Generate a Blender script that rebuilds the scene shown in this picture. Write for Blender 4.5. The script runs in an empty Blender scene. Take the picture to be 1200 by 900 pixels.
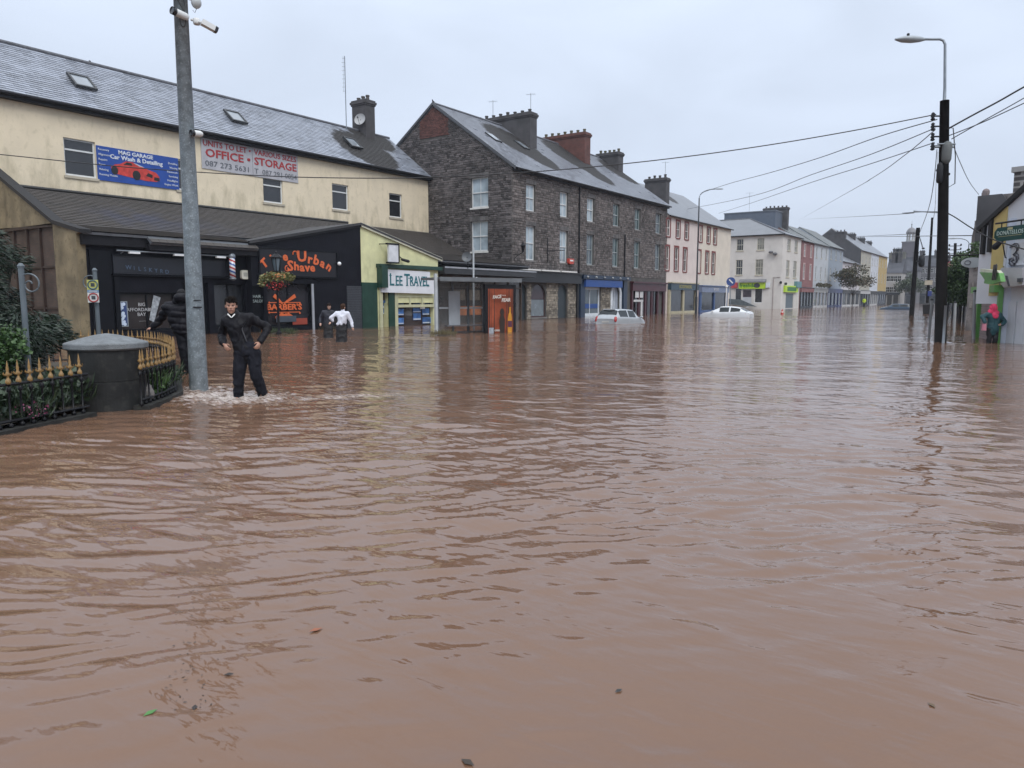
import bpy, bmesh, math, random
import numpy as np
from mathutils import Vector, Matrix, noise as mnoise
random.seed(7); np.random.seed(7)
S = bpy.context.scene
COL = S.collection
R = math.radians

# ------------------------------------------------------------------ camera
EYE = 1.6; FPX = 860.0; YAW = R(35.1); PITCH = math.atan(100/FPX)
cam = bpy.data.cameras.new('camera'); cam.sensor_width = 36; cam.lens = FPX/1200*36
cam.clip_start = .1; cam.clip_end = 3000
co = bpy.data.objects.new('camera', cam); COL.objects.link(co); S.camera = co
co.location = (0, 0, EYE); co.rotation_euler = (R(90)-PITCH, 0, YAW)

# ------------------------------------------------------------------ sky, sun, exposure
SUN_EL = R(48); SUN_AZ = R(125)
W = bpy.data.worlds.new('World'); S.world = W; W.use_nodes = True
nt = W.node_tree; nt.nodes.clear(); N = nt.nodes.new; Lk = nt.links.new
out = N('ShaderNodeOutputWorld'); bg = N('ShaderNodeBackground'); bg.inputs[1].default_value = 0.10
sky = N('ShaderNodeTexSky'); sky.sky_type = 'NISHITA'; sky.sun_disc = False
sky.sun_elevation = SUN_EL; sky.sun_rotation = SUN_AZ; sky.air_density = 1.0; sky.dust_density = 3
tc = N('ShaderNodeTexCoord'); mp = N('ShaderNodeMapping'); mp.inputs['Scale'].default_value = (1, 1, 3.0)
nz = N('ShaderNodeTexNoise'); nz.inputs['Scale'].default_value = 2.4; nz.inputs['Detail'].default_value = 6; nz.inputs['Distortion'].default_value = .6
nz.inputs['Roughness'].default_value = .5
sep = N('ShaderNodeSeparateXYZ'); rmp = N('ShaderNodeValToRGB')
Lk(tc.outputs['Generated'], mp.inputs[0]); Lk(mp.outputs[0], nz.inputs[0]); Lk(tc.outputs['Generated'], sep.inputs[0])
e = rmp.color_ramp.elements                              # overcast cloud deck, a little brighter up
e[0].position = 0.0; e[0].color = (4.9, 5.5, 6.6, 1)
e[1].position = .95; e[1].color = (11.5, 12.1, 13.0, 1)
m_ = rmp.color_ramp.elements.new(.36); m_.color = (5.9, 6.65, 7.9, 1)
Lk(sep.outputs[2], rmp.inputs[0])
vr = N('ShaderNodeMapRange'); vr.inputs[1].default_value = .3; vr.inputs[2].default_value = .7
vr.inputs[3].default_value = .91; vr.inputs[4].default_value = 1.08
Lk(nz.outputs[0], vr.inputs[0])
mul = N('ShaderNodeVectorMath'); mul.operation = 'SCALE'; Lk(rmp.outputs[0], mul.inputs[0]); Lk(vr.outputs[0], mul.inputs[3])
mx = N('ShaderNodeMix'); mx.data_type = 'RGBA'; mx.inputs[0].default_value = .93
Lk(sky.outputs[0], mx.inputs[6]); Lk(mul.outputs[0], mx.inputs[7]); Lk(mx.outputs[2], bg.inputs[0]); Lk(bg.outputs[0], out.inputs[0])
sl = bpy.data.lights.new('sun', 'SUN'); sl.energy = 1.3; sl.angle = R(30); sl.color = (1, .97, .93)
so = bpy.data.objects.new('sun', sl); COL.objects.link(so)
_sd = Vector((math.sin(SUN_AZ)*math.cos(SUN_EL), math.cos(SUN_AZ)*math.cos(SUN_EL), math.sin(SUN_EL)))
so.rotation_euler = _sd.to_track_quat('Z', 'Y').to_euler(); so.location = (0, 0, 60)
S.view_settings.view_transform = 'Standard'; S.view_settings.look = 'None'
S.view_settings.exposure = .42; S.view_settings.gamma = 1; S.view_settings.use_curve_mapping = False
S.cycles.max_bounces = 5; S.cycles.diffuse_bounces = 2; S.cycles.glossy_bounces = 3

# ------------------------------------------------------------------ surveying: a sight line of the photograph met with a real plane
FW = np.array([-math.sin(YAW), math.cos(YAW), 0]); RT = np.array([math.cos(YAW), math.sin(YAW), 0]); UP = np.array([0, 0, 1.])
F2 = FW*math.cos(PITCH)-UP*math.sin(PITCH); U2 = UP*math.cos(PITCH)+FW*math.sin(PITCH)
def ray(px, py): return F2+RT*(px-600)/FPX-U2*(py-450)/FPX
def onx(px, py, X): r = ray(px, py)*1.0; r = r*(X/r[0]); return (X, float(r[1]), float(EYE+r[2]))
def ony(px, py, Y): r = ray(px, py)*1.0; r = r*(Y/r[1]); return (float(r[0]), Y, float(EYE+r[2]))
def ong(px, py, z=0.0): r = ray(px, py); t = (z-EYE)/r[2]; return (float(r[0]*t), float(r[1]*t), z)
def atd(px, py, d): r = ray(px, py); t = d/math.hypot(r[0], r[1]); return (float(r[0]*t), float(r[1]*t), float(EYE+r[2]*t))

# ------------------------------------------------------------------ object helpers
def tag(o, label=None, cat=None, group=None, kind=None):
    if label: o['label'] = label
    if cat: o['category'] = cat
    if group: o['group'] = group
    if kind: o['kind'] = kind
    return o
def empty(name, loc=(0, 0, 0), label=None, cat=None, group=None, rz=0):
    o = bpy.data.objects.new(name, None); COL.objects.link(o); o.location = loc; o.rotation_euler = (0, 0, rz)
    o.empty_display_size = .3
    return tag(o, label, cat, group)
def link(name, me, parent=None, world=False):
    o = bpy.data.objects.new(name, me); COL.objects.link(o)
    if parent is not None:
        o.parent = parent
        if world: o.matrix_parent_inverse = wm(parent).inverted()
    return o
def wm(o):
    m = Matrix.LocRotScale(o.location, o.rotation_euler, o.scale)
    return wm(o.parent) @ o.matrix_parent_inverse @ m if o.parent else m
def copy_tree(o, parent=None):
    c = o.copy(); COL.objects.link(c)
    if parent is not None: c.parent = parent
    for ch in [x for x in o.children]: copy_tree(ch, c)
    return c

class Fr:                                                # a facade's own frame: u along it (left to right), d outward, z up
    def __init__(s, o, u):
        s.o = Vector((o[0], o[1], 0)); s.u = Vector((u[0], u[1], 0)).normalized(); s.n = Vector((s.u.y, -s.u.x, 0))
    def p(s, u, d, z): v = s.o+s.u*u+s.n*d; return (v.x, v.y, z)
    def px(s, px, py, d=0.0):                            # sight line -> (u, z) on this facade
        r = ray(px, py); o = s.o+s.n*d; t = (o.x*s.n.x+o.y*s.n.y)/(r[0]*s.n.x+r[1]*s.n.y)
        return ((r[0]*t-s.o.x)*s.u.x+(r[1]*t-s.o.y)*s.u.y, float(EYE+r[2]*t))
    def rect(s, x0, y0, x1, y1, d=0.0):                  # picture box -> (u0,u1,z0,z1)
        xm = (x0+x1)/2
        a = s.px(x0, y0, d)[0]; b = s.px(x1, y0, d)[0]; ym = s.px(xm, y0, d)[1]; yn = s.px(xm, y1, d)[1]
        return (min(a, b), max(a, b), min(ym, yn), max(ym, yn))
    def mat(s, u, d, z):
        p = s.p(u, d, z)
        return Matrix(((s.u.x, 0, s.n.x, p[0]), (s.u.y, 0, s.n.y, p[1]), (0, 1, 0, p[2]), (0, 0, 0, 1)))

class MB:
    def __init__(s): s.v = []; s.f = []; s.sm = False
    def poly(s, pts):
        i = len(s.v); s.v += [tuple(p) for p in pts]; s.f.append(tuple(range(i, i+len(pts)))); return s
    def hexa(s, c, skip=()):                             # 8 corners: bottom ring 0-3, top ring 4-7
        i = len(s.v); s.v += [tuple(p) for p in c]
        for k, q in enumerate(((3, 2, 1, 0), (4, 5, 6, 7), (0, 1, 5, 4), (1, 2, 6, 5), (2, 3, 7, 6), (3, 0, 4, 7))):
            if k not in skip: s.f.append(tuple(i+j for j in q))
        return s
    def box(s, x0, x1, y0, y1, z0, z1):
        return s.hexa([(x0, y0, z0), (x1, y0, z0), (x1, y1, z0), (x0, y1, z0), (x0, y0, z1), (x1, y0, z1), (x1, y1, z1), (x0, y1, z1)])
    def fb(s, F, u0, u1, d0, d1, z0, z1):
        return s.hexa([F.p(u0, d1, z0), F.p(u1, d1, z0), F.p(u1, d0, z0), F.p(u0, d0, z0), F.p(u0, d1, z1), F.p(u1, d1, z1), F.p(u1, d0, z1), F.p(u0, d0, z1)])
    def prism(s, F, pts, d0, d1):                        # polygon in (u,z) extruded from d0 to d1
        n = len(pts); i = len(s.v)
        s.v += [F.p(u, d1, z) for u, z in pts]+[F.p(u, d0, z) for u, z in pts]
        s.f.append(tuple(range(i, i+n))); s.f.append(tuple(range(i+2*n-1, i+n-1, -1)))
        for k in range(n): s.f.append((i+k, i+n+k, i+n+(k+1) % n, i+(k+1) % n))
        return s
    def tube(s, pts, r, n=8, caps=True):
        pts = [Vector(p) for p in pts]; rr = r if isinstance(r, (list, tuple)) else [r]*len(pts); i0 = len(s.v)
        for k, p in enumerate(pts):
            t = (pts[min(k+1, len(pts)-1)]-pts[max(k-1, 0)]).normalized()
            a = Vector((0, 0, 1)) if abs(t.z) < .9 else Vector((1, 0, 0))
            x = t.cross(a).normalized(); y = t.cross(x)
            for j in range(n):
                g = 2*math.pi*j/n; s.v.append(tuple(p+(x*math.cos(g)+y*math.sin(g))*rr[k]))
        for k in range(len(pts)-1):
            for j in range(n):
                a = i0+k*n+j; b = i0+k*n+(j+1) % n; s.f.append((a, b, b+n, a+n))
        if caps: s.f.append(tuple(i0+j for j in range(n))); s.f.append(tuple(i0+(len(pts)-1)*n+j for j in reversed(range(n))))
        return s
    def lathe(s, prof, c=(0, 0, 0), n=16):
        i0 = len(s.v)
        for r, z in prof:
            for j in range(n):
                g = 2*math.pi*j/n; s.v.append((c[0]+r*math.cos(g), c[1]+r*math.sin(g), c[2]+z))
        for k in range(len(prof)-1):
            for j in range(n):
                a = i0+k*n+j; b = i0+k*n+(j+1) % n; s.f.append((a, b, b+n, a+n))
        s.f.append(tuple(i0+j for j in reversed(range(n)))); s.f.append(tuple(i0+(len(prof)-1)*n+j for j in range(n)))
        return s
    def ell(s, c, r, rot=None, n=12, m=8):               # ellipsoid
        i0 = len(s.v); c = Vector(c)
        for k in range(m+1):
            th = math.pi*k/m
            for j in range(n):
                ph = 2*math.pi*j/n; v = Vector((r[0]*math.sin(th)*math.cos(ph), r[1]*math.sin(th)*math.sin(ph), r[2]*math.cos(th)))
                if rot is not None: v = rot @ v
                s.v.append(tuple(c+v))
        for k in range(m):
            for j in range(n):
                a = i0+k*n+j; b = i0+k*n+(j+1) % n; s.f.append((a, a+n, b+n, b))
        return s
    def cap(s, a, b, ra, rb, n=10, sx=1.0, ax=None):     # tapered capsule, optionally flattened across axis ax
        a = Vector(a); b = Vector(b); t = (b-a).normalized()
        q = Vector((0, 0, 1)) if abs(t.z) < .9 else Vector((0, 1, 0))
        x = (Vector(ax) if ax is not None else t.cross(q)); x = (x-t*x.dot(t)).normalized(); y = t.cross(x)
        rings = [(a-t*ra*.98, ra*.15), (a-t*ra*.7, ra*.7), (a, ra), ((a+b)/2, (ra+rb)/2), (b, rb), (b+t*rb*.7, rb*.7), (b+t*rb*.98, rb*.15)]
        i0 = len(s.v)
        for p, r in rings:
            for j in range(n):
                g = 2*math.pi*j/n; s.v.append(tuple(p+x*math.cos(g)*r*sx+y*math.sin(g)*r))
        for k in range(len(rings)-1):
            for j in range(n):
                u = i0+k*n+j; w = i0+k*n+(j+1) % n; s.f.append((u, w, w+n, u+n))
        s.f.append(tuple(i0+j for j in reversed(range(n)))); s.f.append(tuple(i0+(len(rings)-1)*n+j for j in range(n)))
        return s
    def mesh(s, name, mat, smooth=False):
        me = bpy.data.meshes.new(name); me.from_pydata(s.v, [], s.f)
        if mat: me.materials.append(mat)
        if smooth:
            for p in me.polygons: p.use_smooth = True
        me.update(); return me
    def build(s, name, mat, parent=None, smooth=False, **k):
        o = link(name, s.mesh(name, mat, smooth), parent, world=parent is not None)
        return tag(o, **k) if k else o

# ------------------------------------------------------------------ materials
MAT = {}
def M(name, col, rough=.7, var=.15, scale=2.0, bump=.1, bscale=25, metal=0.0, island=0.0, objr=0.0, streak=0.0,
      scol=(.05, .055, .03), szlo=None, szhi=None, spec=.5, dirt=0.0, bdist=.02):
    if name in MAT: return MAT[name]
    assert tuple(col) != (0, 0, 0), name
    m = bpy.data.materials.new(name); m.use_nodes = True; t = m.node_tree; nn = t.nodes.new; lk = t.links.new
    b = t.nodes['Principled BSDF']; b.inputs['Roughness'].default_value = rough; b.inputs['Metallic'].default_value = metal
    b.inputs['Specular IOR Level'].default_value = spec
    tcn = nn('ShaderNodeTexCoord'); n1 = nn('ShaderNodeTexNoise'); n1.inputs['Scale'].default_value = scale
    n1.inputs['Detail'].default_value = 5; lk(tcn.outputs['Object'], n1.inputs[0])
    mr = nn('ShaderNodeMapRange'); mr.inputs[1].default_value = .3; mr.inputs[2].default_value = .7
    mr.inputs[3].default_value = 1-var; mr.inputs[4].default_value = 1+var; lk(n1.outputs[0], mr.inputs[0])
    fac = mr.outputs[0]
    def addfac(src, amt):
        nonlocal fac
        q = nn('ShaderNodeMapRange'); q.inputs[3].default_value = 1-amt; q.inputs[4].default_value = 1+amt; lk(src, q.inputs[0])
        w = nn('ShaderNodeMath'); w.operation = 'MULTIPLY'; lk(fac, w.inputs[0]); lk(q.outputs[0], w.inputs[1]); fac = w.outputs[0]
    if island: g = nn('ShaderNodeNewGeometry'); addfac(g.outputs['Random Per Island'], island)
    if objr: g = nn('ShaderNodeObjectInfo'); addfac(g.outputs['Random'], objr)
    vm = nn('ShaderNodeVectorMath'); vm.operation = 'SCALE'; vm.inputs[0].default_value = col[:3]; lk(fac, vm.inputs[3])
    cur = vm.outputs[0]
    def over(mask, c, amt):
        nonlocal cur
        k = nn('ShaderNodeMath'); k.operation = 'MULTIPLY'; k.inputs[1].default_value = amt; lk(mask, k.inputs[0])
        x = nn('ShaderNodeMix'); x.data_type = 'RGBA'; lk(k.outputs[0], x.inputs[0]); lk(cur, x.inputs[6]); x.inputs[7].default_value = (*c, 1); cur = x.outputs[2]
    if streak:
        mpn = nn('ShaderNodeMapping'); mpn.inputs['Scale'].default_value = (1.7, 1.7, .55); lk(tcn.outputs['Object'], mpn.inputs[0])
        n2 = nn('ShaderNodeTexNoise'); n2.inputs['Scale'].default_value = 1.0; n2.inputs['Detail'].default_value = 8; n2.inputs['Roughness'].default_value = .65
        lk(mpn.outputs[0], n2.inputs[0]); r2 = nn('ShaderNodeMapRange'); r2.inputs[1].default_value = .56; r2.inputs[2].default_value = .76; lk(n2.outputs[0], r2.inputs[0])
        mk = r2.outputs[0]
        if szlo is not None:                              # damp band: strongest at szlo, gone at szhi
            sz = nn('ShaderNodeSeparateXYZ'); lk(tcn.outputs['Object'], sz.inputs[0]); r3 = nn('ShaderNodeMapRange')
            r3.inputs[1].default_value = szlo; r3.inputs[2].default_value = szhi; r3.inputs[3].default_value = .20; r3.inputs[4].default_value = 0.0
            lk(sz.outputs[2], r3.inputs[0]); ad = nn('ShaderNodeMath'); ad.operation = 'ADD'; lk(n2.outputs[0], ad.inputs[0]); lk(r3.outputs[0], ad.inputs[1])
            lk(ad.outputs[0], r2.inputs[0])
        over(mk, scol, streak)
    if dirt:
        n3 = nn('ShaderNodeTexNoise'); n3.inputs['Scale'].default_value = scale*4; n3.inputs['Detail'].default_value = 8; lk(tcn.outputs['Object'], n3.inputs[0])
        r4 = nn('ShaderNodeMapRange'); r4.inputs[1].default_value = .55; r4.inputs[2].default_value = .7; lk(n3.outputs[0], r4.inputs[0]); over(r4.outputs[0], scol, dirt)
    lk(cur, b.inputs['Base Color'])
    if bump:
        nb = nn('ShaderNodeTexNoise'); nb.inputs['Scale'].default_value = bscale; nb.inputs['Detail'].default_value = 6; lk(tcn.outputs['Object'], nb.inputs[0])
        bn = nn('ShaderNodeBump'); bn.inputs['Strength'].default_value = bump; bn.inputs['Distance'].default_value = bdist; lk(nb.outputs[0], bn.inputs['Height']); lk(bn.outputs[0], b.inputs['Normal'])
        rr = nn('ShaderNodeMapRange'); rr.inputs[3].default_value = max(rough-.12, .03); rr.inputs[4].default_value = min(rough+.12, 1); lk(n1.outputs[0], rr.inputs[0]); lk(rr.outputs[0], b.inputs['Roughness'])
    MAT[name] = m; return m
def glass(name, col, rough=.06):
    m = M(name, col, rough, var=.35, scale=.8, bump=.05, bscale=1.5, spec=.8, bdist=.05); return m

def masonry(name, c1, c2, cm, bw, bh, mortar=.02, rough=.8, swap='yz', bump=.4):
    """brick pattern for walls too far to tell the pieces apart"""
    if name in MAT: return MAT[name]
    m = bpy.data.materials.new(name); m.use_nodes = True; t = m.node_tree; nn = t.nodes.new; lk = t.links.new
    b = t.nodes['Principled BSDF']; b.inputs['Roughness'].default_value = rough
    tcn = nn('ShaderNodeTexCoord'); sp = nn('ShaderNodeSeparateXYZ'); cb = nn('ShaderNodeCombineXYZ'); lk(tcn.outputs['Object'], sp.inputs[0])
    ad = nn('ShaderNodeMath'); lk(sp.outputs[0], ad.inputs[0]); lk(sp.outputs[1], ad.inputs[1]); lk(ad.outputs[0], cb.inputs[0]); lk(sp.outputs[2], cb.inputs[1])
    br = nn('ShaderNodeTexBrick'); br.inputs['Scale'].default_value = 1; br.inputs['Brick Width'].default_value = bw; br.inputs['Row Height'].default_value = bh
    br.inputs['Mortar Size'].default_value = mortar; br.inputs['Color1'].default_value = (*c1, 1); br.inputs['Color2'].default_value = (*c2, 1); br.inputs['Mortar'].default_value = (*cm, 1)
    lk(cb.outputs[0], br.inputs[0]); n1 = nn('ShaderNodeTexNoise'); n1.inputs['Scale'].default_value = 1.3; n1.inputs['Detail'].default_value = 6; lk(tcn.outputs['Object'], n1.inputs[0])
    mr = nn('ShaderNodeMapRange'); mr.inputs[1].default_value = .3; mr.inputs[2].default_value = .7; mr.inputs[3].default_value = .65; mr.inputs[4].default_value = 1.3; lk(n1.outputs[0], mr.inputs[0])
    vm = nn('ShaderNodeVectorMath'); vm.operation = 'SCALE'; lk(br.outputs[0], vm.inputs[0]); lk(mr.outputs[0], vm.inputs[3]); lk(vm.outputs[0], b.inputs['Base Color'])
    bn = nn('ShaderNodeBump'); bn.inputs['Strength'].default_value = bump; bn.inputs['Distance'].default_value = .02; bn.invert = True
    lk(br.outputs['Fac'], bn.inputs['Height']); lk(bn.outputs[0], b.inputs['Normal']); MAT[name] = m; return m

def slate_mat(name, col, rough, stains=(), paint=False):
    """wet roof slate; stains = dark damp patches (x,y,z,radius) below chimneys"""
    if name in MAT: return MAT[name]
    m = bpy.data.materials.new(name); m.use_nodes = True; t = m.node_tree; nn = t.nodes.new; lk = t.links.new
    b = t.nodes['Principled BSDF']; b.inputs['Specular IOR Level'].default_value = .65
    g = nn('ShaderNodeNewGeometry'); oi = nn('ShaderNodeObjectInfo')
    ad = nn('ShaderNodeMath'); ad.operation = 'ADD'; lk(g.outputs['Random Per Island'], ad.inputs[0]); lk(oi.outputs['Random'], ad.inputs[1])
    fr = nn('ShaderNodeMath'); fr.operation = 'FRACT'; lk(ad.outputs[0], fr.inputs[0])
    r1 = nn('ShaderNodeMapRange'); r1.inputs[3].default_value = .78; r1.inputs[4].default_value = 1.22; lk(fr.outputs[0], r1.inputs[0])
    n1 = nn('ShaderNodeTexNoise'); n1.inputs['Scale'].default_value = .7; n1.inputs['Detail'].default_value = 8; n1.inputs['Roughness'].default_value = .7; lk(g.outputs['Position'], n1.inputs[0])
    r2 = nn('ShaderNodeMapRange'); r2.inputs[1].default_value = .3; r2.inputs[2].default_value = .7; r2.inputs[3].default_value = .86; r2.inputs[4].default_value = 1.14; lk(n1.outputs[0], r2.inputs[0])
    mu = nn('ShaderNodeMath'); mu.operation = 'MULTIPLY'; lk(r1.outputs[0], mu.inputs[0]); lk(r2.outputs[0], mu.inputs[1])
    vm = nn('ShaderNodeVectorMath'); vm.operation = 'SCALE'; vm.inputs[0].default_value = col; lk(mu.outputs[0], vm.inputs[3]); cur = vm.outputs[0]
    rg = nn('ShaderNodeMapRange'); rg.inputs[3].default_value = rough-.08; rg.inputs[4].default_value = rough+.12; lk(fr.outputs[0], rg.inputs[0]); rcur = rg.outputs[0]
    if stains:
        mask = None
        for (x, y, z, rad) in stains:
            d = nn('ShaderNodeVectorMath'); d.operation = 'DISTANCE'; lk(g.outputs['Position'], d.inputs[0]); d.inputs[1].default_value = (x, y, z)
            q = nn('ShaderNodeMapRange'); q.inputs[1].default_value = rad*1.05; q.inputs[2].default_value = rad*.6; lk(d.outputs['Value'], q.inputs[0])
            if mask is None: mask = q.outputs[0]
            else:
                a = nn('ShaderNodeMath'); a.operation = 'MAXIMUM'; lk(mask, a.inputs[0]); lk(q.outputs[0], a.inputs[1]); mask = a.outputs[0]
        n2 = nn('ShaderNodeTexNoise'); n2.inputs['Scale'].default_value = 2.5; n2.inputs['Detail'].default_value = 6; lk(g.outputs['Position'], n2.inputs[0])
        a = nn('ShaderNodeMath'); a.operation = 'MULTIPLY_ADD'; lk(mask, a.inputs[0]); a.inputs[1].default_value = 1.4; lk(n2.outputs[0], a.inputs[2])
        q = nn('ShaderNodeMapRange'); q.inputs[1].default_value = .75; q.inputs[2].default_value = 1.15; lk(a.outputs[0], q.inputs[0])
        x = nn('ShaderNodeMix'); x.data_type = 'RGBA'; lk(q.outputs[0], x.inputs[0]); lk(cur, x.inputs[6]); x.inputs[7].default_value = (.028, .026, .026, 1); cur = x.outputs[2]
        y = nn('ShaderNodeMix'); lk(q.outputs[0], y.inputs[0]); lk(rcur, y.inputs[2]); y.inputs[3].default_value = .75; rcur = y.outputs[0]
    if paint:                                             # faded blue and red painted advert left on the lower slates
        for (c, cc, rad, sc) in (((-33.0, 18.2, 6.2), (.045, .05, .085), 2.0, 1.1), ((-32.4, 20.6, 6.1), (.045, .045, .06), 2.2, 1.2), ((-33.0, 18.9, 6.3), (.14, .05, .045), .6, 3.0)):
            mpn = nn('ShaderNodeMapping'); mpn.vector_type = 'POINT'; mpn.inputs['Location'].default_value = (-c[0], -c[1]*.6, -c[2]); mpn.inputs['Scale'].default_value = (1, .6, 1); lk(g.outputs['Position'], mpn.inputs[0])
            d = nn('ShaderNodeVectorMath'); d.operation = 'LENGTH'; lk(mpn.outputs[0], d.inputs[0])
            q = nn('ShaderNodeMapRange'); q.inputs[1].default_value = rad; q.inputs[2].default_value = rad*.4; lk(d.outputs['Value'], q.inputs[0])
            n2 = nn('ShaderNodeTexNoise'); n2.inputs['Scale'].default_value = sc; n2.inputs['Detail'].default_value = 5; lk(g.outputs['Position'], n2.inputs[0])
            q2 = nn('ShaderNodeMapRange'); q2.inputs[1].default_value = .35; q2.inputs[2].default_value = .6; lk(n2.outputs[0], q2.inputs[0])
            k = nn('ShaderNodeMath'); k.operation = 'MULTIPLY'; lk(q.outputs[0], k.inputs[0]); lk(q2.outputs[0], k.inputs[1])
            x = nn('ShaderNodeMix'); x.data_type = 'RGBA'; lk(k.outputs[0], x.inputs[0]); lk(cur, x.inputs[6]); x.inputs[7].default_value = (*cc, 1); cur = x.outputs[2]
    lk(cur, b.inputs['Base Color']); lk(rcur, b.inputs['Roughness']); MAT[name] = m; return m

def leafm(name, c1, c2, rough=.5):
    m = bpy.data.materials.new(name); m.use_nodes = True; t = m.node_tree; nn = t.nodes.new; lk = t.links.new
    b = t.nodes['Principled BSDF']; b.inputs['Roughness'].default_value = rough
    g = nn('ShaderNodeNewGeometry'); r = nn('ShaderNodeValToRGB'); lk(g.outputs['Random Per Island'], r.inputs[0])
    r.color_ramp.elements[0].color = (*c1, 1); r.color_ramp.elements[1].color = (*c2, 1); lk(r.outputs[0], b.inputs['Base Color']); MAT[name] = m; return m

black_paint = M('black_paint', (.006, .007, .010), .4, .2, 3, .12, 60, spec=.18)
black_wall = M('black_wall', (.007, .0075, .012), .55, .25, 2, .3, 12, streak=.3, scol=(.018, .018, .022), spec=.15)
white_paint = M('white_paint', (.72, .73, .72), .45, .06, 3, .05)
pvc = M('white_window_frame', (.62, .64, .64), .35, .08, 4, 0)
dark_metal = M('dark_metal', (.016, .017, .02), .45, .2, 6, .1, spec=.25)
iron = M('black_iron', (.007, .007, .009), .4, .3, 8, .25, 60, spec=.25)
gold = M('gold_paint', (.27, .165, .06), .42, .35, 18, .3, 70, dirt=.7, scol=(.07, .045, .025))
galv = M('galvanised_steel', (.17, .20, .22), .45, .3, 9, .12, 30, metal=.2, dirt=.6, scol=(.38, .42, .45))
grey_metal = M('grey_metal', (.2, .23, .26), .4, .15, 6, .05, metal=.3)
lead = M('lead_grey', (.10, .11, .125), .4, .2, 4, .1)
dk_glass = glass('dark_glass', (.018, .02, .024))
pale_glass = glass('curtain_sky_glass', (.33, .40, .45), .12)  # net curtains and reflected sky both put into the pane's pale colour
mid_glass = glass('grey_glass', (.10, .125, .145), .08)

TXT = {}
def text(s, size, F, u, z, d, mat, parent, name='lettering', ex=.01, align='CENTER', off=0.0, rot=0.0, shear=0.0, sx=1.0, space=1.0, fit=None):
    c = bpy.data.curves.new(name, 'FONT'); c.body = s; c.size = size; c.extrude = ex; c.align_x = align; c.align_y = 'CENTER'
    c.offset = off; c.shear = shear; c.space_character = space; c.resolution_u = 2
    o = bpy.data.objects.new(name, c); COL.objects.link(o)
    dg = bpy.context.evaluated_depsgraph_get(); me = bpy.data.meshes.new_from_object(o.evaluated_get(dg)); COL.objects.unlink(o); bpy.data.objects.remove(o)
    if fit:
        xs = [v.co.x for v in me.vertices]; sx = fit/(max(xs)-min(xs))
    me.materials.clear(); me.materials.append(mat); me.transform(F.mat(u, d, z) @ Matrix.Rotation(rot, 4, 'Z') @ Matrix.Diagonal((sx, 1, 1, 1)))
    me.name = name; return link(name, me, parent, world=parent is not None)

# ------------------------------------------------------------------ building helpers
def wall(mb, F, u0, u1, z0, z1, holes=(), rev=.18):
    us = sorted({u0, u1, *[h[0] for h in holes], *[h[1] for h in holes]}); zs = sorted({z0, z1, *[h[2] for h in holes], *[h[3] for h in holes]})
    us = [u for u in us if u0-1e-6 <= u <= u1+1e-6]; zs = [z for z in zs if z0-1e-6 <= z <= z1+1e-6]
    for a, b in zip(us, us[1:]):
        for c, d in zip(zs, zs[1:]):
            um = (a+b)/2; zm = (c+d)/2
            if any(h[0] < um < h[1] and h[2] < zm < h[3] for h in holes): continue
            mb.poly([F.p(a, 0, c), F.p(b, 0, c), F.p(b, 0, d), F.p(a, 0, d)])
    for a, b, c, d in [h[:4] for h in holes]:
        mb.poly([F.p(a, 0, c), F.p(a, -rev, c), F.p(a, -rev, d), F.p(a, 0, d)]); mb.poly([F.p(b, 0, c), F.p(b, -rev, c), F.p(b, -rev, d), F.p(b, 0, d)])
        mb.poly([F.p(a, 0, d), F.p(b, 0, d), F.p(b, -rev, d), F.p(a, -rev, d)]); mb.poly([F.p(a, 0, c), F.p(b, 0, c), F.p(b, -rev, c), F.p(a, -rev, c)])
def arch(mb, F, a, b, zs, zt, rev=.18, n=10):             # fills the corners over a round-headed opening
    r = (b-a)/2; cx = (a+b)/2; h = zt-zs
    P = [(cx-r*math.cos(math.pi*k/n), zs+h*math.sin(math.pi*k/n)) for k in range(n+1)]
    for p, q in zip(P, P[1:]):
        mb.poly([F.p(p[0], 0, p[1]), F.p(q[0], 0, q[1]), F.p(q[0], 0, zt+.001), F.p(p[0], 0, zt+.001)])
        mb.poly([F.p(p[0], 0, p[1]), F.p(q[0], 0, q[1]), F.p(q[0], -rev, q[1]), F.p(p[0], -rev, p[1])])
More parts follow.
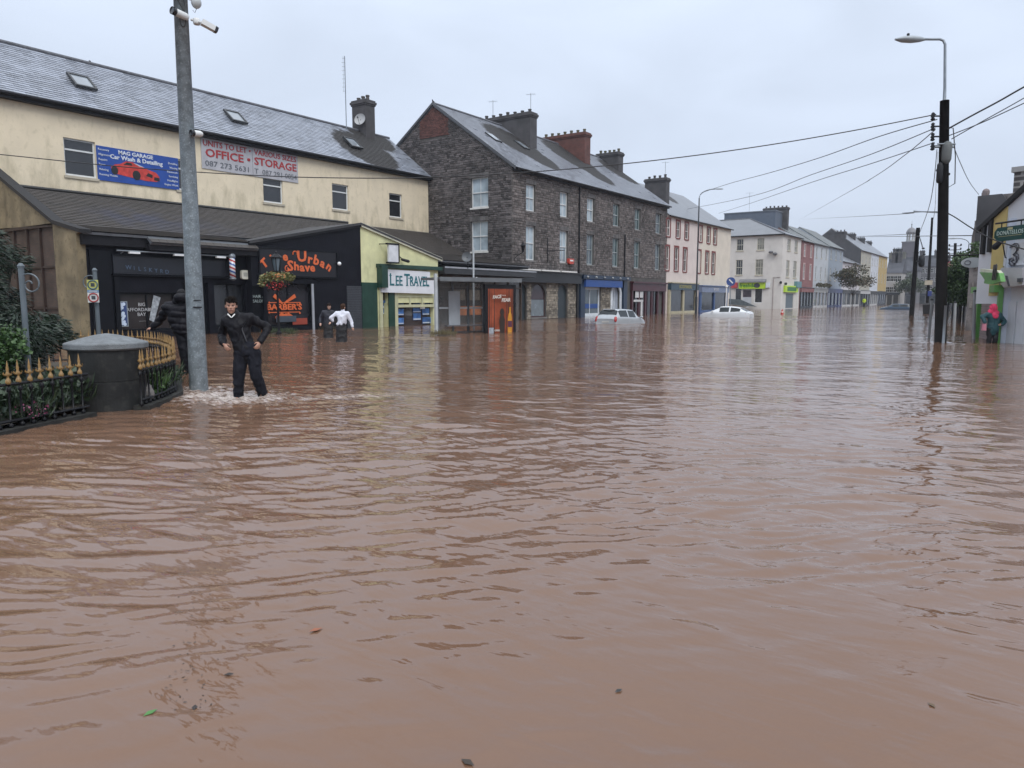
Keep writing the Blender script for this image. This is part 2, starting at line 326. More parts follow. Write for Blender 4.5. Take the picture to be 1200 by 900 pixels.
def window(F, r, parent, fm=pvc, gm=pale_glass, rev=.18, bars=(1, 1), fw=.07, sill=None, surround=None, lab=None, style='sash', arched=False):
    a, b, c, d = r[:4]; mb = MB(); d0, d1 = -rev+.02, -rev+.09
    mb.fb(F, a, a+fw, d0, d1, c, d); mb.fb(F, b-fw, b, d0, d1, c, d); mb.fb(F, a+fw, b-fw, d0, d1, c, c+fw*1.3); mb.fb(F, a+fw, b-fw, d0, d1, d-fw, d)
    if style == 'sash':
        m = (c+d)/2; mb.fb(F, a+fw, b-fw, d0, d1+.02, m-.035, m+.035)
        for i in range(bars[0]):
            u = a+(b-a)*(i+1)/(bars[0]+1); mb.fb(F, u-.018, u+.018, d0+.01, d1-.015, c+fw*1.3, m-.035); mb.fb(F, u-.018, u+.018, d0+.01, d1-.015, m+.035, d-fw)
    elif style == 'top':
        m = c+(d-c)*.70; mb.fb(F, a+fw, b-fw, d0, d1+.02, m-.04, m+.04)
    elif style == 'mull':
        for i in range(bars[0]): u = a+(b-a)*(i+1)/(bars[0]+1); mb.fb(F, u-.03, u+.03, d0, d1, c+fw*1.3, d-fw)
    w = mb.build('window', fm, parent)
    if lab: w['label'] = lab
    g = MB(); g.poly([F.p(a, d0+.02, c), F.p(b, d0+.02, c), F.p(b, d0+.02, d), F.p(a, d0+.02, d)]); g.build('pane', gm, w)
    if sill: s = MB(); s.fb(F, a-.08, b+.08, -rev+.09, .07, c-.13, c-.003); s.build('sill', sill, w)
    if surround:
        s = MB(); t = .2
        s.fb(F, a-t, a-.002, -.05, .035, c-.05, d+t); s.fb(F, b+.002, b+t, -.05, .035, c-.05, d+t); s.fb(F, a, b, -.05, .035, d+.002, d+t)
        s.build('surround', surround, w)
    return w
def roofslab(mb, p, t=.12):                               # p = 4 corners (bl, br, tr, tl)
    q = [Vector(x) for x in p]; n = (q[1]-q[0]).cross(q[3]-q[0]).normalized()
    if n.z < 0: n = -n
    mb.hexa([x-n*t for x in q]+q)
def slates(parent, p, sw, sh, mat, n_ind=0, t=.018, keep=None, cut=None):
    """slates laid on the quad p = (bl, br, tr, tl), slightly uneven; the n_ind largest-looking are objects of their own"""
    bl, br, tr, tl = [Vector(x) for x in p]; up = ((tl-bl).normalized()); L = (tl-bl).length; ux = (br-bl).normalized(); nrm = ux.cross(up)
    if nrm.z < 0: nrm = -nrm
    rows = int(L/sh); items = []
    for k in range(rows):
        f0 = k*sh/L; a = bl.lerp(tl, f0); b = br.lerp(tr, f0); Wd = (b-a).length; n = int(Wd/sw)+1; off = (k % 2)*sw/2
        for j in range(-1, n):
            x0 = max(j*sw+off, 0); x1 = min((j+1)*sw+off, Wd)
            if x1-x0 < sw*.3: continue
            c = a+ux*((x0+x1)/2)+up*(sh/2)
            if cut and cut(c): continue
            items.append((c, x1-x0))
    if n_ind:
        items.sort(key=lambda q: (q[0]-Vector((0, 0, EYE))).length)
    full = [it for it in items if it[1] > sw*.95]; ind = full[:n_ind]; ids = {id(i) for i in ind}; rest = [i for i in items if id(i) not in ids]
    def verts(w, jit=0):
        hw = w/2-.006; z0 = t*.25; hh = sh/2
        j = lambda: random.uniform(-jit, jit)
        return [(-hw, -hh-.03, t+.012+j()), (hw, -hh-.03, t+.012+j()), (hw, hh, z0+j()*.3), (-hw, hh, z0+j()*.3)]
    fc = ((0, 1, 2, 3), (0, 4, 5, 1), (1, 5, 6, 2), (3, 7, 4, 0))
    if ind:
        me = bpy.data.meshes.new('slate'); v = verts(sw); v += [(x, y, z-t) for x, y, z in v]; me.from_pydata(v, [], fc); me.materials.append(mat)
        pm = wm(parent).inverted()
        for c, w in ind:
            o = link('slate', me, parent); rot = Matrix((ux, up, nrm)).transposed()
            rot = rot @ Matrix.Rotation(random.uniform(-.012, .012), 3, 'Z') @ Matrix.Rotation(random.uniform(-.02, .02), 3, 'X')
            o.matrix_basis = pm @ (Matrix.Translation(c) @ rot.to_4x4())
    if rest:
        V = []; Fa = []
        for c, w in rest:
            i = len(V); vv = verts(w, .004); vv += [(x, y, z-t) for x, y, z in vv]
            V += [tuple(c+ux*x+up*y+nrm*z) for x, y, z in vv]; Fa += [tuple(i+q for q in f) for f in fc]
        me = bpy.data.meshes.new('slate_field'); me.from_pydata(V, [], Fa); me.materials.append(mat)
        tag(link('slate_field', me, parent, world=True), kind='stuff')
def stones(parent, F, u0, u1, z0, z1, holes, mat, top=None, wr=(.17, .44), hr=(.13, .235), name='stone_field', margin=.03):
    mb = MB(); z = z0; jj = lambda a: random.uniform(-a, a)
    while z < z1-.08:
        h = min(random.uniform(*hr), z1-z); u = u0-random.uniform(0, .15)
        while u < u1-.05:
            w = random.uniform(*wr); a = max(u, u0)+.008; b = min(u+w, u1)-.008; u += w
            hit = False
            for H in holes:
                if b > H[0]-margin and a < H[1]+margin and z+h > H[2]-margin and z < H[3]+margin:
                    if a < H[0]-margin-.1: b = H[0]-margin
                    elif b > H[1]+margin+.1: a = H[1]+margin
                    else: hit = True; break
            if hit or b-a < .08: continue
            um = (a+b)/2
            if top and z+h > top(um)-.02: continue
            c = z+.008; e = z+h-.008; dd = random.uniform(.018, .055); k = .02
            back = [F.p(a, 0.001, c), F.p(b, 0.001, c), F.p(b, 0.001, e), F.p(a, 0.001, e)]
            fr = [F.p(a+k+jj(.012), dd+jj(.008), c+k+jj(.01)), F.p(b-k+jj(.012), dd+jj(.008), c+k+jj(.01)), F.p(b-k+jj(.012), dd+jj(.008), e-k+jj(.01)), F.p(a+k+jj(.012), dd+jj(.008), e-k+jj(.01))]
            mb.hexa(back+fr, skip=(0,))
        z += h
    o = mb.build(name, mat, parent); tag(o, kind='stuff'); return o
def chimney(parent, x0, x1, y0, y1, z0, z1, mat, pots=4, potm=None, capm=None, name='chimney', along='x', cap=.12):
    mb = MB(); mb.box(x0, x1, y0, y1, z0, z1-.42); mb.box(x0-.06, x1+.06, y0-.06, y1+.06, z1-.42, z1-.30); mb.box(x0-cap, x1+cap, y0-cap, y1+cap, z1-.298, z1-.12); mb.box(x0-.05, x1+.05, y0-.05, y1+.05, z1-.118, z1)
    c = mb.build(name, mat, parent); p0 = None
    for i in range(pots):
        f = (i+.5)/pots
        cx, cy = ((x0+(x1-x0)*f, (y0+y1)/2) if along == 'x' else ((x0+x1)/2, y0+(y1-y0)*f))
        pm = MB(); h = random.uniform(.28, .42); pm.lathe([(.15, 0), (.13, h*.7), (.16, h*.75), (.16, h), (.11, h), (.11, h-.05)], (cx, cy, z1), 10); pm.build('chimney_pot', potm or mat, c)
    return c
def aerial(p, h, label, spread=.5, n=5, group=None):
    t = empty('tv_aerial', p, label, 'aerial', group); m = MB(); m.tube([(p[0], p[1], p[2]-.8), (p[0], p[1], p[2]+h)], .022, 6); m.build('mast', grey_metal, t)
    m = MB(); zt = p[2]+h-.1; m.tube([(p[0]-spread, p[1]-spread*.4, zt), (p[0]+spread, p[1]+spread*.4, zt)], .012, 5)
    for i in range(n):
        f = -1+2*i/(n-1); x = p[0]+spread*f; y = p[1]+spread*.4*f; m.tube([(x+.1, y-.28, zt), (x-.1, y+.28, zt)], .008, 4)
    m.build('antenna', grey_metal, t); return t

# ------------------------------------------------------------------ ground and flood water
WALK = {}
WZ = {}
def waterz(x, y):                                        # height of the rippled surface at a point
    r = math.hypot(x, y); a = math.atan2(-x, y); az = WZ['az']; a = a+2*math.pi if a < az[0] else a
    return float(WZ['h'][min(np.searchsorted(WZ['rr'], r), len(WZ['rr'])-1), np.searchsorted(az, a) % len(az)])
def water():
    g = MB(); g.poly([(-900, -900, -1.1), (900, -900, -1.1), (900, 1500, -1.1), (-900, 1500, -1.1)])
    g.build('ground', M('mud_ground', (.10, .07, .05), .9)); bpy.data.objects['ground']['kind'] = 'structure'
    rng = np.random.RandomState(3)
    perm = np.concatenate([rng.permutation(256)]*3); ga = rng.rand(256)*2*np.pi; gx, gy = np.cos(ga), np.sin(ga)
    def gn(x, y, s=0):
        xi = np.floor(x).astype(int); yi = np.floor(y).astype(int); xf = x-xi; yf = y-yi; xi = (xi+s*17) & 255; yi = (yi+s*31) & 255
        u = xf**3*(xf*(xf*6-15)+10); v = yf**3*(yf*(yf*6-15)+10)
        def d(i, j): h = perm[perm[(xi+i) & 255]+((yi+j) & 255)]; return gx[h]*(xf-i)+gy[h]*(yf-j)
        a = d(0, 0)*(1-u)+d(1, 0)*u; b = d(0, 1)*(1-u)+d(1, 1)*u
        return (a*(1-v)+b*v)*1.5
    az = np.concatenate([np.arange(YAW-R(43), YAW+R(44), R(.15)), np.arange(YAW+R(44), YAW-R(43)+2*np.pi-.01, R(4.5))])
    rr = [.7]
    while rr[-1] < 900: rr.append(rr[-1]*(1.0066 if rr[-1] > 1.6 else 1.04))
    rr = np.array(rr); A, Rr = np.meshgrid(az, rr); X = -np.sin(A)*Rr; Y = np.cos(A)*Rr
    V = X*FW[0]+Y*FW[1]; U = X*RT[0]+Y*RT[1]                       # along and across the set of the current
    wx = gn(U/2.6, V/2.6, 1)*.30+gn(U/8, V/8, 2)*.9; v = V+wx-.05*U; u = U+gn(U/4, V/4, 3)*.5
    def fade(lam): sp = Rr*.0066; return np.clip((lam/sp-1.8)/2.0, 0, 1)
    def ridge(n): return (1-np.abs(n)*2.0)
    md = np.clip(.5+gn(U/5, V/6, 5)*1.1, 0, 1); mq = np.clip(.5+gn(U/2.2, V/1.3, 6)*1.4, 0, 1)
    left = np.clip((-U+1.0)/2.4, 0, 1); midf = np.clip((V-2.7)/2.6, 0, 1)
    rough = np.clip(.15+.85*np.maximum(left*.85, midf)*(.6+.6*md), 0, 1.3)
    h = np.zeros_like(X)
    n1 = gn(u/.95, v/.27, 7); h += rough*(.35+mq)*fade(.27)*(.011*ridge(n1)+.012*gn(u/.8, v/.24, 21))
    n2 = gn(u/.46, v/.145, 8); h += rough*(.3+1.0*(1-mq))*fade(.145)*.012*ridge(n2)
    n3 = gn(u/2.4, v/.75, 9); h += (rough*.6+.08)*fade(.75)*.017*n3
    n4 = gn(u/6, v/1.9, 10); h += fade(1.9)*.03*n4*np.clip(V/9, .25, 1)
    n5 = gn(u/9, v/3.6, 11); h += fade(3.6)*.04*n5*np.clip(V/30, 0, 1)
    n6 = gn(u/.26, v/.11, 12); h += rough*fade(.11)*.0045*n6; WZ.update(az=az, rr=rr, h=h)
    foam = np.zeros_like(X)
    for (x, y, rad, f, tail) in FOAMS:
        d = np.hypot(X-x, Y-y); an = gn((X-x)*3.1, (Y-y)*3.1, 13)
        h += .020*np.exp(-(d/rad)**2*1.3)*(gn(X*7, Y*7, 14)*1.6+gn(X*16, Y*16, 15)*.8)*(d > .05)
        h += .010*np.cos(d*13+an*2)*np.exp(-(d/(rad*1.6))**2)
        q = np.exp(-(d/rad)**2); fo = q*f
        if tail:                                           # wake drifting off to one side
            dx = (X-x)*tail[0]+(Y-y)*tail[1]; dy = -(X-x)*tail[1]+(Y-y)*tail[0]
            fo = np.maximum(fo, f*.80*np.exp(-((dx-tail[2]/2)/(tail[2]*.55))**2-((dy-.09*dx*dx+.1)/(rad*(.35+.10*np.abs(dx))))**2))
        foam = np.maximum(foam, fo)
    nr, na = X.shape; co_ = np.stack([X.ravel(), Y.ravel(), h.ravel()], 1)
    me = bpy.data.meshes.new('flood_water'); i = np.arange(nr-1)[:, None]*na+np.arange(na)[None, :]; j = np.arange(nr-1)[:, None]*na+(np.arange(na)+1)[None, :] % na
    F = np.stack([i, i+na, j+na, j], 2).reshape(-1, 4); cap = np.arange(na)[::-1]
    me.vertices.add(len(co_)); me.vertices.foreach_set('co', co_.ravel()); nl = F.size+na
    me.loops.add(nl); me.loops.foreach_set('vertex_index', np.concatenate([F.ravel(), np.arange(na)]).astype(np.int32))
    me.polygons.add(len(F)+1); me.polygons.foreach_set('loop_start', np.concatenate([np.arange(len(F))*4, [F.size]]).astype(np.int32))
    me.update(calc_edges=True); me.validate(); me.polygons.foreach_set('use_smooth', np.ones(len(me.polygons), bool))
    at = me.attributes.new('foam', 'FLOAT', 'POINT'); at.data.foreach_set('value', foam.ravel().astype(np.float32))
    m = bpy.data.materials.new('flood_water'); m.use_nodes = True; t = m.node_tree; nn = t.nodes.new; lk = t.links.new; b = t.nodes['Principled BSDF']
    b.inputs['IOR'].default_value = 1.46; b.inputs['Roughness'].default_value = .045
    tcn = nn('ShaderNodeTexCoord'); n1 = nn('ShaderNodeTexNoise'); n1.inputs['Scale'].default_value = .12; n1.inputs['Detail'].default_value = 5; lk(tcn.outputs['Object'], n1.inputs[0])
    r = nn('ShaderNodeValToRGB'); lk(n1.outputs[0], r.inputs[0]); e = r.color_ramp.elements
    e[0].position = .3; e[0].color = (*WATER_A, 1); e[1].position = .7; e[1].color = (*WATER_B, 1)
    fa = nn('ShaderNodeAttribute'); fa.attribute_name = 'foam'; n2 = nn('ShaderNodeTexNoise'); n2.inputs['Scale'].default_value = 4.5; n2.inputs['Detail'].default_value = 10; n2.inputs['Roughness'].default_value = .78
    mpn = nn('ShaderNodeMapping'); mpn.inputs['Rotation'].default_value = (0, 0, -YAW); mpn.inputs['Scale'].default_value = (1, 2.2, 1); lk(tcn.outputs['Object'], mpn.inputs[0]); lk(mpn.outputs[0], n2.inputs[0])
    ad = nn('ShaderNodeMath'); ad.operation = 'MULTIPLY_ADD'; lk(fa.outputs['Fac'], ad.inputs[0]); ad.inputs[1].default_value = .38; lk(n2.outputs[0], ad.inputs[2])
    q = nn('ShaderNodeMapRange'); q.inputs[1].default_value = .70; q.inputs[2].default_value = .98; q.clamp = True; lk(ad.outputs[0], q.inputs[0])
    x = nn('ShaderNodeMix'); x.data_type = 'RGBA'; lk(q.outputs[0], x.inputs[0]); lk(r.outputs[0], x.inputs[6]); x.inputs[7].default_value = (.60, .54, .50, 1); lk(x.outputs[2], b.inputs['Base Color'])
    y = nn('ShaderNodeMix'); lk(q.outputs[0], y.inputs[0]); y.inputs[2].default_value = .045; y.inputs[3].default_value = .5; lk(y.outputs[0], b.inputs['Roughness'])
    # fine ripple relief, stretched along the crests
    mp2 = nn('ShaderNodeMapping'); mp2.inputs['Rotation'].default_value = (0, 0, -YAW); mp2.inputs['Scale'].default_value = (.42, 1.25, 1); lk(tcn.outputs['Object'], mp2.inputs[0])
    prev = None
    for sc, st, ds in ((1.4, .75, .06), (4.2, .75, .018), (10, .5, .006)):
        nb = nn('ShaderNodeTexNoise'); nb.inputs['Scale'].default_value = sc; nb.inputs['Detail'].default_value = 2.5; nb.inputs['Distortion'].default_value = .5; lk(mp2.outputs[0], nb.inputs[0])
        bn = nn('ShaderNodeBump'); bn.inputs['Distance'].default_value = ds; bn.inputs['Strength'].default_value = st; lk(nb.outputs[0], bn.inputs['Height'])
        if prev: lk(prev, bn.inputs['Normal'])
        prev = bn.outputs[0]
    lk(prev, b.inputs['Normal']); me.materials.append(m)
    tag(link('flood_water', me), kind='structure')
WATER_A = (.148, .081, .049); WATER_B = (.182, .107, .071)
FOAMS = [(-10.45, 7.2, 1.05, .98, (.80, .60, 3.2)), (-12.14, 7.48, .7, .9, None), (-11.2, 7.0, .9, .95, None), (-20.9, 18.7, 1.2, .55, (-.6, -.7, 3.5)), (-23.5, 20.5, 1.3, .5, (.6, .8, 5)), (-26.5, 21.5, 1.6, .45, None),
         (-1.3, 30.6, 1.0, .5, (-.9, .2, 2.5)), (-2.67, 31.9, .9, .6, None), (-21, 28, 2, .35, None), (-11.5, 6.1, .4, .5, None), (-20.9, 42.5, 2.0, .35, None)]
water()

# ------------------------------------------------------------------ frames of the main facades
XS = -30.5; XC = -39.95; XT = -31.8; YG = 45.25; YE = 13.97
FS = Fr((XS, 0), (0, 1)); FC = Fr((XC, 0), (0, 1)); FT = Fr((XT, 0), (0, 1)); FG = Fr((0, YG), (1, 0)); FE = Fr((0, YE), (1, 0))
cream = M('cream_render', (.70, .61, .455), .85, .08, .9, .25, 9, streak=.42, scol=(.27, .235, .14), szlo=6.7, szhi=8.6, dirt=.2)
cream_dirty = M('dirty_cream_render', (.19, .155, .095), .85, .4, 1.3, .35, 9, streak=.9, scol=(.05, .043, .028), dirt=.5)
s_cream = slate_mat('slate_cream', (.26, .285, .335), .34, stains=((-41.5, 40.0, 12.6, 3.0), (-43.8, 42.6, 14.1, 2.4)))
s_lean = slate_mat('slate_lean', (.050, .043, .038), .7, paint=True)
s_terr = slate_mat('slate_terrace', (.20, .215, .25), .35, stains=((-36.3, 52.0, 14.5, 3.4), (-34.6, 52.8, 13.2, 2.4), (-36.8, 62.2, 15, 3.6), (-34.4, 62.8, 13.2, 2.2), (-36.8, 72.0, 15, 2.8)))
s_far = slate_mat('slate_far', (.17, .18, .20), .4, stains=((-36, 84, 14.6, 2.2),))
fascia_blk = M('black_fascia', (.012, .012, .015), .5, .2, 3, .1, spec=.2)
stonewall_m = M('mortar', (.085, .08, .075), .9, .25, 2, .5, 14, streak=.3, scol=(.03, .03, .028))
stone_m = M('limestone_rubble', (.118, .104, .100), .8, .3, .45, .4, 12, island=.45)
stone_g = M('gable_stone', (.085, .076, .076), .75, .35, .5, .4, 12, island=.6)
stone_l = M('pale_rubble', (.21, .185, .15), .8, .25, .6, .4, 12, island=.5)
chim_m = M('dark_chimney_render', (.062, .06, .064), .85, .3, 1.5, .4, 10, streak=.5, scol=(.03, .03, .03))
pot_m = M('clay_pot', (.08, .072, .07), .8, .3, 3, .2)

# ------------------------------------------------------------------ the long cream building
def cream_building():
    T = empty('office_building', (XC, 30, 0), 'long cream rendered two storey building with grey slate roof behind the black shops', 'building')
    win = [(FC.rect(74, 163.5, 111, 207), 'top'), (FC.rect(206, 187, 222, 223), 'top'), (FC.rect(308, 209, 331, 238), 'top'), (FC.rect(389, 216, 408, 246), 'top'), (FC.rect(456, 227, 471, 255), 'top')]
    H = [(a, b, max(c, 7.2), d) for (a, b, c, d), _ in win]; Y0 = 8.0; Y1 = 45.2; ez = 11.3
    mb = MB(); wall(mb, FC, Y0, Y1, 0, ez, H, .2); mb.poly([FC.p(Y0, 0, 0), FC.p(Y0, -8, 0), FC.p(Y0, -8, ez), FC.p(Y0, -4.2, 14.6), FC.p(Y0, 0, ez)])
    mb.poly([FC.p(Y1, 0, 0), FC.p(Y1, -8, 0), FC.p(Y1, -8, ez), FC.p(Y1, -4.2, 14.6), FC.p(Y1, 0, ez)]); mb.poly([FC.p(Y0, -8, 0), FC.p(Y1, -8, 0), FC.p(Y1, -8, ez), FC.p(Y0, -8, ez)]); mb.build('wall', cream, T)
    for i, (h, k) in enumerate(zip(H, win)): window(FC, h, T, gm=dk_glass if i != 3 else dk_glass, rev=.2, style='top', fw=.08, sill=M('stone_sill', (.42, .38, .30), .8))
    # roof: x from XC+.35 (eave) to ridge XC-4.2
    p = [(XC+.35, Y0, ez-.1), (XC+.35, Y1, ez-.1), (XC-4.2, Y1, 14.68), (XC-4.2, Y0, 14.68)]
    r = MB(); roofslab(r, [Vector(x)-Vector((0, 0, .05)) for x in p]); roofslab(r, [(XC-8.3, Y0, ez-.1), (XC-8.3, Y1, ez-.1), (XC-4.2, Y1, 14.63), (XC-4.2, Y0, 14.63)]); rf = r.build('roof', lead, T)
    sky_r = []
    for (x0, y0, x1, y1) in ((75, 84, 116, 110), (259, 128, 292, 148), (401, 162, 425, 175)):   # skylights: corner rays met with the slope
        n = Vector((4.78/math.hypot(4.78, 4.55), 0, 4.55/math.hypot(4.78, 4.55))); n = Vector((3.78, 0, 4.55)).normalized()
        def hit(px, py):
            rr = Vector(ray(px, py)); o = Vector((XC+.35, 0, ez-.1))-Vector((0, 0, EYE)); t = o.dot(n)/rr.dot(n); return Vector((0, 0, EYE))+rr*t
        c = (hit(x0, y0)+hit(x1, y1))/2; w = .55; up = Vector((-4.55, 0, 3.78)).normalized(); uy = Vector((0, 1, 0)); hh = .62
        sky_r.append((c.y-w-.1, c.y+w+.1, c.z-.55, c.z+.55))
        f = MB(); cc = c+n*.03
        for a, b_, e0, e1 in ((-w, w, -hh, -hh+.1), (-w, w, hh-.1, hh), (-w, -w+.1, -hh+.1, hh-.1), (w-.1, w, -hh+.1, hh-.1)):
            q = [cc+uy*a+up*e0, cc+uy*b_+up*e0, cc+uy*b_+up*e1, cc+uy*a+up*e1]; f.hexa([x-n*.02 for x in q]+[x+n*.12 for x in q])
        so_ = f.build('skylight', M('skylight_frame', (.03, .032, .035), .45), T); g = MB(); g.poly([cc+n*.07+uy*a+up*b_ for a, b_ in ((-w+.1, -hh+.1), (w-.1, -hh+.1), (w-.1, hh-.1), (-w+.1, hh-.1))]); g.build('pane', glass('skylight_glass', (.22, .25, .28)), so_)
    slates(T, p, .52, .235, s_cream, 300, t=.026)
    f = MB(); f.box(XC+.01, XC+.36, Y0, Y1, ez-.42, ez-.2); f.build('fascia', fascia_blk, T)
    g = MB(); g.tube([(XC+.44, Y0, ez-.2), (XC+.44, 27, ez-.215), (XC+.44, Y1, ez-.2)], .08, 8); g.build('gutter', fascia_blk, T)
    rd = MB(); rd.tube([(XC-4.2, Y0, 14.72), (XC-4.2, Y1, 14.72)], .11, 8); rd.build('ridge_tile', M('ridge_tiles', (.10, .105, .12), .6, .3, 5), T)
    for y, z in ((29.0, 8.4),): pass
    # chimney and dish
    cx = XC-4.2; c = chimney(T, cx-.75, cx+.75, 41.9, 42.9, 13.5, FC.px(449, 122, -4.2+.7)[1], chim_m, 3, pot_m, along='x')
    d = empty('satellite_dish', (cx+.2, 41.7, 15.5), 'round pale satellite dish fixed on the dark chimney of the cream building', 'satellite dish')
    m = MB(); ax = Vector((.35, -.9, .25)).normalized(); ctr = Vector((cx+.35, 41.68, FC.px(454, 149, -4)[1])); tx = ax.cross(Vector((0, 0, 1))).normalized(); ty = tx.cross(ax)
    i0 = len(m.v); rings = ((.0, -.12), (.2, -.10), (.38, -.03), (.46, .03))
    for r_, z_ in rings:
        for j in range(20): g_ = j*math.pi/10; m.v.append(tuple(ctr+tx*math.cos(g_)*r_+ty*math.sin(g_)*r_+ax*z_))
    for k in range(3):
        for j in range(20): a = k*20+j; b = k*20+(j+1) % 20; m.f.append((a, b, b+20, a+20))
    m.build('dish', M('dish_grey', (.36, .37, .38), .5), d, True); m = MB(); m.tube([ctr-ty*.40, ctr+ax*.42-ty*.05], .018, 6); m.tube([ctr+ax*.36-ty*.05, ctr+ax*.46-ty*.05], .05, 8); m.tube([ctr-ax*.1, ctr-ax*.34], .03, 6); m.build('arm', dark_metal, d)
    # tall aerial mast
    mp_ = (cx+.3, 40.3); zt = onx(430, 75, cx+.3)[2]
    a = empty('aerial_mast', (mp_[0], mp_[1], 14.3), 'tall thin aerial mast with short side rods on the cream building ridge beside its chimney', 'aerial')
    m = MB(); m.tube([(mp_[0], mp_[1], 14.2), (mp_[0], mp_[1], zt)], .035, 6); m.build('mast', grey_metal, a); m = MB()
    for k in range(9):
        z = zt-.15-k*.30; m.tube([(mp_[0]-.2-.05*(k % 2), mp_[1]-.1, z), (mp_[0]+.02, mp_[1]+.03, z)], .012, 4)
    m.tube([(mp_[0]-.12, mp_[1]-.05, zt), (mp_[0]-.14, mp_[1]-.05, zt-2.6)], .012, 4); m.build('rods', grey_metal, a)
cream_building()

red_l = M('sign_red', (.34, .03, .035), .6, .25, 6, 0); grey_l = M('sign_grey_letters', (.12, .13, .15), .6, .2, 6, 0); white_l = M('sign_white', (.62, .66, .72), .5, .1, 6, 0)
def banners():
    a = FC.rect(112, 171, 207, 218); u0, u1 = a[0], a[1]; z1 = FC.px(160, 178)[1]; z0 = FC.px(160, 217)[1]+.02
    T = empty('garage_banner', FC.p(u0, .03, z0), 'blue banner reading MAG GARAGE Car Wash & Detailing with a red sports car', 'sign')
    b = MB(); b.fb(FC, u0, u1, .01, .06, z0, z1); b.build('board', M('banner_blue', (.012, .06, .30), .45, .12, 2, .05), T)
    W_ = u1-u0; H_ = z1-z0; U = lambda f: u0+W_*f; Z = lambda f: z0+H_*f; d = .068
    text('MAG GARAGE', .27, FC, U(.46), Z(.89), d, white_l, T, off=.008, fit=W_*.42); text('Car Wash & Detailing', .30, FC, U(.47), Z(.735), d, white_l, T, off=.008, fit=W_*.64)
    for i, s in enumerate(('Recovery', 'Alignment', 'Repairs', 'Tyres', 'Valeting', 'Running Mobile')): text(s, .15, FC, U(.015), Z(.90-.145*i), d, white_l, T, align='LEFT')
    for i, s in enumerate(('Detailing', 'Waxing', 'Paintwork', 'Servicing', 'Headlights', 'Engine Work')): text(s, .15, FC, U(.985), Z(.80-.135*i), d, white_l, T, align='RIGHT')
    c = [(.16, .30), (.155, .42), (.20, .52), (.27, .56), (.33, .655), (.42, .66), (.52, .56), (.60, .50), (.70, .44), (.74, .33), (.745, .22), (.70, .16), (.57, .15), (.36, .20), (.20, .25)]
    m = MB(); m.prism(FC, [(U(x), Z(y)) for x, y in c], .061, .072); m.build('car_picture', M('print_red', (.50, .045, .035), .5, .3, 5, 0), T)
    k = M('print_black', (.012, .012, .014), .5, .2, 5, 0); m = MB()
    for x, y, r_, s_ in ((.195, .34, .15, .55), (.455, .28, .17, .6)): m.prism(FC, [(U(x)+r_*2.2*s_*math.cos(g*.5236), Z(y)+r_*1.5*math.sin(g*.5236)) for g in range(12)], .073, .078)
    m.prism(FC, [(U(.30), Z(.545)), (U(.345), Z(.63)), (U(.40), Z(.63)), (U(.41), Z(.55))], .073, .078); m.prism(FC, [(U(.57), Z(.30)), (U(.60), Z(.40)), (U(.655), Z(.36)), (U(.65), Z(.26))], .073, .078); m.prism(FC, [(U(.67), Z(.20)), (U(.675), Z(.30)), (U(.74), Z(.29)), (U(.74), Z(.19))], .073, .078)
    m.build('car_print_dark', k, T); m = MB(); m.prism(FC, [(U(.42), Z(.64)), (U(.50), Z(.56)), (U(.56), Z(.55)), (U(.46), Z(.63))], .073, .078); m.build('windscreen_print', M('print_pale', (.45, .5, .55), .5, .1, 5, 0), T)
    # units to let
    u0 = FC.px(235, 170)[0]; u1 = FC.px(347.5, 170)[0]; z1 = FC.px(290, 169)[1]-.12; z0 = FC.px(290, 205)[1]; z0 -= .02
    T = empty('letting_sign', FC.p(u0, .03, z0), 'pale weathered board reading UNITS TO LET OFFICE STORAGE under the cream building eaves', 'sign')
    bm = M('sign_board_grey', (.40, .40, .43), .5, .12, 2, .05, streak=.3, scol=(.25, .24, .24)); um = u0+(u1-u0)*.50
    b = MB(); b.fb(FC, u0, um-.01, .01, .05, z0, z1); b.build('board', bm, T); b = MB(); b.fb(FC, um+.01, u1, .01, .055, z0, z1); b.build('board', bm, T)
    H_ = z1-z0; Z = lambda f: z0+H_*f; h = H_/1.75; d = .062
    hw_ = (u1-u0)/2; text('UNITS TO LET •', .46*h, FC, (u0+um)/2, Z(.83), d, red_l, T, fit=hw_*.93, off=.006); text('VARIOUS SIZES', .46*h, FC, (u1+um)/2, Z(.83), d, red_l, T, fit=hw_*.93, off=.006)
    text('OFFICE •', .64*h, FC, (u0+um)/2+.05, Z(.52), d, red_l, T, off=.014, fit=hw_*.88); text('STORAGE', .64*h, FC, (u1+um)/2, Z(.52), d, red_l, T, off=.014, fit=hw_*.93)
    text('087 273 5631', .44*h, FC, (u0+um)/2, Z(.18), d, grey_l, T, fit=hw_*.85); text('T  087 291 0054', .44*h, FC, (u1+um)/2, Z(.18), d, grey_l, T, fit=hw_*.93)
banners()

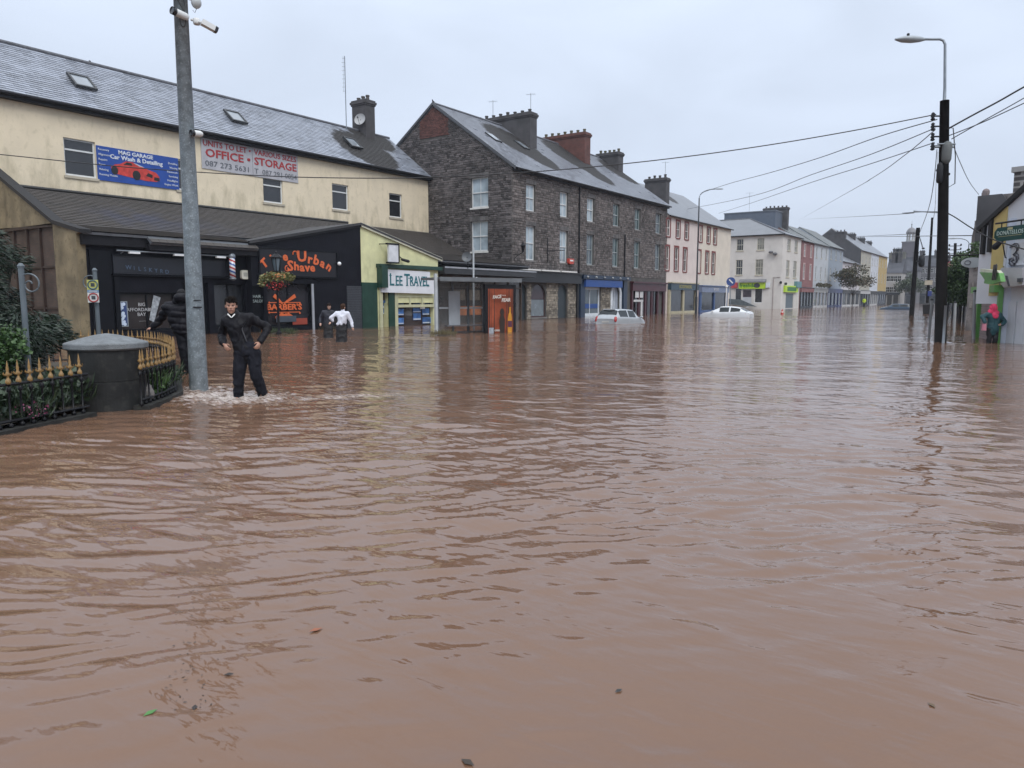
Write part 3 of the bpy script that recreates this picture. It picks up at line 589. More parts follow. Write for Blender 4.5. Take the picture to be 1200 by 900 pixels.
# ------------------------------------------------------------------ lean-to shops in front of it
def lean_to():
    T = empty('barber_shop_row', (XS, 18, 0), 'black painted shop row under a dark slate lean-to roof with cream end wall', 'building')
    Y1 = YG-.05; top = (-36.0, 6.36)
    # main slope
    for i, (xa, za, xb, zb, ya, yb, ni) in enumerate(((-32.15, 4.59, -36.0, 6.36, YE+.1, 33.0, 170), (-30.12, 4.22, -32.15, 4.59, YE+.1, 21.78, 60), (-29.86, 3.93, -30.12, 4.2, 16.6, 21.78, 20), (-36.0, 4.9, -39.9, 6.9, 33.0, Y1, 0), (-30.2, 4.0, -36.0, 4.9, 35.3, Y1, 0))):
        p = [(xa, ya, za), (xa, yb, za), (xb, yb, zb), (xb, ya, zb)]
        r = MB(); roofslab(r, [Vector(x)-Vector((0, 0, .04)) for x in p], .1); r.build('roof_deck', lead, T); slates(T, p, .36, .20, s_lean, ni, t=.022)
    r = MB(); r.box(XC+.01, -36.0, YE+.1, 33.0, 6.2, 6.33); r.build('flat_roof', M('lead_flat', (.05, .05, .055), .5, .2, 2), T); r = MB(); r.tube([(-36.0, YE+.1, 6.42), (-36.0, 33.0, 6.42)], .08, 6); r.build('ridge_tile', M('dark_ridge', (.03, .03, .03), .6), T)
    # end wall facing the garden: cream plaster over a framed brick panel
    def vz(x): return 4.59+.46*(-32.15-x) if x < -32.15 else 4.22+.18*(-30.12-x)
    m = MB(); X0_ = -42.0; xp = -32.35; zb = 4.80
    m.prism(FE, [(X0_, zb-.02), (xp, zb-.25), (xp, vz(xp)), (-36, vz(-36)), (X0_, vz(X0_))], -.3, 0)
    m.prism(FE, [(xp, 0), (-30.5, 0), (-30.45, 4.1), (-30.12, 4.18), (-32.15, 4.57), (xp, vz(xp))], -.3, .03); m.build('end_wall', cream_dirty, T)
    brick = masonry('panel_brick', (.085, .052, .040), (.065, .045, .036), (.06, .05, .042), .23, .08, .012)
    m = MB(); m.fb(FE, X0_, xp, -.3, -.12, 0, zb-.1); m.build('brick_panel', brick, T)
    m = MB(); fm = M('rusty_frame', (.03, .016, .012), .6, .3, 4)
    for x in (-32.42, -33.75, -34.95, -36.2, -37.6, -39.2): m.fb(FE, x-.05, x+.05, -.12, -.02, 0, 4.58)
    for z in (1.2, 2.9): m.fb(FE, X0_, -32.47, -.115, -.05, z-.04, z+.04)
    m.fb(FE, X0_, xp-.02, -.1, .0, 4.5, 4.62); m.build('panel_frame', fm, T)
    v = MB(); v.prism(FE, [(-30.0, 4.12), (-32.2, 4.56), (-42, vz(-42)), (-42, vz(-42)+.16), (-32.2, 4.72), (-30.0, 4.27)], -.35, .1); v.build('verge', M('verge_slate', (.022, .022, .024), .6, .3, 3, spec=.25), T)
    # black shopfront
    m = MB(); F = FS
    wn = F.rect(139, 343, 206, 392); wn = (wn[0], wn[1], .25, wn[3]); dr = (wn[1]+.35, wn[1]+1.55, -.3, 2.3); w2 = (dr[1]+.3, 21.4, .3, 2.3)
    wall(m, F, YE+.02, 21.8, -.5, 4.2, (wn, dr, w2), .25); m.build('wall', black_wall, T)
    window(F, wn, T, fm=black_paint, gm=glass('shop_glass', (.030, .026, .027), .05), rev=.25, style='mull', bars=(1, 1)); window(F, w2, T, fm=black_paint, gm=dk_glass, rev=.25, style='mull', bars=(1, 1))
    o = MB(); o.fb(F, dr[0], dr[1], -.24, -.18, -.3, 2.3); o.fb(F, dr[0]+.15, dr[1]-.15, -.18, -.16, .2, 2.1); o.build('door', black_paint, T)
    sb = F.rect(131, 309, 262, 331); s = MB(); s.fb(F, sb[0], sb[1], .0, .12, 2.62, 3.32); s.build('fascia_board', M('dark_fascia', (.012, .014, .02), .35, .15, 2, .05), T)
    s = MB(); s.fb(F, sb[0]-.05, sb[1]+.05, .12, .16, 3.32, 3.38); s.fb(F, sb[0]-.05, sb[1]+.05, .0, .16, 2.54, 2.60); s.fb(F, YE+.4, sb[0]-.1, .0, .10, -.3, 3.5); s.fb(F, sb[0]+.0, sb[0]+.18, .0, .14, -.3, 2.5); s.build('moulding', black_paint, T)
    s = MB(); s.fb(F, YE+.1, 16.6, .02, .28, 3.7, 4.12); s.fb(F, 16.6, 21.78, .02, .5, 3.6, 3.86); s.build('soffit', fascia_blk, T)
    blu = M('faded_blue_letters', (.06, .10, .16), .5, .2, 5, 0)
    for i, c in enumerate('WILSKYRD'[:8]): text(c, .24, F, F.px(149+i*6.4, 316)[0], F.px(149+i*6.4, 313.5+i*.75, .12)[1], .125, blu, T)
    # trough lamps
    pz = 3.52; t2 = empty('sign_light_rail', F.p(17, .4, pz), 'thin light rail with white lamps over the black shop fascia left of the barber pole', 'lamp rail')
    u0, u1 = F.px(131, 298)[0], F.px(262, 305)[0]; s = MB(); s.tube([F.p(u0, .4, pz), F.p(u1, .4, pz)], .03, 6)
    for u in (u0+.3, (u0+u1)/2, u1-.3): s.tube([F.p(u, .13, pz-.1), F.p(u, .4, pz)], .02, 5)
    s.build('rail', grey_metal, t2)
    for x in (151, 203, 252):
        u = F.px(x, 300)[0]; s = MB(); s.fb(F, u-.22, u+.22, .36, .5, pz-.1, pz-.02); s.build('lamp', M('lamp_white', (.7, .72, .74), .4), t2)
    # poster and window lettering
    pr = F.rect(134, 353, 148.5, 383, .01); P = empty('dotted_poster', F.p(pr[0], .02, pr[2]), 'narrow blue poster covered with white round shapes in the black shop window', 'poster')
    s = MB(); s.fb(F, pr[0], pr[1], .01, .05, pr[2], pr[3]); s.build('frame', M('poster_frame', (.22, .25, .27), .5), P); s = MB(); s.fb(F, pr[0]+.04, pr[1]-.04, .05, .056, pr[2]+.04, pr[3]-.04); s.build('sheet', M('poster_blue', (.02, .045, .14), .5), P)
    s = MB()
    for i in range(34):
        cu = random.uniform(pr[0]+.1, pr[1]-.1); cz = random.uniform(pr[2]+.1, pr[3]-.1); r_ = random.uniform(.035, .075); s.prism(F, [(cu+r_*math.cos(g*.785), cz+r_*math.sin(g*.785)) for g in range(8)], .056, .0605+.0003*i)
    s.build('dots', M('poster_dot', (.5, .58, .7), .5), P)
    wl = M('window_letters', (.45, .46, .48), .5, .1, 5, 0)
    for t_, x, y, sz in (('BIG', 166, 357, .20), ('AFFORDABLE', 165, 363, .20), ('BAY', 166, 368.5, .20), ('...........', 167, 375.5, .12)):
        u, z = F.px(x, y, -.14); text(t_, sz, F, u, z, -.14, wl, T, ex=.004)
    st = MB(); c = F.px(181, 361, -.13); m4 = M('flyer_mix', (.30, .33, .36), .5, .4, 9, 0)
    st.prism(F, [(c[0]-.25, c[1]-.5), (c[0]-.05, c[1]-.6), (c[0]+.3, c[1]+.45), (c[0], c[1]+.55)], -.15, -.13); st.build('flyer', m4, T)
    # barber pole
    u, z0 = F.px(273, 329, .45); z1 = F.px(271, 298, .45)[1]; P = empty('barber_pole', F.p(u, .45, z0), 'red white and blue striped barber pole on the black wall', 'barber pole'); c = F.p(u, .45, 0)
    bp = bpy.data.materials.new('barber_stripes'); bp.use_nodes = True; t = bp.node_tree; nn = t.nodes.new; lk = t.links.new; tcn = nn('ShaderNodeTexCoord'); sp = nn('ShaderNodeSeparateXYZ'); lk(tcn.outputs['Object'], sp.inputs[0])
    gm_ = nn('ShaderNodeTexGradient'); gm_.gradient_type = 'RADIAL'; mpn = nn('ShaderNodeMapping'); lk(tcn.outputs['Object'], mpn.inputs[0]); mpn.inputs['Location'].default_value = (-c[0], -c[1], 0); lk(mpn.outputs[0], gm_.inputs[0])
    a = nn('ShaderNodeMath'); a.operation = 'MULTIPLY_ADD'; lk(sp.outputs[2], a.inputs[0]); a.inputs[1].default_value = 3.0; lk(gm_.outputs['Fac'], a.inputs[2]); fr = nn('ShaderNodeMath'); fr.operation = 'FRACT'; lk(a.outputs[0], fr.inputs[0])
    rp = nn('ShaderNodeValToRGB'); rp.color_ramp.interpolation = 'CONSTANT'; lk(fr.outputs[0], rp.inputs[0]); e = rp.color_ramp.elements; e[0].color = (.6, .62, .66, 1); e[1].position = .25; e[1].color = (.4, .05, .05, 1)
    q = e.new(.5); q.color = (.6, .62, .66, 1); q = e.new(.75); q.color = (.03, .10, .32, 1); lk(rp.outputs[0], t.nodes['Principled BSDF'].inputs['Base Color']); t.nodes['Principled BSDF'].inputs['Roughness'].default_value = .2
    h = z1-z0; s = MB(); s.lathe([(.13, z0+.12), (.13, z1-.16)], (c[0], c[1], 0), 18); s.build('striped_cylinder', bp, P, True)
    s = MB(); s.lathe([(.14, z1-.16), (.155, z1-.14), (.155, z1-.03), (.08, z1+.03), (.02, z1+.05)], (c[0], c[1], 0), 16); s.build('cap', grey_metal, P, True); s = MB(); s.lathe([(.03, z0), (.09, z0+.03), (.15, z0+.08), (.15, z0+.12)], (c[0], c[1], 0), 16); s.build('base', grey_metal, P, True)
    s = MB(); s.tube([F.p(u, .0, z1-.3), F.p(u, .2, z1-.05), F.p(u, .45, z1+.02)], .03, 6); s.tube([F.p(u, .0, z0+.2), F.p(u, .32, z0+.2)], .03, 6); s.build('bracket', iron, P)
    u, z = F.px(288, 322, .06); A = empty('alarm_box', F.p(u, .05, z), 'white alarm box on the black wall between barber pole and barber sign', 'alarm box'); s = MB(); s.prism(F, [(u-.27, z-.16), (u-.2, z-.21), (u+.2, z-.21), (u+.27, z-.16), (u+.27, z+.16), (u+.2, z+.21), (u-.2, z+.21), (u-.27, z+.16)], .01, .14); s.build('cover', M('alarm_white', (.6, .6, .52), .4), A)
    s = MB(); s.fb(F, u-.17, u+.17, .14, .145, z-.08, z+.1); s.build('badge', M('alarm_badge', (.35, .36, .32), .4), A)
lean_to()

orange = M('orange_letters', (.62, .13, .04), .45, .12, 6, 0)
FB = Fr((-30.1, 0), (0, 1))
def gable_shop():
    F = FB; T = empty('barber_shop', (-30.1, 25, 0), 'black painted gabled barber shop with orange lettering beside the travel agency', 'shop')
    ya, yr, yb = F.px(293, 285)[0], F.px(422, 264)[0], F.px(513, 303)[0]; za, zr, zb = F.px(293, 285)[1], F.px(422, 264)[1], F.px(513, 303)[1]
    wn = F.rect(340, 343, 366, 381); wn = (F.px(313, 340)[0], F.px(366, 340)[0], .25, 2.35)
    m = MB(); sh = F.rect(405, 335, 433, 386); sh = (sh[0], yr-.0-.01, -.3, F.px(415, 335)[1])
    w0 = (F.px(296, 345)[0], F.px(309, 345)[0], -.2, 2.2)
    wall(m, F, ya, yr, -.5, za-.01, (wn, w0), .3); m.poly([F.p(ya, 0, za-.01), F.p(yr, 0, za-.01), F.p(yr, 0, zr)]); m.poly([F.p(ya, 0, -.5), F.p(ya, -3, -.5), F.p(ya, -3, za), F.p(ya, 0, za)]); m.build('wall', black_wall, T)
    # shallow brick arch over the window
    a = MB(); uc = (wn[0]+wn[1])/2; n = 14; hw = (wn[1]-wn[0])/2+.5
    for k in range(n):
        t0 = -1+2*k/n; t1 = t0+2/n-.01
        a.prism(F, [(uc+hw*t0, 2.45+.38*(1-t0*t0)), (uc+hw*t1, 2.45+.38*(1-t1*t1)), (uc+hw*t1*1.03, 2.75+.38*(1-t1*t1)), (uc+hw*t0*1.03, 2.75+.38*(1-t0*t0))], .0, .05)
    a.build('brick_arch', black_wall, T)
    window(F, wn, T, fm=black_paint, gm=glass('barber_glass', (.024, .024, .03), .05), rev=.3, style='mull', bars=(1, 1), fw=.06)
    o = MB(); o.fb(F, w0[0], w0[1], -.3, -.2, -.3, 2.2); o.build('door', black_paint, T)
    p = MB(); u = F.px(383-20, 350)[0]; p.fb(F, wn[1]-.07, wn[1]+.05, .0, .06, 0, 2.35); p.build('white_jamb', M('grey_jamb', (.32, .34, .38), .5), T)
    wc = (wn[0]+wn[1])/2; # items low in the window
    s = MB(); s.fb(F, wn[1]-1.2, wn[1]-.3, -.13, -.1, .3, .62); 
    s.build('red_counter', M('red_brown', (.28, .05, .03), .5), T); s = MB(); s.fb(F, wn[1]-2.2, wn[1]-1.0, -.10, -.08, .45, .75); s.build('blue_sofa', M('slate_blue', (.05, .065, .085), .5), T)
    # roof
    r = MB()
    for (y0, z0, y1, z1) in ((ya-.1, za-.02, yr, zr+.02), (yb+.25, zb-.06, yr, zr+.02)):
        q = [(-29.95, y0, z0), (-29.95, y1, z1), (-36, y1, z1), (-36, y0, z0)]; r.hexa([Vector(x) for x in q]+[Vector(x)+Vector((0, 0, .1)) for x in q])
    r.build('roof', M('roof_felt', (.035, .035, .038), .6, .3, 2, .2), T)
    v = MB(); v.prism(F, [(ya-.12, za-.12), (yr, zr-.1), (yr, zr+.14), (ya-.12, za+.1)], .02, .1); v.build('verge', fascia_blk, T)
    # sign
    s0 = F.rect(303, 290, 393, 321); zt = F.px(303, 290.5)[1]; zbm = F.px(303, 321)[1]-.05
    G = empty('barber_sign', F.p(s0[0], .05, zbm), 'black sign board reading The Urban Shave in orange letters', 'sign'); b = MB(); b.fb(F, s0[0], s0[1], .0, .06, zbm, zt); b.build('board', M('sign_black', (.008, .008, .012), .4, .1, 3, .05), G)
    b = MB(); t_ = .07; b.fb(F, s0[0]-t_, s0[1]+t_, .0, .1, zt, zt+t_); b.fb(F, s0[0]-t_, s0[1]+t_, .0, .1, zbm-t_, zbm); b.fb(F, s0[0]-t_, s0[0], .0, .1, zbm, zt); b.fb(F, s0[1], s0[1]+t_, .0, .1, zbm, zt); b.build('frame', black_paint, G)
    for c, x, y, ro, sz in (('T', 309.5, 309, 40, .52), ('h', 320, 303, 25, .5), ('e', 334, 301, 5, .52), ('U', 353.5, 300.5, 0, .74), ('r', 363, 304, -10, .60), ('b', 370.5, 305.5, -18, .62), ('a', 378, 309, -28, .56), ('n', 385.5, 313, -38, .56)):
        u, z = F.px(x, y, .06); text(c, sz*1.08, F, u, z, .07, orange, G, rot=R(ro), off=.022, sx=1.1)
    for c, x, y, sz in (('S', 340, 312, .66), ('h', 347.3, 312.3, .54), ('a', 353.8, 313.6, .54), ('v', 360, 313.8, .54), ('e', 366, 314, .54)):
        u, z = F.px(x, y, .06); text(c, sz*1.05, F, u, z, .07, orange, G, off=.02, sx=1.15)
    m = MB()
    for (x, y, r_, a0, a1) in ((336.5, 314.5, .13, 90, 300), (345.5, 297.5, .13, -20, 200)):   # swashes
        u, z = F.px(x, y, .06); m.tube([F.p(u+r_*math.cos(R(a)), .075, z+r_*math.sin(R(a))) for a in np.linspace(a0, a1, 12)], .028, 6)
    m.build('swash', orange, G)
    # window decal BARBER'S
    D = -.18; u = lambda x, y: F.px(x, y, D); w = empty('barbers_decal', F.p(u(334, 360)[0], D, 1.2), "orange BARBER'S lettering with crossed razors on the shop window", 'window sign')
    c = u(333.5, 360); text("BARBER'S", .40, F, c[0], c[1], D, orange, w, off=.014, sx=1.28, ex=.006)
    m = MB()
    for y in (354.6, 366.2):
        a, b = u(315.5, y), u(351.5, y+.6); m.fb(F, a[0], b[0], D-.005, D+.005, a[1]-.02, a[1]+.02)
        for e_ in (a, b): m.prism(F, [(e_[0]-.06, e_[1]), (e_[0], e_[1]-.06), (e_[0]+.06, e_[1]), (e_[0], e_[1]+.06)], D-.006, D+.007)
    m.build('rule', orange, w); m = MB()
    for (xa, ya_, xb, yb_, r0, r1) in ((321, 346, 331, 356, .10, .04), (346, 346.5, 333, 355.5, .10, .04), (331, 367, 323.5, 373.5, .05, .11), (337, 367, 343.5, 373, .05, .11)):
        p0, p1 = u(xa, ya_), u(xb, yb_); dx, dz = p1[0]-p0[0], p1[1]-p0[1]; L = math.hypot(dx, dz); nx, nz_ = -dz/L, dx/L
        m.prism(F, [(p0[0]-nx*r0, p0[1]-nz_*r0), (p1[0]-nx*r1, p1[1]-nz_*r1), (p1[0]+nx*r1, p1[1]+nz_*r1), (p0[0]+nx*r0, p0[1]+nz_*r0)], D-.004, D+.009)
    p0 = u(333.5, 369.5); m.prism(F, [(p0[0]-.33, p0[1]-.11), (p0[0], p0[1]-.02), (p0[0]+.33, p0[1]-.11), (p0[0]+.25, p0[1]+.08), (p0[0]+.08, p0[1]+.1), (p0[0], p0[1]+.06), (p0[0]-.08, p0[1]+.1), (p0[0]-.25, p0[1]+.08)], D-.004, D+.008); m.build('razor', orange, w)
    wl = M('pale_window_letters', (.30, .36, .36), .5, .1, 5, 0); c = F.px(303, 350, -.12); 
    text('HAIR &', .2, F, c[0], c[1]+.1, -.12, wl, T, ex=.004); text('SALON', .2, F, c[0], c[1]-.12, -.12, wl, T, ex=.004)
    l = empty('wall_light', F.p(F.px(397, 309)[0], .2, F.px(397, 309)[1]), 'small white floodlight at the right end of the barber sign', 'light'); u_, z_ = F.px(398, 309, .3); m = MB(); m.ell(F.p(u_, .28, z_), (.09, .11, .10)); m.build('head', M('lamp_white2', (.75, .78, .8), .3), l, True); m = MB(); m.tube([F.p(u_-.1, 0, z_), F.p(u_, .25, z_)], .02, 5); m.build('arm', iron, l)

    # ---- travel agency half
    T2 = empty('travel_agency', (-30.1, 32, 0), 'pale yellow gabled travel agency with dark green pillars', 'shop'); yel = M('pale_yellow_render', (.62, .62, .36), .8, .12, 1.5, .3, 8, streak=.5, scol=(.25, .27, .15))
    green = M('dark_green_paint', (.012, .045, .032), .35, .2, 3, .1); trim = M('cream_trim', (.46, .46, .30), .5, .1, 3)
    dsp = (F.px(456, 355)[0], F.px(508, 355)[0], -.3, F.px(470, 355)[1]); sd = (F.px(446.5, 350)[0], F.px(455, 350)[0], -.3, F.px(450, 342)[1])
    shr = (F.px(406, 340)[0], F.px(427, 340)[0], -.3, F.px(415, 336)[1])
    m = MB(); wall(m, F, yr+.002, yb, -.5, zb, ((dsp[0]-.18, dsp[1], -.3, dsp[3]), sd), .35); m.poly([F.p(yr+.002, 0, zb), F.p(yb, 0, zb), F.p(yr+.002, 0, zr)]); m.poly([F.p(yb, 0, -.5), F.p(yb, -3, -.5), F.p(yb, -3, zb), F.p(yb, 0, zb)]); m.build('wall', yel, T2)
    v = MB(); v.prism(F, [(yr+.01, zr-.08), (yb+.3, zb-.16), (yb+.3, zb+.06), (yr+.01, zr+.14)], .02, .12); v.build('verge', M('pale_verge', (.55, .55, .45), .6), T2)
    g = MB(); g.fb(F, F.px(423, 330)[0], F.px(441, 330)[0], .01, .07, -.5, F.px(430, 331)[1]); g.fb(F, F.px(441, 300)[0], F.px(448, 300)[0], .01, .42, F.px(444, 337, .3)[1], F.px(444, 311, .3)[1]); g.fb(F, F.px(449, 350)[0]+.9, F.px(455, 350)[0], -.02, .05, -.4, 2.0)
    g.fb(F, F.px(441, 300)[0]-.05, yb+.1, .0, .30, F.px(470, 315)[1]-.0, F.px(470, 311.5)[1]+.04); g.build('green_pilaster', green, T2)
    t = MB(); t.fb(F, F.px(443.5, 350)[0], F.px(447, 350)[0], .02, .12, -.5, F.px(445, 339)[1]); t.fb(F, F.px(462, 350)[0], F.px(465.5, 350)[0], .0, .06, -.5, F.px(463, 340)[1]); zt2 = F.px(485, 346.5)[1]
    zz = (F.px(485, 358)[1], F.px(485, 349)[1]); ua, ub_ = F.px(465, 350)[0], F.px(508, 350)[0]; t.fb(F, ua, ub_, .0, .06, zz[0]-.1, zz[0]+.06); t.fb(F, ua, ub_, .0, .05, zt2-.1, zt2)
    for k in (0, 1, 2, 3): uu = ua+(ub_-ua)*k/3; t.fb(F, uu-.06, uu+.06, .0, .055, zz[0]+.06, zt2-.1)
    t.build('trim', trim, T2)
    g = MB(); g.fb(F, dsp[0]-.18, dsp[1], -.3, -.28, -.3, dsp[3]); g.fb(F, sd[0], sd[1], -.3, -.28, -.3, sd[3]); g.build('pane', glass('travel_glass', (.028, .018, .017)), T2)
    for (x0, y0, x1, y1) in ((466, 351, 473, 359), (466, 362, 473, 369.5), (466, 372.5, 473, 380), (484, 351, 493, 360), (484, 361, 493, 366), (484, 367, 493, 375), (495, 351, 503, 359), (495, 361.5, 503, 369), (495, 371.5, 503.5, 379), (447.7, 352, 454, 361), (447.7, 362, 454, 368), (504, 372, 508, 379)):
        r_ = F.rect(x0, y0, x1, y1, -.24); s = MB(); s.fb(F, r_[0], r_[1], -.27, -.235, r_[2], r_[3]); o = s.build('poster', M('holiday_poster', (.05, .14, .36), .4, .5, 3.5, 0, objr=.4), T2)
        s = MB(); s.fb(F, r_[0]+.02, r_[1]-.02, -.235, -.23, r_[2]+.02, r_[2]+(r_[3]-r_[2])*.22); s.build('white_strip', M('poster_white', (.55, .6, .66), .5), o)
    r_ = F.rect(492.5, 354, 498, 362, -.2); s = MB(); s.fb(F, r_[0], r_[1], -.23, -.21, r_[2], r_[3]); s.build('notice', white_paint, T2)
    G = empty('travel_sign', F.p(31, .1, 2), 'white sign board reading LEE TRAVEL in teal letters', 'sign'); d1 = .22
    X = [(448, 322), (452, 317), (504, 320), (504, 328.5), (509, 329), (509, 338), (448, 337)]; X = [(452, 316.5), (504, 319.5), (504, 327.5), (509.5, 328), (509.5, 345.5), (447.5, 343.5), (447.5, 331), (452, 326)]
    s = MB(); s.prism(F, [F.px(x, y-1.0, d1) for x, y in X][::-1], .02, d1); s.build('board', M('travel_board', (.66, .68, .72), .45, .06, 2, .03), G)
    teal = M('teal_letters', (.005, .12, .15), .45, .1, 5, 0)
    for w_, xa, xb, y in (('L', 459, 0, 328.3), ('EE', 467.5, 0, 329.6), ('T', 477, 0, 328.8), ('RAVEL', 491.5, 0, 330.2)):
        u_, z_ = F.px(xa, y, d1); big = w_ in 'LT'; text(w_, (.98 if big else .80), F, u_, z_, d1+.006, teal, G, sx=.74 if not big else .8, off=.012)
        if big: # serifs
            pass
    ser = MB()
    def sf(x, y, w=.13): u_, z_ = F.px(x, y, d1); ser.fb(F, u_-w, u_+w, d1+.001, d1+.017, z_-.018, z_+.018)
    for x in (458, 464, 471, 477, 482.2, 489, 493, 496, 501.8): sf(x, 334.0+(x-458)*.03, .09)
    for x in (457.5, 475, 479.6, 482): sf(x, 322.8 if x < 478 and x not in (464,) else 326, .09)
    ser.build('serif', teal, G)
    # hanging lantern box sign, cctv
    r_ = F.rect(455, 287, 466, 307, .5); L = empty('box_sign', F.p(r_[0], .5, r_[3]), 'small white hanging box sign on a black bracket above the travel sign', 'sign'); s = MB(); s.fb(F, r_[0], r_[1], .42, .55, r_[2], r_[3]); s.build('panel', M('box_white', (.6, .62, .66), .4), L)
    s = MB(); s.fb(F, r_[0]-.12, r_[1]+.06, .4, .57, r_[3], r_[3]+.09); s.fb(F, r_[0]-.1, r_[1]+.06, .4, .57, r_[2]-.08, r_[2]); s.fb(F, r_[1], r_[1]+.05, 0, .6, r_[2], r_[3]); s.tube([F.p(r_[0]-.2, 0, r_[3]+.04), F.p(r_[0], .5, r_[3]+.04)], .025, 5); s.build('bracket', iron, L)
    u_, z_ = F.px(475, 305, .3); L = empty('security_camera', F.p(u_, .3, z_), 'small dark security camera on the pale yellow gable', 'camera'); s = MB(); s.cap(F.p(u_-.15, .2, z_+.04), F.p(u_+.12, .42, z_-.06), .08, .09); s.build('housing', dark_metal, L, True); s = MB(); s.tube([F.p(u_-.12, 0, z_+.2), F.p(u_-.1, .2, z_+.05)], .025, 5); s.build('arm', dark_metal, L)
    # roller shutter left of the pillar
    s = MB(); a, b = shr[0], shr[1]
    for k in range(26): s.fb(F, a, b, .0, .035+.012*(k % 2), -.1+k*.092, -.1+k*.092+.08)
    s.build('roller_shutter', M('shutter_grey', (.045, .05, .06), .4, .15, 3), T)
gable_shop()

# ------------------------------------------------------------------ the dark glazed shop between the agency and the stone gable
def corner_shop():
    F = FS; T = empty('cafe_shop', (XS, 40, 0), 'low dark shop with glazed front and canopy against the stone gable', 'shop'); y0, y1 = 35.6, YG-.06
    m = MB(); m.fb(F, y0, y1, -6, -.6, -.5, 3.6); m.build('wall', M('dark_shop_wall', (.03, .03, .034), .6), T)
    m = MB(); m.hexa([(-30.3, y0, 3.75), (-30.3, y1, 3.75), (-36, y1, 3.75), (-36, y0, 3.75), (-30.3, y0, 3.85), (-30.3, y1, 3.85), (-36, y1, 4.7), (-36, y0, 4.7)]); m.build('roof_core', fascia_blk, T)
    m = MB(); m.fb(F, y0-.2, y1+.6, -.6, .5, 3.15, 3.62); m.build('canopy', M('canopy_dark', (.03, .032, .036), .45, .2, 2), T); m = MB(); m.fb(F, y0-.2, y1+.6, .5, .54, 3.5, 3.6); m.build('canopy_edge', M('edge_pale', (.28, .3, .33), .5), T)
    n = 6; fr = MB(); w = (y1-y0)/n
    for i in range(n+1): fr.fb(F, y0+w*i-.05, y0+w*i+.05, -.55, -.4, -.4, 3.1)
    fr.fb(F, y0, y1, -.55, -.41, 2.3, 2.4); fr.fb(F, y0, y1, -.55, -.41, 3.0, 3.12); f = fr.build('window', M('brown_frame', (.06, .04, .03), .5), T)
    g = MB(); g.fb(F, y0, y1, -.6, -.5, -.4, 3.1); g.build('pane', glass('cafe_glass', (.05, .04, .033)), f)
    o = M('orange_board', (.40, .13, .04), .5, .4, 2); s = MB()
    s.fb(F, y0+1.4, y0+4.8, -.48, -.44, .5, 1.1); s.fb(F, y0+5.2, y0+6.6, -.48, -.44, .4, 1.2); s.build('counter', o, T)
    s = MB(); s.fb(F, y0+1.5, y0+3, -.48, -.45, 1.5, 2.2); s.fb(F, y0+3.4, y0+4.6, -.48, -.45, 1.5, 2.2); s.build('menu_board', M('menu', (.14, .11, .08), .5, .5, 6), T)
corner_shop()

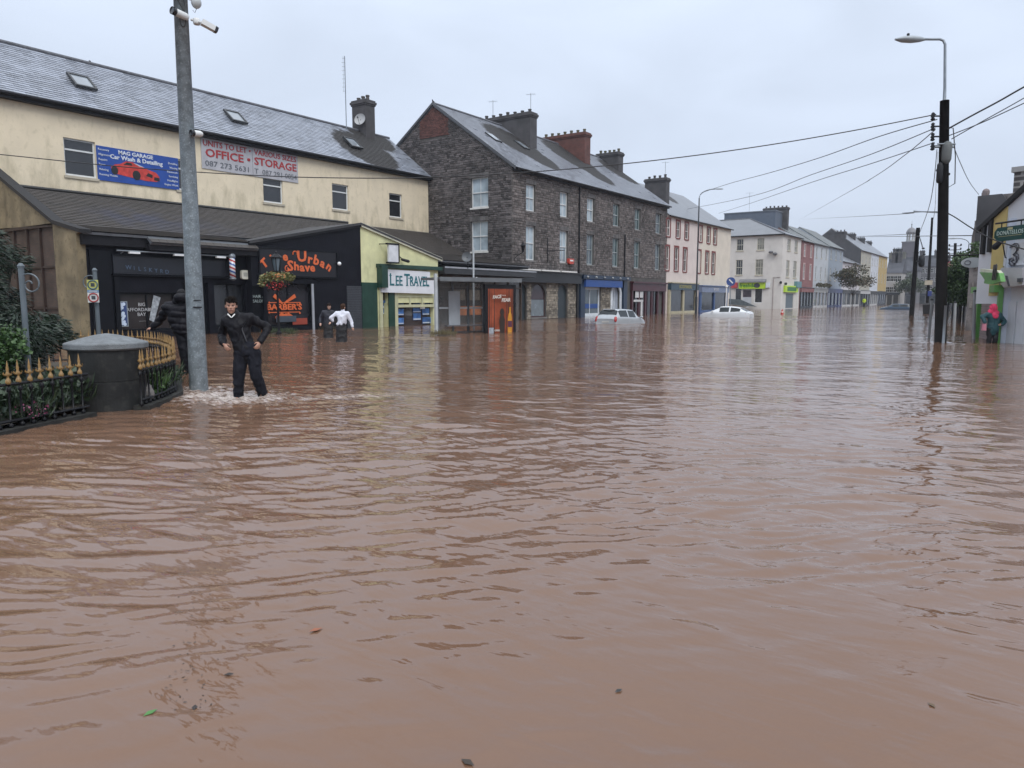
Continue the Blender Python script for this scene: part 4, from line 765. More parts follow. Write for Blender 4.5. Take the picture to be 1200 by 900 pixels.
# ------------------------------------------------------------------ stone terrace
BLK = (.0, )
def stone_terrace():
    T = empty('stone_terrace', (XT, 59, 0), 'three storey dark rubble stone terrace with slate roof and a brick patch in its gable', 'building')
    F = FT; yA, yB = YG, 73.55; ez = 11.25; rx, rz = -39.32, 16.74
    up = [(614.5, 210, 629, 247), (655.5, 220, 667, 255), (687.5, 228, 697.5, 261), (717.5, 235, 727.5, 265), (743.5, 241, 752, 268.5), (768, 247, 776, 273)]
    md = [(614.5, 261, 629, 306.5), (654.5, 265.7, 666.5, 307.7), (686, 272, 697, 312.5), (717, 276.7, 726, 314), (741.7, 280, 751, 316.7), (766.3, 283.3, 774.7, 318.3)]
    H = []
    for a, b in zip(up, md):
        r1, r2 = F.rect(*a), F.rect(*b); c = (r1[0]+r1[1]+r2[0]+r2[1])/4; H += [(c-.62, c+.62, 8.25, 10.25), (c-.62, c+.62, 4.55, 7.15)]
    zf = 3.35
    g1, g2, g3 = F.rect(606, 331, 617, 374), F.rect(622.5, 331, 640, 369), F.rect(654, 332, 665, 373)
    A = [(g1[0], g1[1], -.3, 2.75), (g2[0], g2[1], .15, 2.75), (g3[0], g3[1], -.3, 2.75)]
    bw = F.rect(681, 334, 704, 371); bw = (bw[0], bw[1], .05, 2.6); bd = F.rect(717, 335, 726, 372); bd = (bd[0], bd[1], -.3, 2.75); mw = F.rect(741, 336, 771, 372); mw = (mw[0], mw[1], -.3, 2.4)
    G1, G2 = FG.rect(552, 208, 572, 243), FG.rect(552, 259, 571.5, 294.5)
    gh = [(G1[0], G1[1], G1[2], G1[3]), (G2[0], G2[1], G2[2], G2[3])]
    m = MB(); wall(m, F, yA, yB, -.5, ez, H+A+[bw, bd, mw], .22)
    for a in A[:3]+[bd]: arch(m, F, a[0], a[1], a[3]-(a[1]-a[0])/2, a[3], .22)
    wall(m, FG, -46.9, XT, -.5, ez, gh, .22); m.poly([FG.p(-46.9, 0, ez), FG.p(XT, 0, ez), FG.p(rx, 0, rz)]); m.poly([(XT, yB, -.5), (-46.9, yB, -.5), (-46.9, yB, ez), (rx, yB, rz), (XT, yB, ez)]); m.poly([(-46.9, yA, -.5), (-46.9, yB, -.5), (-46.9, yB, ez), (-46.9, yA, ez)])
    m.build('wall', stonewall_m, T)
    def rake(u): return rz-.12-abs(u-rx)*(rz-ez)/(XT-rx) if u > rx else rz-.12-abs(u-rx)*(rz-ez)/(46.9+rx)
    arch_h = A+[bd]
    stones(T, F, yA+.02, yB-.02, zf+.3, ez-.1, H, stone_m); stones(T, F, yA+.02, F.px(677, 340)[0], 0, zf, A, stone_l); stones(T, F, bw[1], bd[0], 0, 2.8, [], stone_l)
    stones(T, FG, -46.8, XT-.02, 3.9, ez, gh+[(-46.9, -39.95, 0, 7.2)], stone_g, wr=(.17, .42), hr=(.12, .20)); br = (rx-1.45, rx+1.4, rz-2.5, rz)
    stones(T, FG, -46.8, XT-.02, ez, rz, [(br[0], br[1], br[2], br[2]+1.3)], stone_g, top=lambda u: rake(u)-(0 if True else 0) if not (br[0]+.1 < u < br[1]-.1) else br[2], wr=(.17, .42), hr=(.12, .20))
    rb = M('red_brick_patch', (.11, .048, .040), .85, .25, 2, .3, 10, island=.4); b = MB(); z = br[2]
    while z < rz-.3:
        u = br[0]+random.uniform(-.15, .1)
        while u < br[1]:
            if rake(u+.11) > z+.09: b.fb(FG, u+.006, u+.222, .0, random.uniform(.035, .05), z+.005, z+.075)
            u += .23
        z += .083
    tag(b.build('brick_field', rb, T), kind='stuff')
    sill = M('stone_sill_dark', (.17, .16, .155), .8); 
    blk_lint = MB()
    for i, h in enumerate(H):
        k = i//2; topr = i % 2 == 0
        gm = (pale_glass if k in (0, 1) else mid_glass if k in (2,) or (k == 5) else glass('teal_glass', (.06, .095, .10)) )
        if topr and k == 2: gm = pale_glass
        window(F, h, T, fm=pvc if k < 2 or (topr and k == 2) else M('old_sash', (.30, .34, .35), .5), gm=gm, rev=.22, bars=(1, 1), fw=.075, sill=sill)
    for h in H:                                           # flat lintel of dressed voussoirs
        for j in range(6): a = h[0]-.1+j*(h[1]-h[0]+.2)/6; blk_lint.fb(F, a+.01, a+(h[1]-h[0]+.2)/6-.01, .0, .062, h[3]+.004, h[3]+.30)
    for h in gh:
        for j in range(7): a = h[0]-.1+j*(h[1]-h[0]+.2)/7; blk_lint.fb(FG, a+.01, a+(h[1]-h[0]+.2)/7-.01, .0, .062, h[3]+.004, h[3]+.34)
    tag(blk_lint.build('lintel_field', M('dressed_lintel', (.10, .095, .095), .8, .3, 2, island=.3), T), kind='stuff')
    for h in gh: window(FG, h, T, fm=pvc, gm=pale_glass, rev=.22, bars=(1, 1), fw=.08, sill=M('white_sill', (.6, .6, .58), .6))
    for i, a in enumerate(A):
        if i == 1:
            w = window(F, a, T, fm=M('dark_red_frame', (.05, .02, .02), .5), gm=M('etched_glass', (.16, .19, .21), .25), rev=.22, style='mull', bars=(0, 0), sill=sill); b = MB(); b.fb(F, a[0], a[1], -.2, -.14, 1.55, 2.75); b.build('upper_pane', M('plum_glass', (.045, .028, .032), .1), w)
        else:
            b = MB(); b.fb(F, a[0], a[1], -.22, -.16, a[2], a[3]); b.fb(F, a[0]+.1, a[1]-.1, -.16, -.13, 0, 2.0); b.build('door', M('teal_black_door', (.018, .028, .034), .4), T)
    # roof
    p = [(XT+.35, yA-.05, ez-.05), (XT+.35, yB, ez-.05), (rx, yB, rz+.02), (rx, yA-.05, rz+.02)]; r = MB(); roofslab(r, [Vector(x)-Vector((0, 0, .05)) for x in p]); roofslab(r, [(-47.2, yA-.05, ez-.1), (-47.2, yB, ez-.1), (rx, yB, rz-.03), (rx, yA-.05, rz-.03)]); r.build('roof', lead, T)
    slates(T, p, .42, .26, s_terr, 0)
    r = MB(); r.tube([(rx, yA-.05, rz+.06), (rx, yB, rz+.06)], .1, 6); r.build('ridge_tile', M('ridge_tiles', (.1, .1, .11)), T)
    f = MB(); f.prism(FG, [(XT+.36, ez-.2), (rx, rz-.08), (rx, rz+.12), (XT+.36, ez+.02)], .03, .16); f.prism(FG, [(-47.2, ez-.2), (rx, rz-.08), (rx, rz+.12), (-47.2, ez+.02)], .03, .16); f.build('verge', M('verge_grey', (.075, .08, .09), .5), T)
    f = MB(); f.tube([(XT+.42, yA, ez-.14), (XT+.42, yB, ez-.14)], .085, 8); f.build('gutter', iron, T); f = MB(); f.fb(F, yA, yB, .06, .25, ez-.32, ez-.1); f.build('fascia', fascia_blk, T)
    for px, z0 in ((677.5, 3.4), (731.5, 3.4)):
        u = F.px(px, 260)[0]; f = MB(); f.tube([F.p(u, .13, (ez-.2 if px < 700 else 7.6)), F.p(u, .13, z0)], .07, 8); f.build('downpipe', iron, T)
    for (x0, y0, x1, y1) in ((565.5, 156, 590, 168.5), (604, 166, 618, 176.5)):
        n = Vector((rz-ez, 0, XT+.35-rx)).normalized()
        def hit(px, py): rr = Vector(ray(px, py)); o = Vector((XT+.35, 0, ez-.05-EYE)); return Vector((0, 0, EYE))+rr*(o.dot(n)/rr.dot(n))
        c = (hit(x0, y0)+hit(x1, y1))/2+n*.06; upv = Vector((rx-XT-.35, 0, rz-ez)).normalized(); w, hh = .45, .65; s = MB(); q = [c+Vector((0, 1, 0))*a+upv*b for a, b in ((-w, -hh), (w, -hh), (w, hh), (-w, hh))]
        s.hexa([x-n*.05 for x in q]+[x+n*.09 for x in q]); o = s.build('skylight', M('skylight_frame', (.03, .032, .035), .45), T); g = MB(); g.poly([c+n*.093+Vector((0, 1, 0))*a+upv*b for a, b in ((-w+.09, -hh+.09), (w-.09, -hh+.09), (w-.09, hh-.09), (-w+.09, hh-.09))]); g.build('pane', glass('skylight_glass', (.22, .25, .28)), o)
    # chimneys
    ch = chim_m; brk = masonry('chimney_brick', (.16, .05, .038), (.11, .042, .034), (.07, .05, .045), .24, .085, .012)
    chimney(T, -42.5, -36.25, 54.3, 55.35, 13.4, onx(629, 133, -36.25)[2], ch, 8, M('dark_pot', (.06, .058, .06), .8))
    c = chimney(T, ony(633, 160, 63.9)[0], -36.3, 63.9, 65.0, 13.4, onx(691, 156, -36.3)[2], brk, 7, M('mossy_pot', (.09, .085, .05), .9)); c['label'] = 'red brick chimney stack'
    chimney(T, ony(699, 160, 72.4)[0], -37.0, 72.4, 73.5, 13.8, onx(730, 179, -37.0)[2], ch, 5, M('mossy_pot', (.09, .085, .05), .9))
    # black pub fascia on the first unit
    y0, y1 = yA+.0, F.px(677, 330)[0]-.1; s = MB(); s.fb(F, y0, y1, .07, .45, 2.85, 3.62); s.fb(F, y0, y1, .07, .6, 3.62, 3.72); s.build('pub_fascia', M('pub_black', (.012, .013, .015), .4), T)
    for xa, xb in ((611, 632), (634, 655), (657, 675)):
        a, b = F.px(xa, 320, .6)[0], F.px(xb, 320, .6)[0]; s = MB(); s.fb(F, a, b, .5, .72, 3.73, 3.84); s.build('trough_light', M('trough_white', (.6, .6, .58), .4), T)
    s = MB(); s.fb(F, y1-.25, y1, .06, .2, -.3, 2.85); s.build('pilaster', M('pub_black', (0, 0, 0)), T)
    # blue shop
    blue = M('shop_blue', (.012, .06, .24), .4, .12, 3, .05); dblue = M('dark_shop_blue', (.015, .03, .06), .4, .15, 3)
    a, b = F.px(677, 330)[0]+.05, F.px(732, 330)[0]; s = MB(); s.fb(F, a+.5, F.px(724, 330)[0], .07, .5, 2.62, 3.25); s.build('blue_fascia', blue, T); s = MB(); s.fb(F, a, b+.1, .07, .6, 3.3, 3.62); s.fb(F, a, a+.75, .06, .3, -.3, 3.3); s.fb(F, b-.7, b, .06, .3, -.3, 3.3); s.build('cornice', dblue, T)
    s = MB(); 
    for k in range(6): s.ell(F.p(a+.6+k*(b-a-1.2)/5, .62, 3.46), (.12, .14, .09), n=8, m=4)
    s.build('spotlight', M('spot_pale', (.3, .32, .33), .4), T, True)
    window(F, bw, T, fm=M('white_shop_frame', (.62, .66, .70), .4), gm=glass('blue_shop_glass', (.07, .095, .11)), rev=.22, style='mull', bars=(1, 1), fw=.2, sill=M('white_shop_frame', (0, 0, 0)))
    s = MB(); s.fb(F, bw[0]+.25, bw[1]-.25, -.16, -.15, .75, 1.15); s.build('window_sticker', blue, T)
    s = MB(); r_ = (bd[1]-bd[0])/2
    for k in range(16):
        t0, t1 = math.pi*k/16, math.pi*(k+1)/16; cx, cz = (bd[0]+bd[1])/2, bd[3]-r_; R1, R2 = r_+.0, r_+.3
        s.prism(F, [(cx-R1*math.cos(t0), cz+R1*math.sin(t0)), (cx-R2*math.cos(t0), cz+R2*math.sin(t0)), (cx-R2*math.cos(t1), cz+R2*math.sin(t1)), (cx-R1*math.cos(t1), cz+R1*math.sin(t1))], .0, .1)
    s.fb(F, bd[0]-.3, bd[0], 0, .1, -.3, bd[3]-r_); s.fb(F, bd[1], bd[1]+.3, 0, .1, -.3, bd[3]-r_); s.build('door_surround', M('white_shop_frame', (0, 0, 0)), T)
    s = MB(); s.fb(F, bd[0], bd[1], -.22, -.17, bd[2], bd[3]); o = s.build('door', M('pale_door', (.33, .37, .43), .4), T); s = MB(); s.fb(F, (bd[0]+bd[1])/2-.05, (bd[0]+bd[1])/2+.05, -.17, -.14, bd[2], bd[3]-.1); s.build('mullion', M('white_shop_frame', (0, 0, 0)), o)
    # maroon shop
    mar = M('maroon_paint', (.055, .012, .018), .4, .2, 3, .05); a, b = F.px(738, 330)[0], F.px(777.5, 330)[0]; s = MB(); s.fb(F, a, b, .07, .35, 2.35, 3.1); s.fb(F, a-.1, b+.1, .07, .5, 3.1, 3.25); s.build('maroon_fascia', mar, T)
    for k in range(6): u = a+.1+k*(b-a-.5)/5; s = MB(); s.fb(F, u, u+.32, .06, .22, -.3, 2.35); s.build('pilaster', mar, T)
    s = MB(); s.fb(F, mw[0], mw[1], -.2, -.15, -.3, 2.4); s.build('pane', glass('dark_plum_glass', (.02, .013, .016)), T)
    s = MB(); s.fb(F, F.px(742, 340)[0], F.px(746, 340)[0], .22, .25, 1.7, 2.3); s.fb(F, F.px(747.5, 340)[0], F.px(751, 340)[0], .22, .25, 1.7, 2.3); s.fb(F, F.px(740, 345)[0], F.px(751, 345)[0], .22, .26, 1.3, 1.5); s.fb(F, F.px(748.5, 345)[0], F.px(750.5, 345)[0], .22, .26, -.2, 1.3); s.build('white_notice', M('notice_white', (.55, .55, .55), .5), T)
    # lanterns, red box
    for px, py in ((611, 290),):
        u, z = F.px(px, py, .6); L = empty('wall_lantern', F.p(u, .5, z), 'black wall lantern on a bracket beside the first stone terrace window', 'lantern'); s = MB(); c = F.p(u, .75, z); s.lathe([(.06, -.35), (.18, .1), (.22, .13), (.05, .35), (.02, .45)], c, 6); s.build('lamp', iron, L); s = MB(); s.tube([F.p(u-.2, 0, z-.5), F.p(u-.1, .4, z-.55), F.p(u, .75, z-.35)], .03, 6); s.tube([F.p(u-.2, 0, z-.9), F.p(u-.1, .35, z-.55)], .02, 5); s.build('bracket', iron, L)
    u, z = F.px(642, 294, .1); L = empty('sign_bracket', F.p(u, 0, z), 'thin black hanging sign bracket between the first two stone terrace windows', 'bracket'); s = MB(); s.fb(F, u-.03, u+.03, .06, .1, z-.9, z+1.0); s.tube([F.p(u, .07, z), F.p(u+.1, 1.6, z)], .03, 5); s.build('arm', iron, L)
    u, z = F.px(669, 306, .2); L = empty('red_alarm_box', F.p(u, .1, z), 'small red alarm box beside the stone terrace downpipe', 'alarm box'); s = MB(); s.prism(F, [(u-.4, z-.12), (u-.3, z-.24), (u+.3, z-.24), (u+.4, z-.12), (u+.4, z+.2), (u-.4, z+.2)], .06, .28); s.build('cover', M('alarm_red', (.45, .05, .03), .4), L); s = MB(); s.fb(F, u-.25, u+.25, .28, .29, z-.02, z+.1); s.build('badge', white_paint, L)
stone_terrace()
for nm, p, h, lab in (('a', (-40.6, 54.8, onx(572, 136, -40.6)[2]), 1.5, 'grid tv aerial on the black chimney of the stone terrace'), ('b', (-36.6, 54.9, onx(629, 133, -36.4)[2]), 1.6, 'thin whip aerial at the front of the black terrace chimney'),
                      ('c', (-34.6, 79.2, onx(784, 208, -34.6)[2]), 1.6, 'tv aerial on the chimney above the red windowed terrace')): aerial(p, h, lab, .35, 5)

# ------------------------------------------------------------------ houses further along
def house(lab, y0, y1, ez, wallm, rows, cols, x=XT, rz=None, depth=11, wm_=pvc, gm=mid_glass, sur=None, shop=None, roofm=None, ww=.9, rev=.14, F=None, wins=None, bars=(1, 1), name='terraced_house', slate=True, group=None, endw=True):
    T = empty(name, (x, (y0+y1)/2, 0), lab, 'building', group); F = F or Fr((x, 0), (0, 1)); H = []
    if wins: H = wins
    else:
        for (a, b) in rows:
            for k in range(cols): c = y0+(y1-y0)*(k+.5)/cols; H.append((c-ww/2, c+ww/2, a, b))
    m = MB(); wall(m, F, y0+.01, y1-.01, -.5, ez, H, rev); rz = rz or ez+4; xr = x-depth/2
    for yy in (y0+.01, y1-.01): m.poly([(x, yy, -.5), (x-depth, yy, -.5), (x-depth, yy, ez), (xr, yy, rz-.05), (x, yy, ez)])
    m.poly([(x-depth, y0, -.5), (x-depth, y1, -.5), (x-depth, y1, ez), (x-depth, y0, ez)]); m.build('wall', wallm, T)
    for h in H: window(F, h, T, fm=wm_, gm=gm, rev=rev, bars=bars, fw=.07, surround=sur, sill=(sur or M('stone_sill', (.4, .38, .34))))
    r = MB(); roofslab(r, [(x+.25, y0, ez-.02), (x+.25, y1, ez-.02), (xr, y1, rz), (xr, y0, rz)]); roofslab(r, [(x-depth-.2, y0, ez-.02), (x-depth-.2, y1, ez-.02), (xr, y1, rz), (xr, y0, rz)]); r.build('roof', roofm or s_far, T)
    g = MB(); g.tube([(x+.3, y0, ez-.1), (x+.3, y1, ez-.1)], .08, 6); g.build('gutter', iron, T)
    if shop:
        fm, pm, gl = shop; s = MB(); s.fb(F, y0+.15, y1-.15, .01, .3, 2.7, 3.4); s.build('shop_fascia', fm, T); n = 4; s = MB(); s.fb(F, y0+.1, y1-.1, .01, .36, 3.4, 3.5)
        for k in range(n+1): u = y0+.3+(y1-y0-.6)*k/n; s.fb(F, u-.14, u+.14, .01, .2, -.4, 2.7)
        s.fb(F, y0+.3, y1-.3, .01, .16, -.4, .35); s.build('shopfront', pm, T); s = MB(); s.fb(F, y0+.3, y1-.3, .0, .06, .35, 2.7); s.build('shop_window', gl, T)
    return T, F
F3 = Fr((XT, 0), (0, 1))
pinkw = M('pink_white_render', (.60, .53, .50), .8, .06, 1, .1, 8, streak=.2, scol=(.4, .35, .32)); crw = M('cream_white_render', (.60, .55, .47), .8, .06, 1, .1, 8, streak=.25, scol=(.4, .37, .3))
redsur = M('red_surround', (.17, .035, .03), .6, .15, 3, .05)
def Hn(F, L, z=None, w=None):
    o = []
    for q in L: r = F.rect(*q); c = (r[0]+r[1])/2; ww = w or (r[1]-r[0]); o.append((c-ww/2, c+ww/2, *(z or (r[2], r[3]))))
    return o
ezr = F3.px(783, 251.7)[1]; yM = F3.px(820, 300)[0]; rz3 = onx(788, 226, -38.3)[2]
w3a = Hn(F3, [(786, 0, 793, 1), (798, 0, 805, 1), (808.5, 0, 815.5, 1)], (8.15, 9.9), .95)+Hn(F3, [(785, 0, 793, 1), (797, 0, 803.5, 1), (807.5, 0, 814, 1)], (4.6, 7.1), .95)
w3b = Hn(F3, [(826, 0, 832, 1), (836, 0, 841.5, 1), (844.3, 0, 849, 1)], (8.15, 9.9), .95)+Hn(F3, [(825, 0, 831, 1), (835, 0, 840.5, 1), (843, 0, 848, 1)], (4.6, 7.1), .95)
whf = M('white_sash_far', (.6, .58, .56), .5)
brg = glass('brown_glass', (.03, .022, .022))
T3, _ = house('pinkish white three storey house with dark red window surrounds beside the stone terrace', 73.7, yM, ezr, pinkw, None, 0, rz=rz3, depth=13, wm_=whf, gm=brg, sur=redsur, wins=w3a)
T3b, _ = house('cream three storey house with dark red window surrounds above a blue shopfront', yM, 93.7, ezr, crw, None, 0, rz=rz3, depth=13, wm_=whf, gm=brg, sur=redsur, wins=w3b)
chimney(T3, ony(756, 200, 78.8)[0], -34.3, 78.8, 79.8, 12, onx(785, 209, -34.3)[2], chim_m, 4, M('dark_pot', (0, 0, 0)))
def shopfront(T, F, x0, x1, fz, fm, pm, gl, txt=None, tm=None, n=3, tsize=.4, proud=.4):
    a, b = F.px(x0, 340)[0], F.px(x1, 340)[0]; s = MB(); s.fb(F, a, b, .01, proud, fz-.75, fz-.05); s.build('shop_fascia', fm, T); s = MB(); s.fb(F, a-.05, b+.05, .01, proud+.12, fz-.05, fz+.06)
    for k in range(n+1): u = a+.2+(b-a-.4)*k/n; s.fb(F, u-.2, u+.2, .01, .22, -.4, fz-.75)
    s.fb(F, a+.2, b-.2, .01, .18, -.4, .25); s.build('shopfront', pm, T); s = MB(); s.fb(F, a+.2, b-.2, .0, .08, .25, fz-.75); s.build('shop_window', gl, T)
    if txt: text(txt, tsize, F, (a+b)/2, fz-.4, proud+.01, tm, T, ex=.005)
crm = M('cream_pilaster', (.42, .38, .26), .5); bl2 = M('mid_blue_paint', (.03, .075, .20), .4, .12, 3)
F4 = Fr((XT+.05, 0), (0, 1))
shopfront(T3, F4, 782.5, 815, 3.3, M('teal_fascia', (.03, .06, .085), .4), crm, dk_glass, 'BOOKMAKERS', M('yellow_l', (.4, .36, .12), .5), n=2, tsize=.55)
shopfront(T3b, F4, 819, 851, 3.1, M('pale_blue_fascia', (.16, .20, .30), .4), bl2, dk_glass, 'BUTLERS', M('pale_l', (.6, .6, .62), .5), n=2, tsize=.45)

def white_corner():
    x = XT; y0 = 117.7; xe = -52.; ez = onx(917, 274, x)[2]; yE_ = F3.px(937.5, 320)[0]; T = empty('corner_house', (x, y0, 0), 'white three storey corner building with hipped slate roof and lime green shop sign', 'building')
    Fs = Fr((0, y0), (1, 0)); whr = M('white_render', (.56, .54, .51), .8, .07, .8, .1, 8, streak=.4, scol=(.33, .31, .27))
    ws = [Fs.rect(*q) for q in ((863.5, 280, 871.5, 294), (887.5, 279, 896, 293.2), (862.5, 304.5, 870.5, 322.5), (885.5, 304, 894.5, 322.5))]
    gr = [Fs.rect(*q) for q in ((861.5, 338, 869, 355.5), (870.5, 338, 881, 356), (884.5, 338, 893.5, 355))]
    wf = [F3.rect(*q) for q in ((923, 280, 927, 294), (931.5, 281.5, 935.3, 296), (921.7, 305, 925.5, 325), (930, 306, 934, 326))]; gd = F3.rect(921, 344, 930, 361)
    m = MB(); wall(m, Fs, xe, x, -.5, ez, ws+gr, .16); wall(m, F3, y0, yE_, -.5, ez, wf+[gd], .16); m.poly([(xe, y0, -.5), (xe, yE_, -.5), (xe, yE_, ez), (xe, y0, ez)]); m.build('wall', whr, T)
    for i, h in enumerate(ws): window(Fs, h, T, fm=M('sash_cream', (.5, .48, .40), .5), gm=(dk_glass if i in (0, 2) else glass('blind_glass', (.22, .22, .19), .3)), rev=.16, bars=(2, 2), fw=.08, sill=M('stone_sill', (0, 0, 0)))
    for h in wf: window(F3, h, T, fm=M('sash_cream', (0, 0, 0)), gm=glass('blind_glass', (0, 0, 0)), rev=.16, fw=.08, sill=M('stone_sill', (0, 0, 0)))
    window(Fs, gr[0], T, fm=white_paint, gm=dk_glass, rev=.16, style='mull', bars=(0, 0)); window(Fs, gr[2], T, fm=white_paint, gm=dk_glass, rev=.16, style='mull', bars=(0, 0))
    b = MB(); b.fb(Fs, gr[1][0], gr[1][1], -.16, -.08, gr[1][2], gr[1][3]); b.build('shop_poster', M('poster_pale', (.5, .52, .55), .5), T); r_ = Fs.rect(871, 340, 880.5, 348, -.05); b = MB(); b.fb(Fs, r_[0], r_[1], -.08, -.04, r_[2], r_[3]); b.build('poster_picture', M('poster_dark', (.05, .04, .05), .5, .5, 3), T)
    b = MB(); b.fb(F3, gd[0], gd[1], -.16, -.1, -.4, gd[3]); b.build('door', M('grey_door', (.10, .13, .15), .5), T)
    # hip roof
    rz = onx(890, 257, -38)[2]; yr = 124.0; xr = -39.0; e = .3; r = MB(); A_ = (x+e, y0-e, ez); B_ = (x+e, yE_, ez); C_ = (xe, yE_, ez); D_ = (xe, y0-e, ez); P1 = (xr, yr, rz); P2 = (xr, yE_, rz); P0 = (xe, yr, rz)
    r.poly([A_, B_, P2, P1]); r.poly([D_, A_, P1, P0]); r.poly([B_, C_, (xe, yE_, rz), P2]); r.poly([D_, P0, (xe, yE_, rz), C_]); r.poly([P1, P2, (xe, yE_, rz), P0]); r.poly([A_, D_, C_, B_]); r.build('roof', s_far, T)
    g = MB(); g.tube([(xe, y0-e-.05, ez-.05), (x+e+.05, y0-e-.05, ez-.05), (x+e+.05, yE_, ez-.05)], .11, 6); g.build('gutter', iron, T); h_ = MB(); h_.tube([A_, P1, P0], .12, 6); h_.build('hip_tile', M('ridge_tiles', (0, 0, 0)), T)
    # box extension on the roof and chimney
    F5 = Fr((0, 127.0), (1, 0)); q = F5.rect(849, 249, 909, 262); b = MB(); b.box(q[0], q[1], 127.0, 131, 12.5, q[3]); o = b.build('roof_extension', M('blue_grey_cladding', (.085, .105, .14), .6, .1, 2), T); b = MB(); b.box(q[0]-.1, q[1]+.1, 126.9, 131.1, q[3], q[3]+.15); b.build('coping', M('coping_grey', (.14, .16, .19), .5), o)
    q = F5.rect(886, 243, 918.5, 262); chimney(T, q[0], q[1]-.5, 131.2, 132.3, 13, q[3]+.4, chim_m, 6, M('dark_pot', (0, 0, 0)))
    # signs
    lime = M('lime_green', (.42, .62, .03), .45, .08, 3, .03); q = Fs.rect(866, 331, 897, 338.3, .3); S1 = empty('lime_shop_sign', Fs.p(q[0], .3, q[2]), 'long lime green shop sign on the side of the white corner building', 'sign'); b = MB(); b.fb(Fs, q[0], q[1], .17, .3, q[2], q[3]); b.build('board', lime, S1)
    text('freshdeli', .85, Fs, (q[0]*.62+q[1]*.38), (q[2]+q[3])/2, .31, M('green_l', (.03, .16, .03), .5), S1, ex=.01, off=.02); b = MB(); b.ell(Fs.p(q[1]-1.3, .3, (q[2]+q[3])/2), (.5, .06, .38), n=12, m=6); b.build('badge', M('badge_dark', (.05, .05, .06), .5), S1)
    q2 = Fs.rect(866, 327, 897, 331, .5); b = MB(); b.hexa([Fs.p(q2[0], .6, q2[2]), Fs.p(q2[1], .6, q2[2]), Fs.p(q2[1], .0, q2[2]+.1), Fs.p(q2[0], .0, q2[2]+.1), Fs.p(q2[0], .55, q2[2]+.2), Fs.p(q2[1], .55, q2[2]+.2), Fs.p(q2[1], .02, q2[3]), Fs.p(q2[0], .02, q2[3])]); b.build('canopy', M('canopy_grey', (.17, .17, .18), .6), T)
    q = Fs.rect(897, 331, 902, 337, .3); b = MB(); b.fb(Fs, q[0]+.05, q[1], .02, .3, q[2], q[3]); b.build('end_panel', M('sign_white', (0, 0, 0)), S1)
    q = Fs.rect(855.5, 331, 864, 337.5, .3); S2 = empty('red_shop_sign', Fs.p(q[0], .3, q[2]), 'small red and white shop sign left of the lime green one', 'sign'); b = MB(); b.fb(Fs, q[0], q[1], .02, .25, q[2], q[3]); b.build('board', M('sign_pink_red', (.38, .05, .06), .5, .3, 3), S2)
    q = F3.rect(920.5, 335, 935.5, 342.5, .3); S3 = empty('lime_corner_sign', F3.p(q[0], .3, q[2]), 'short lime green sign over the street door of the white corner building', 'sign'); b = MB(); b.fb(F3, q[0], q[1], .01, .3, q[2], q[3]); b.build('board', lime, S3); b = MB(); b.fb(F3, q[0]+1.2, q[1]-1.2, .3, .33, q[2]+.2, q[3]-.2); b.build('badge', M('green_l', (.03, .16, .03), .5), S3)
    q = F3.rect(933, 330, 940, 337, .3); S4 = empty('teal_street_sign', F3.p(q[0], .6, q[2]), 'pale teal hanging sign between the white corner building and the pink house', 'sign'); b = MB(); b.fb(F3, q[0], q[1]-1.0, .02, .5, q[2], q[3]); b.build('board', M('teal_pale', (.12, .24, .27), .5), S4)
    u, z = Fs.px(906, 297, .2); S5 = empty('wall_camera', Fs.p(u, .3, z), 'dark camera cluster on the blank side wall of the white corner building', 'camera'); b = MB(); b.ell(Fs.p(u-.3, .35, z+.2), (.38, .25, .22)); b.ell(Fs.p(u+.35, .35, z-.1), (.35, .25, .25)); b.build('housing', M('cam_grey', (.10, .10, .11), .5), S5, True); b = MB(); b.tube([Fs.p(u, 0, z), Fs.p(u, .35, z)], .06, 5); b.build('arm', dark_metal, S5)
    for px, py in ((915, 331), (921, 332.5)):
        u, z = Fs.px(px, py, .2) if px < 918 else F3.px(px, py, .2); FF = Fs if px < 918 else F3; S6 = empty('wall_lamp', FF.p(u, .2, z), 'small black lamp on the white wall just left of the street corner' if px < 918 else 'small black lamp just right of the white building corner above its door', 'lamp'); b = MB(); b.ell(FF.p(u, .2, z), (.22, .22, .22), n=8, m=6); b.tube([FF.p(u, 0, z+.1), FF.p(u, .2, z+.1)], .05, 5); b.build('lamp_head', dark_metal, S6, True)
    # pipe on the side wall
    u, z = Fs.px(906.5, 325, .05); u2 = Fs.px(914, 325)[0]; b = MB(); b.tube([Fs.p(u, .06, 0), Fs.p(u, .06, z), Fs.p(u2, .06, z)], .05, 5); b.build('wall_pipe', M('pipe_pale', (.3, .25, .24), .6), T)
    # slanted grey awning thing by the shop windows
    b = MB(); q = [Fs.px(851, 350, .5), Fs.px(868, 351, .5), Fs.px(887, 359.5, .5), Fs.px(852, 356.5, .5)]; b.prism(Fs, q, .35, .5); o = b.build('slanted_barrier', M('barrier_grey', (.09, .11, .12), .5, .3, 3)); tag(o, 'dark grey slanted barrier leaning below the shop windows of the white corner building', 'barrier')
    aerial((ony(878, 245, 129)[0], 129, q and F5.px(878, 249)[1]), 3.6, 'tall tv aerial above the white corner building roof', .6, 5)
    for k, (px, z0, z1) in enumerate(((869, 0, 0),)): pass
white_corner()
yP = [F3.px(p, 320)[0] for p in (938, 953, 970, 987, 1008, 1020, 1029, 1039)]
redp = M('dusty_red_render', (.22, .105, .105), .8, .1, 1, .1, streak=.25, scol=(.2, .06, .06)); greyb = M('grey_white_render', (.42, .45, .48), .8, .08, 1, .1, streak=.3, scol=(.25, .26, .27)); blueb = M('pale_blue_render', (.25, .29, .34), .8, .08, 1, .1, streak=.25, scol=(.16, .18, .2))
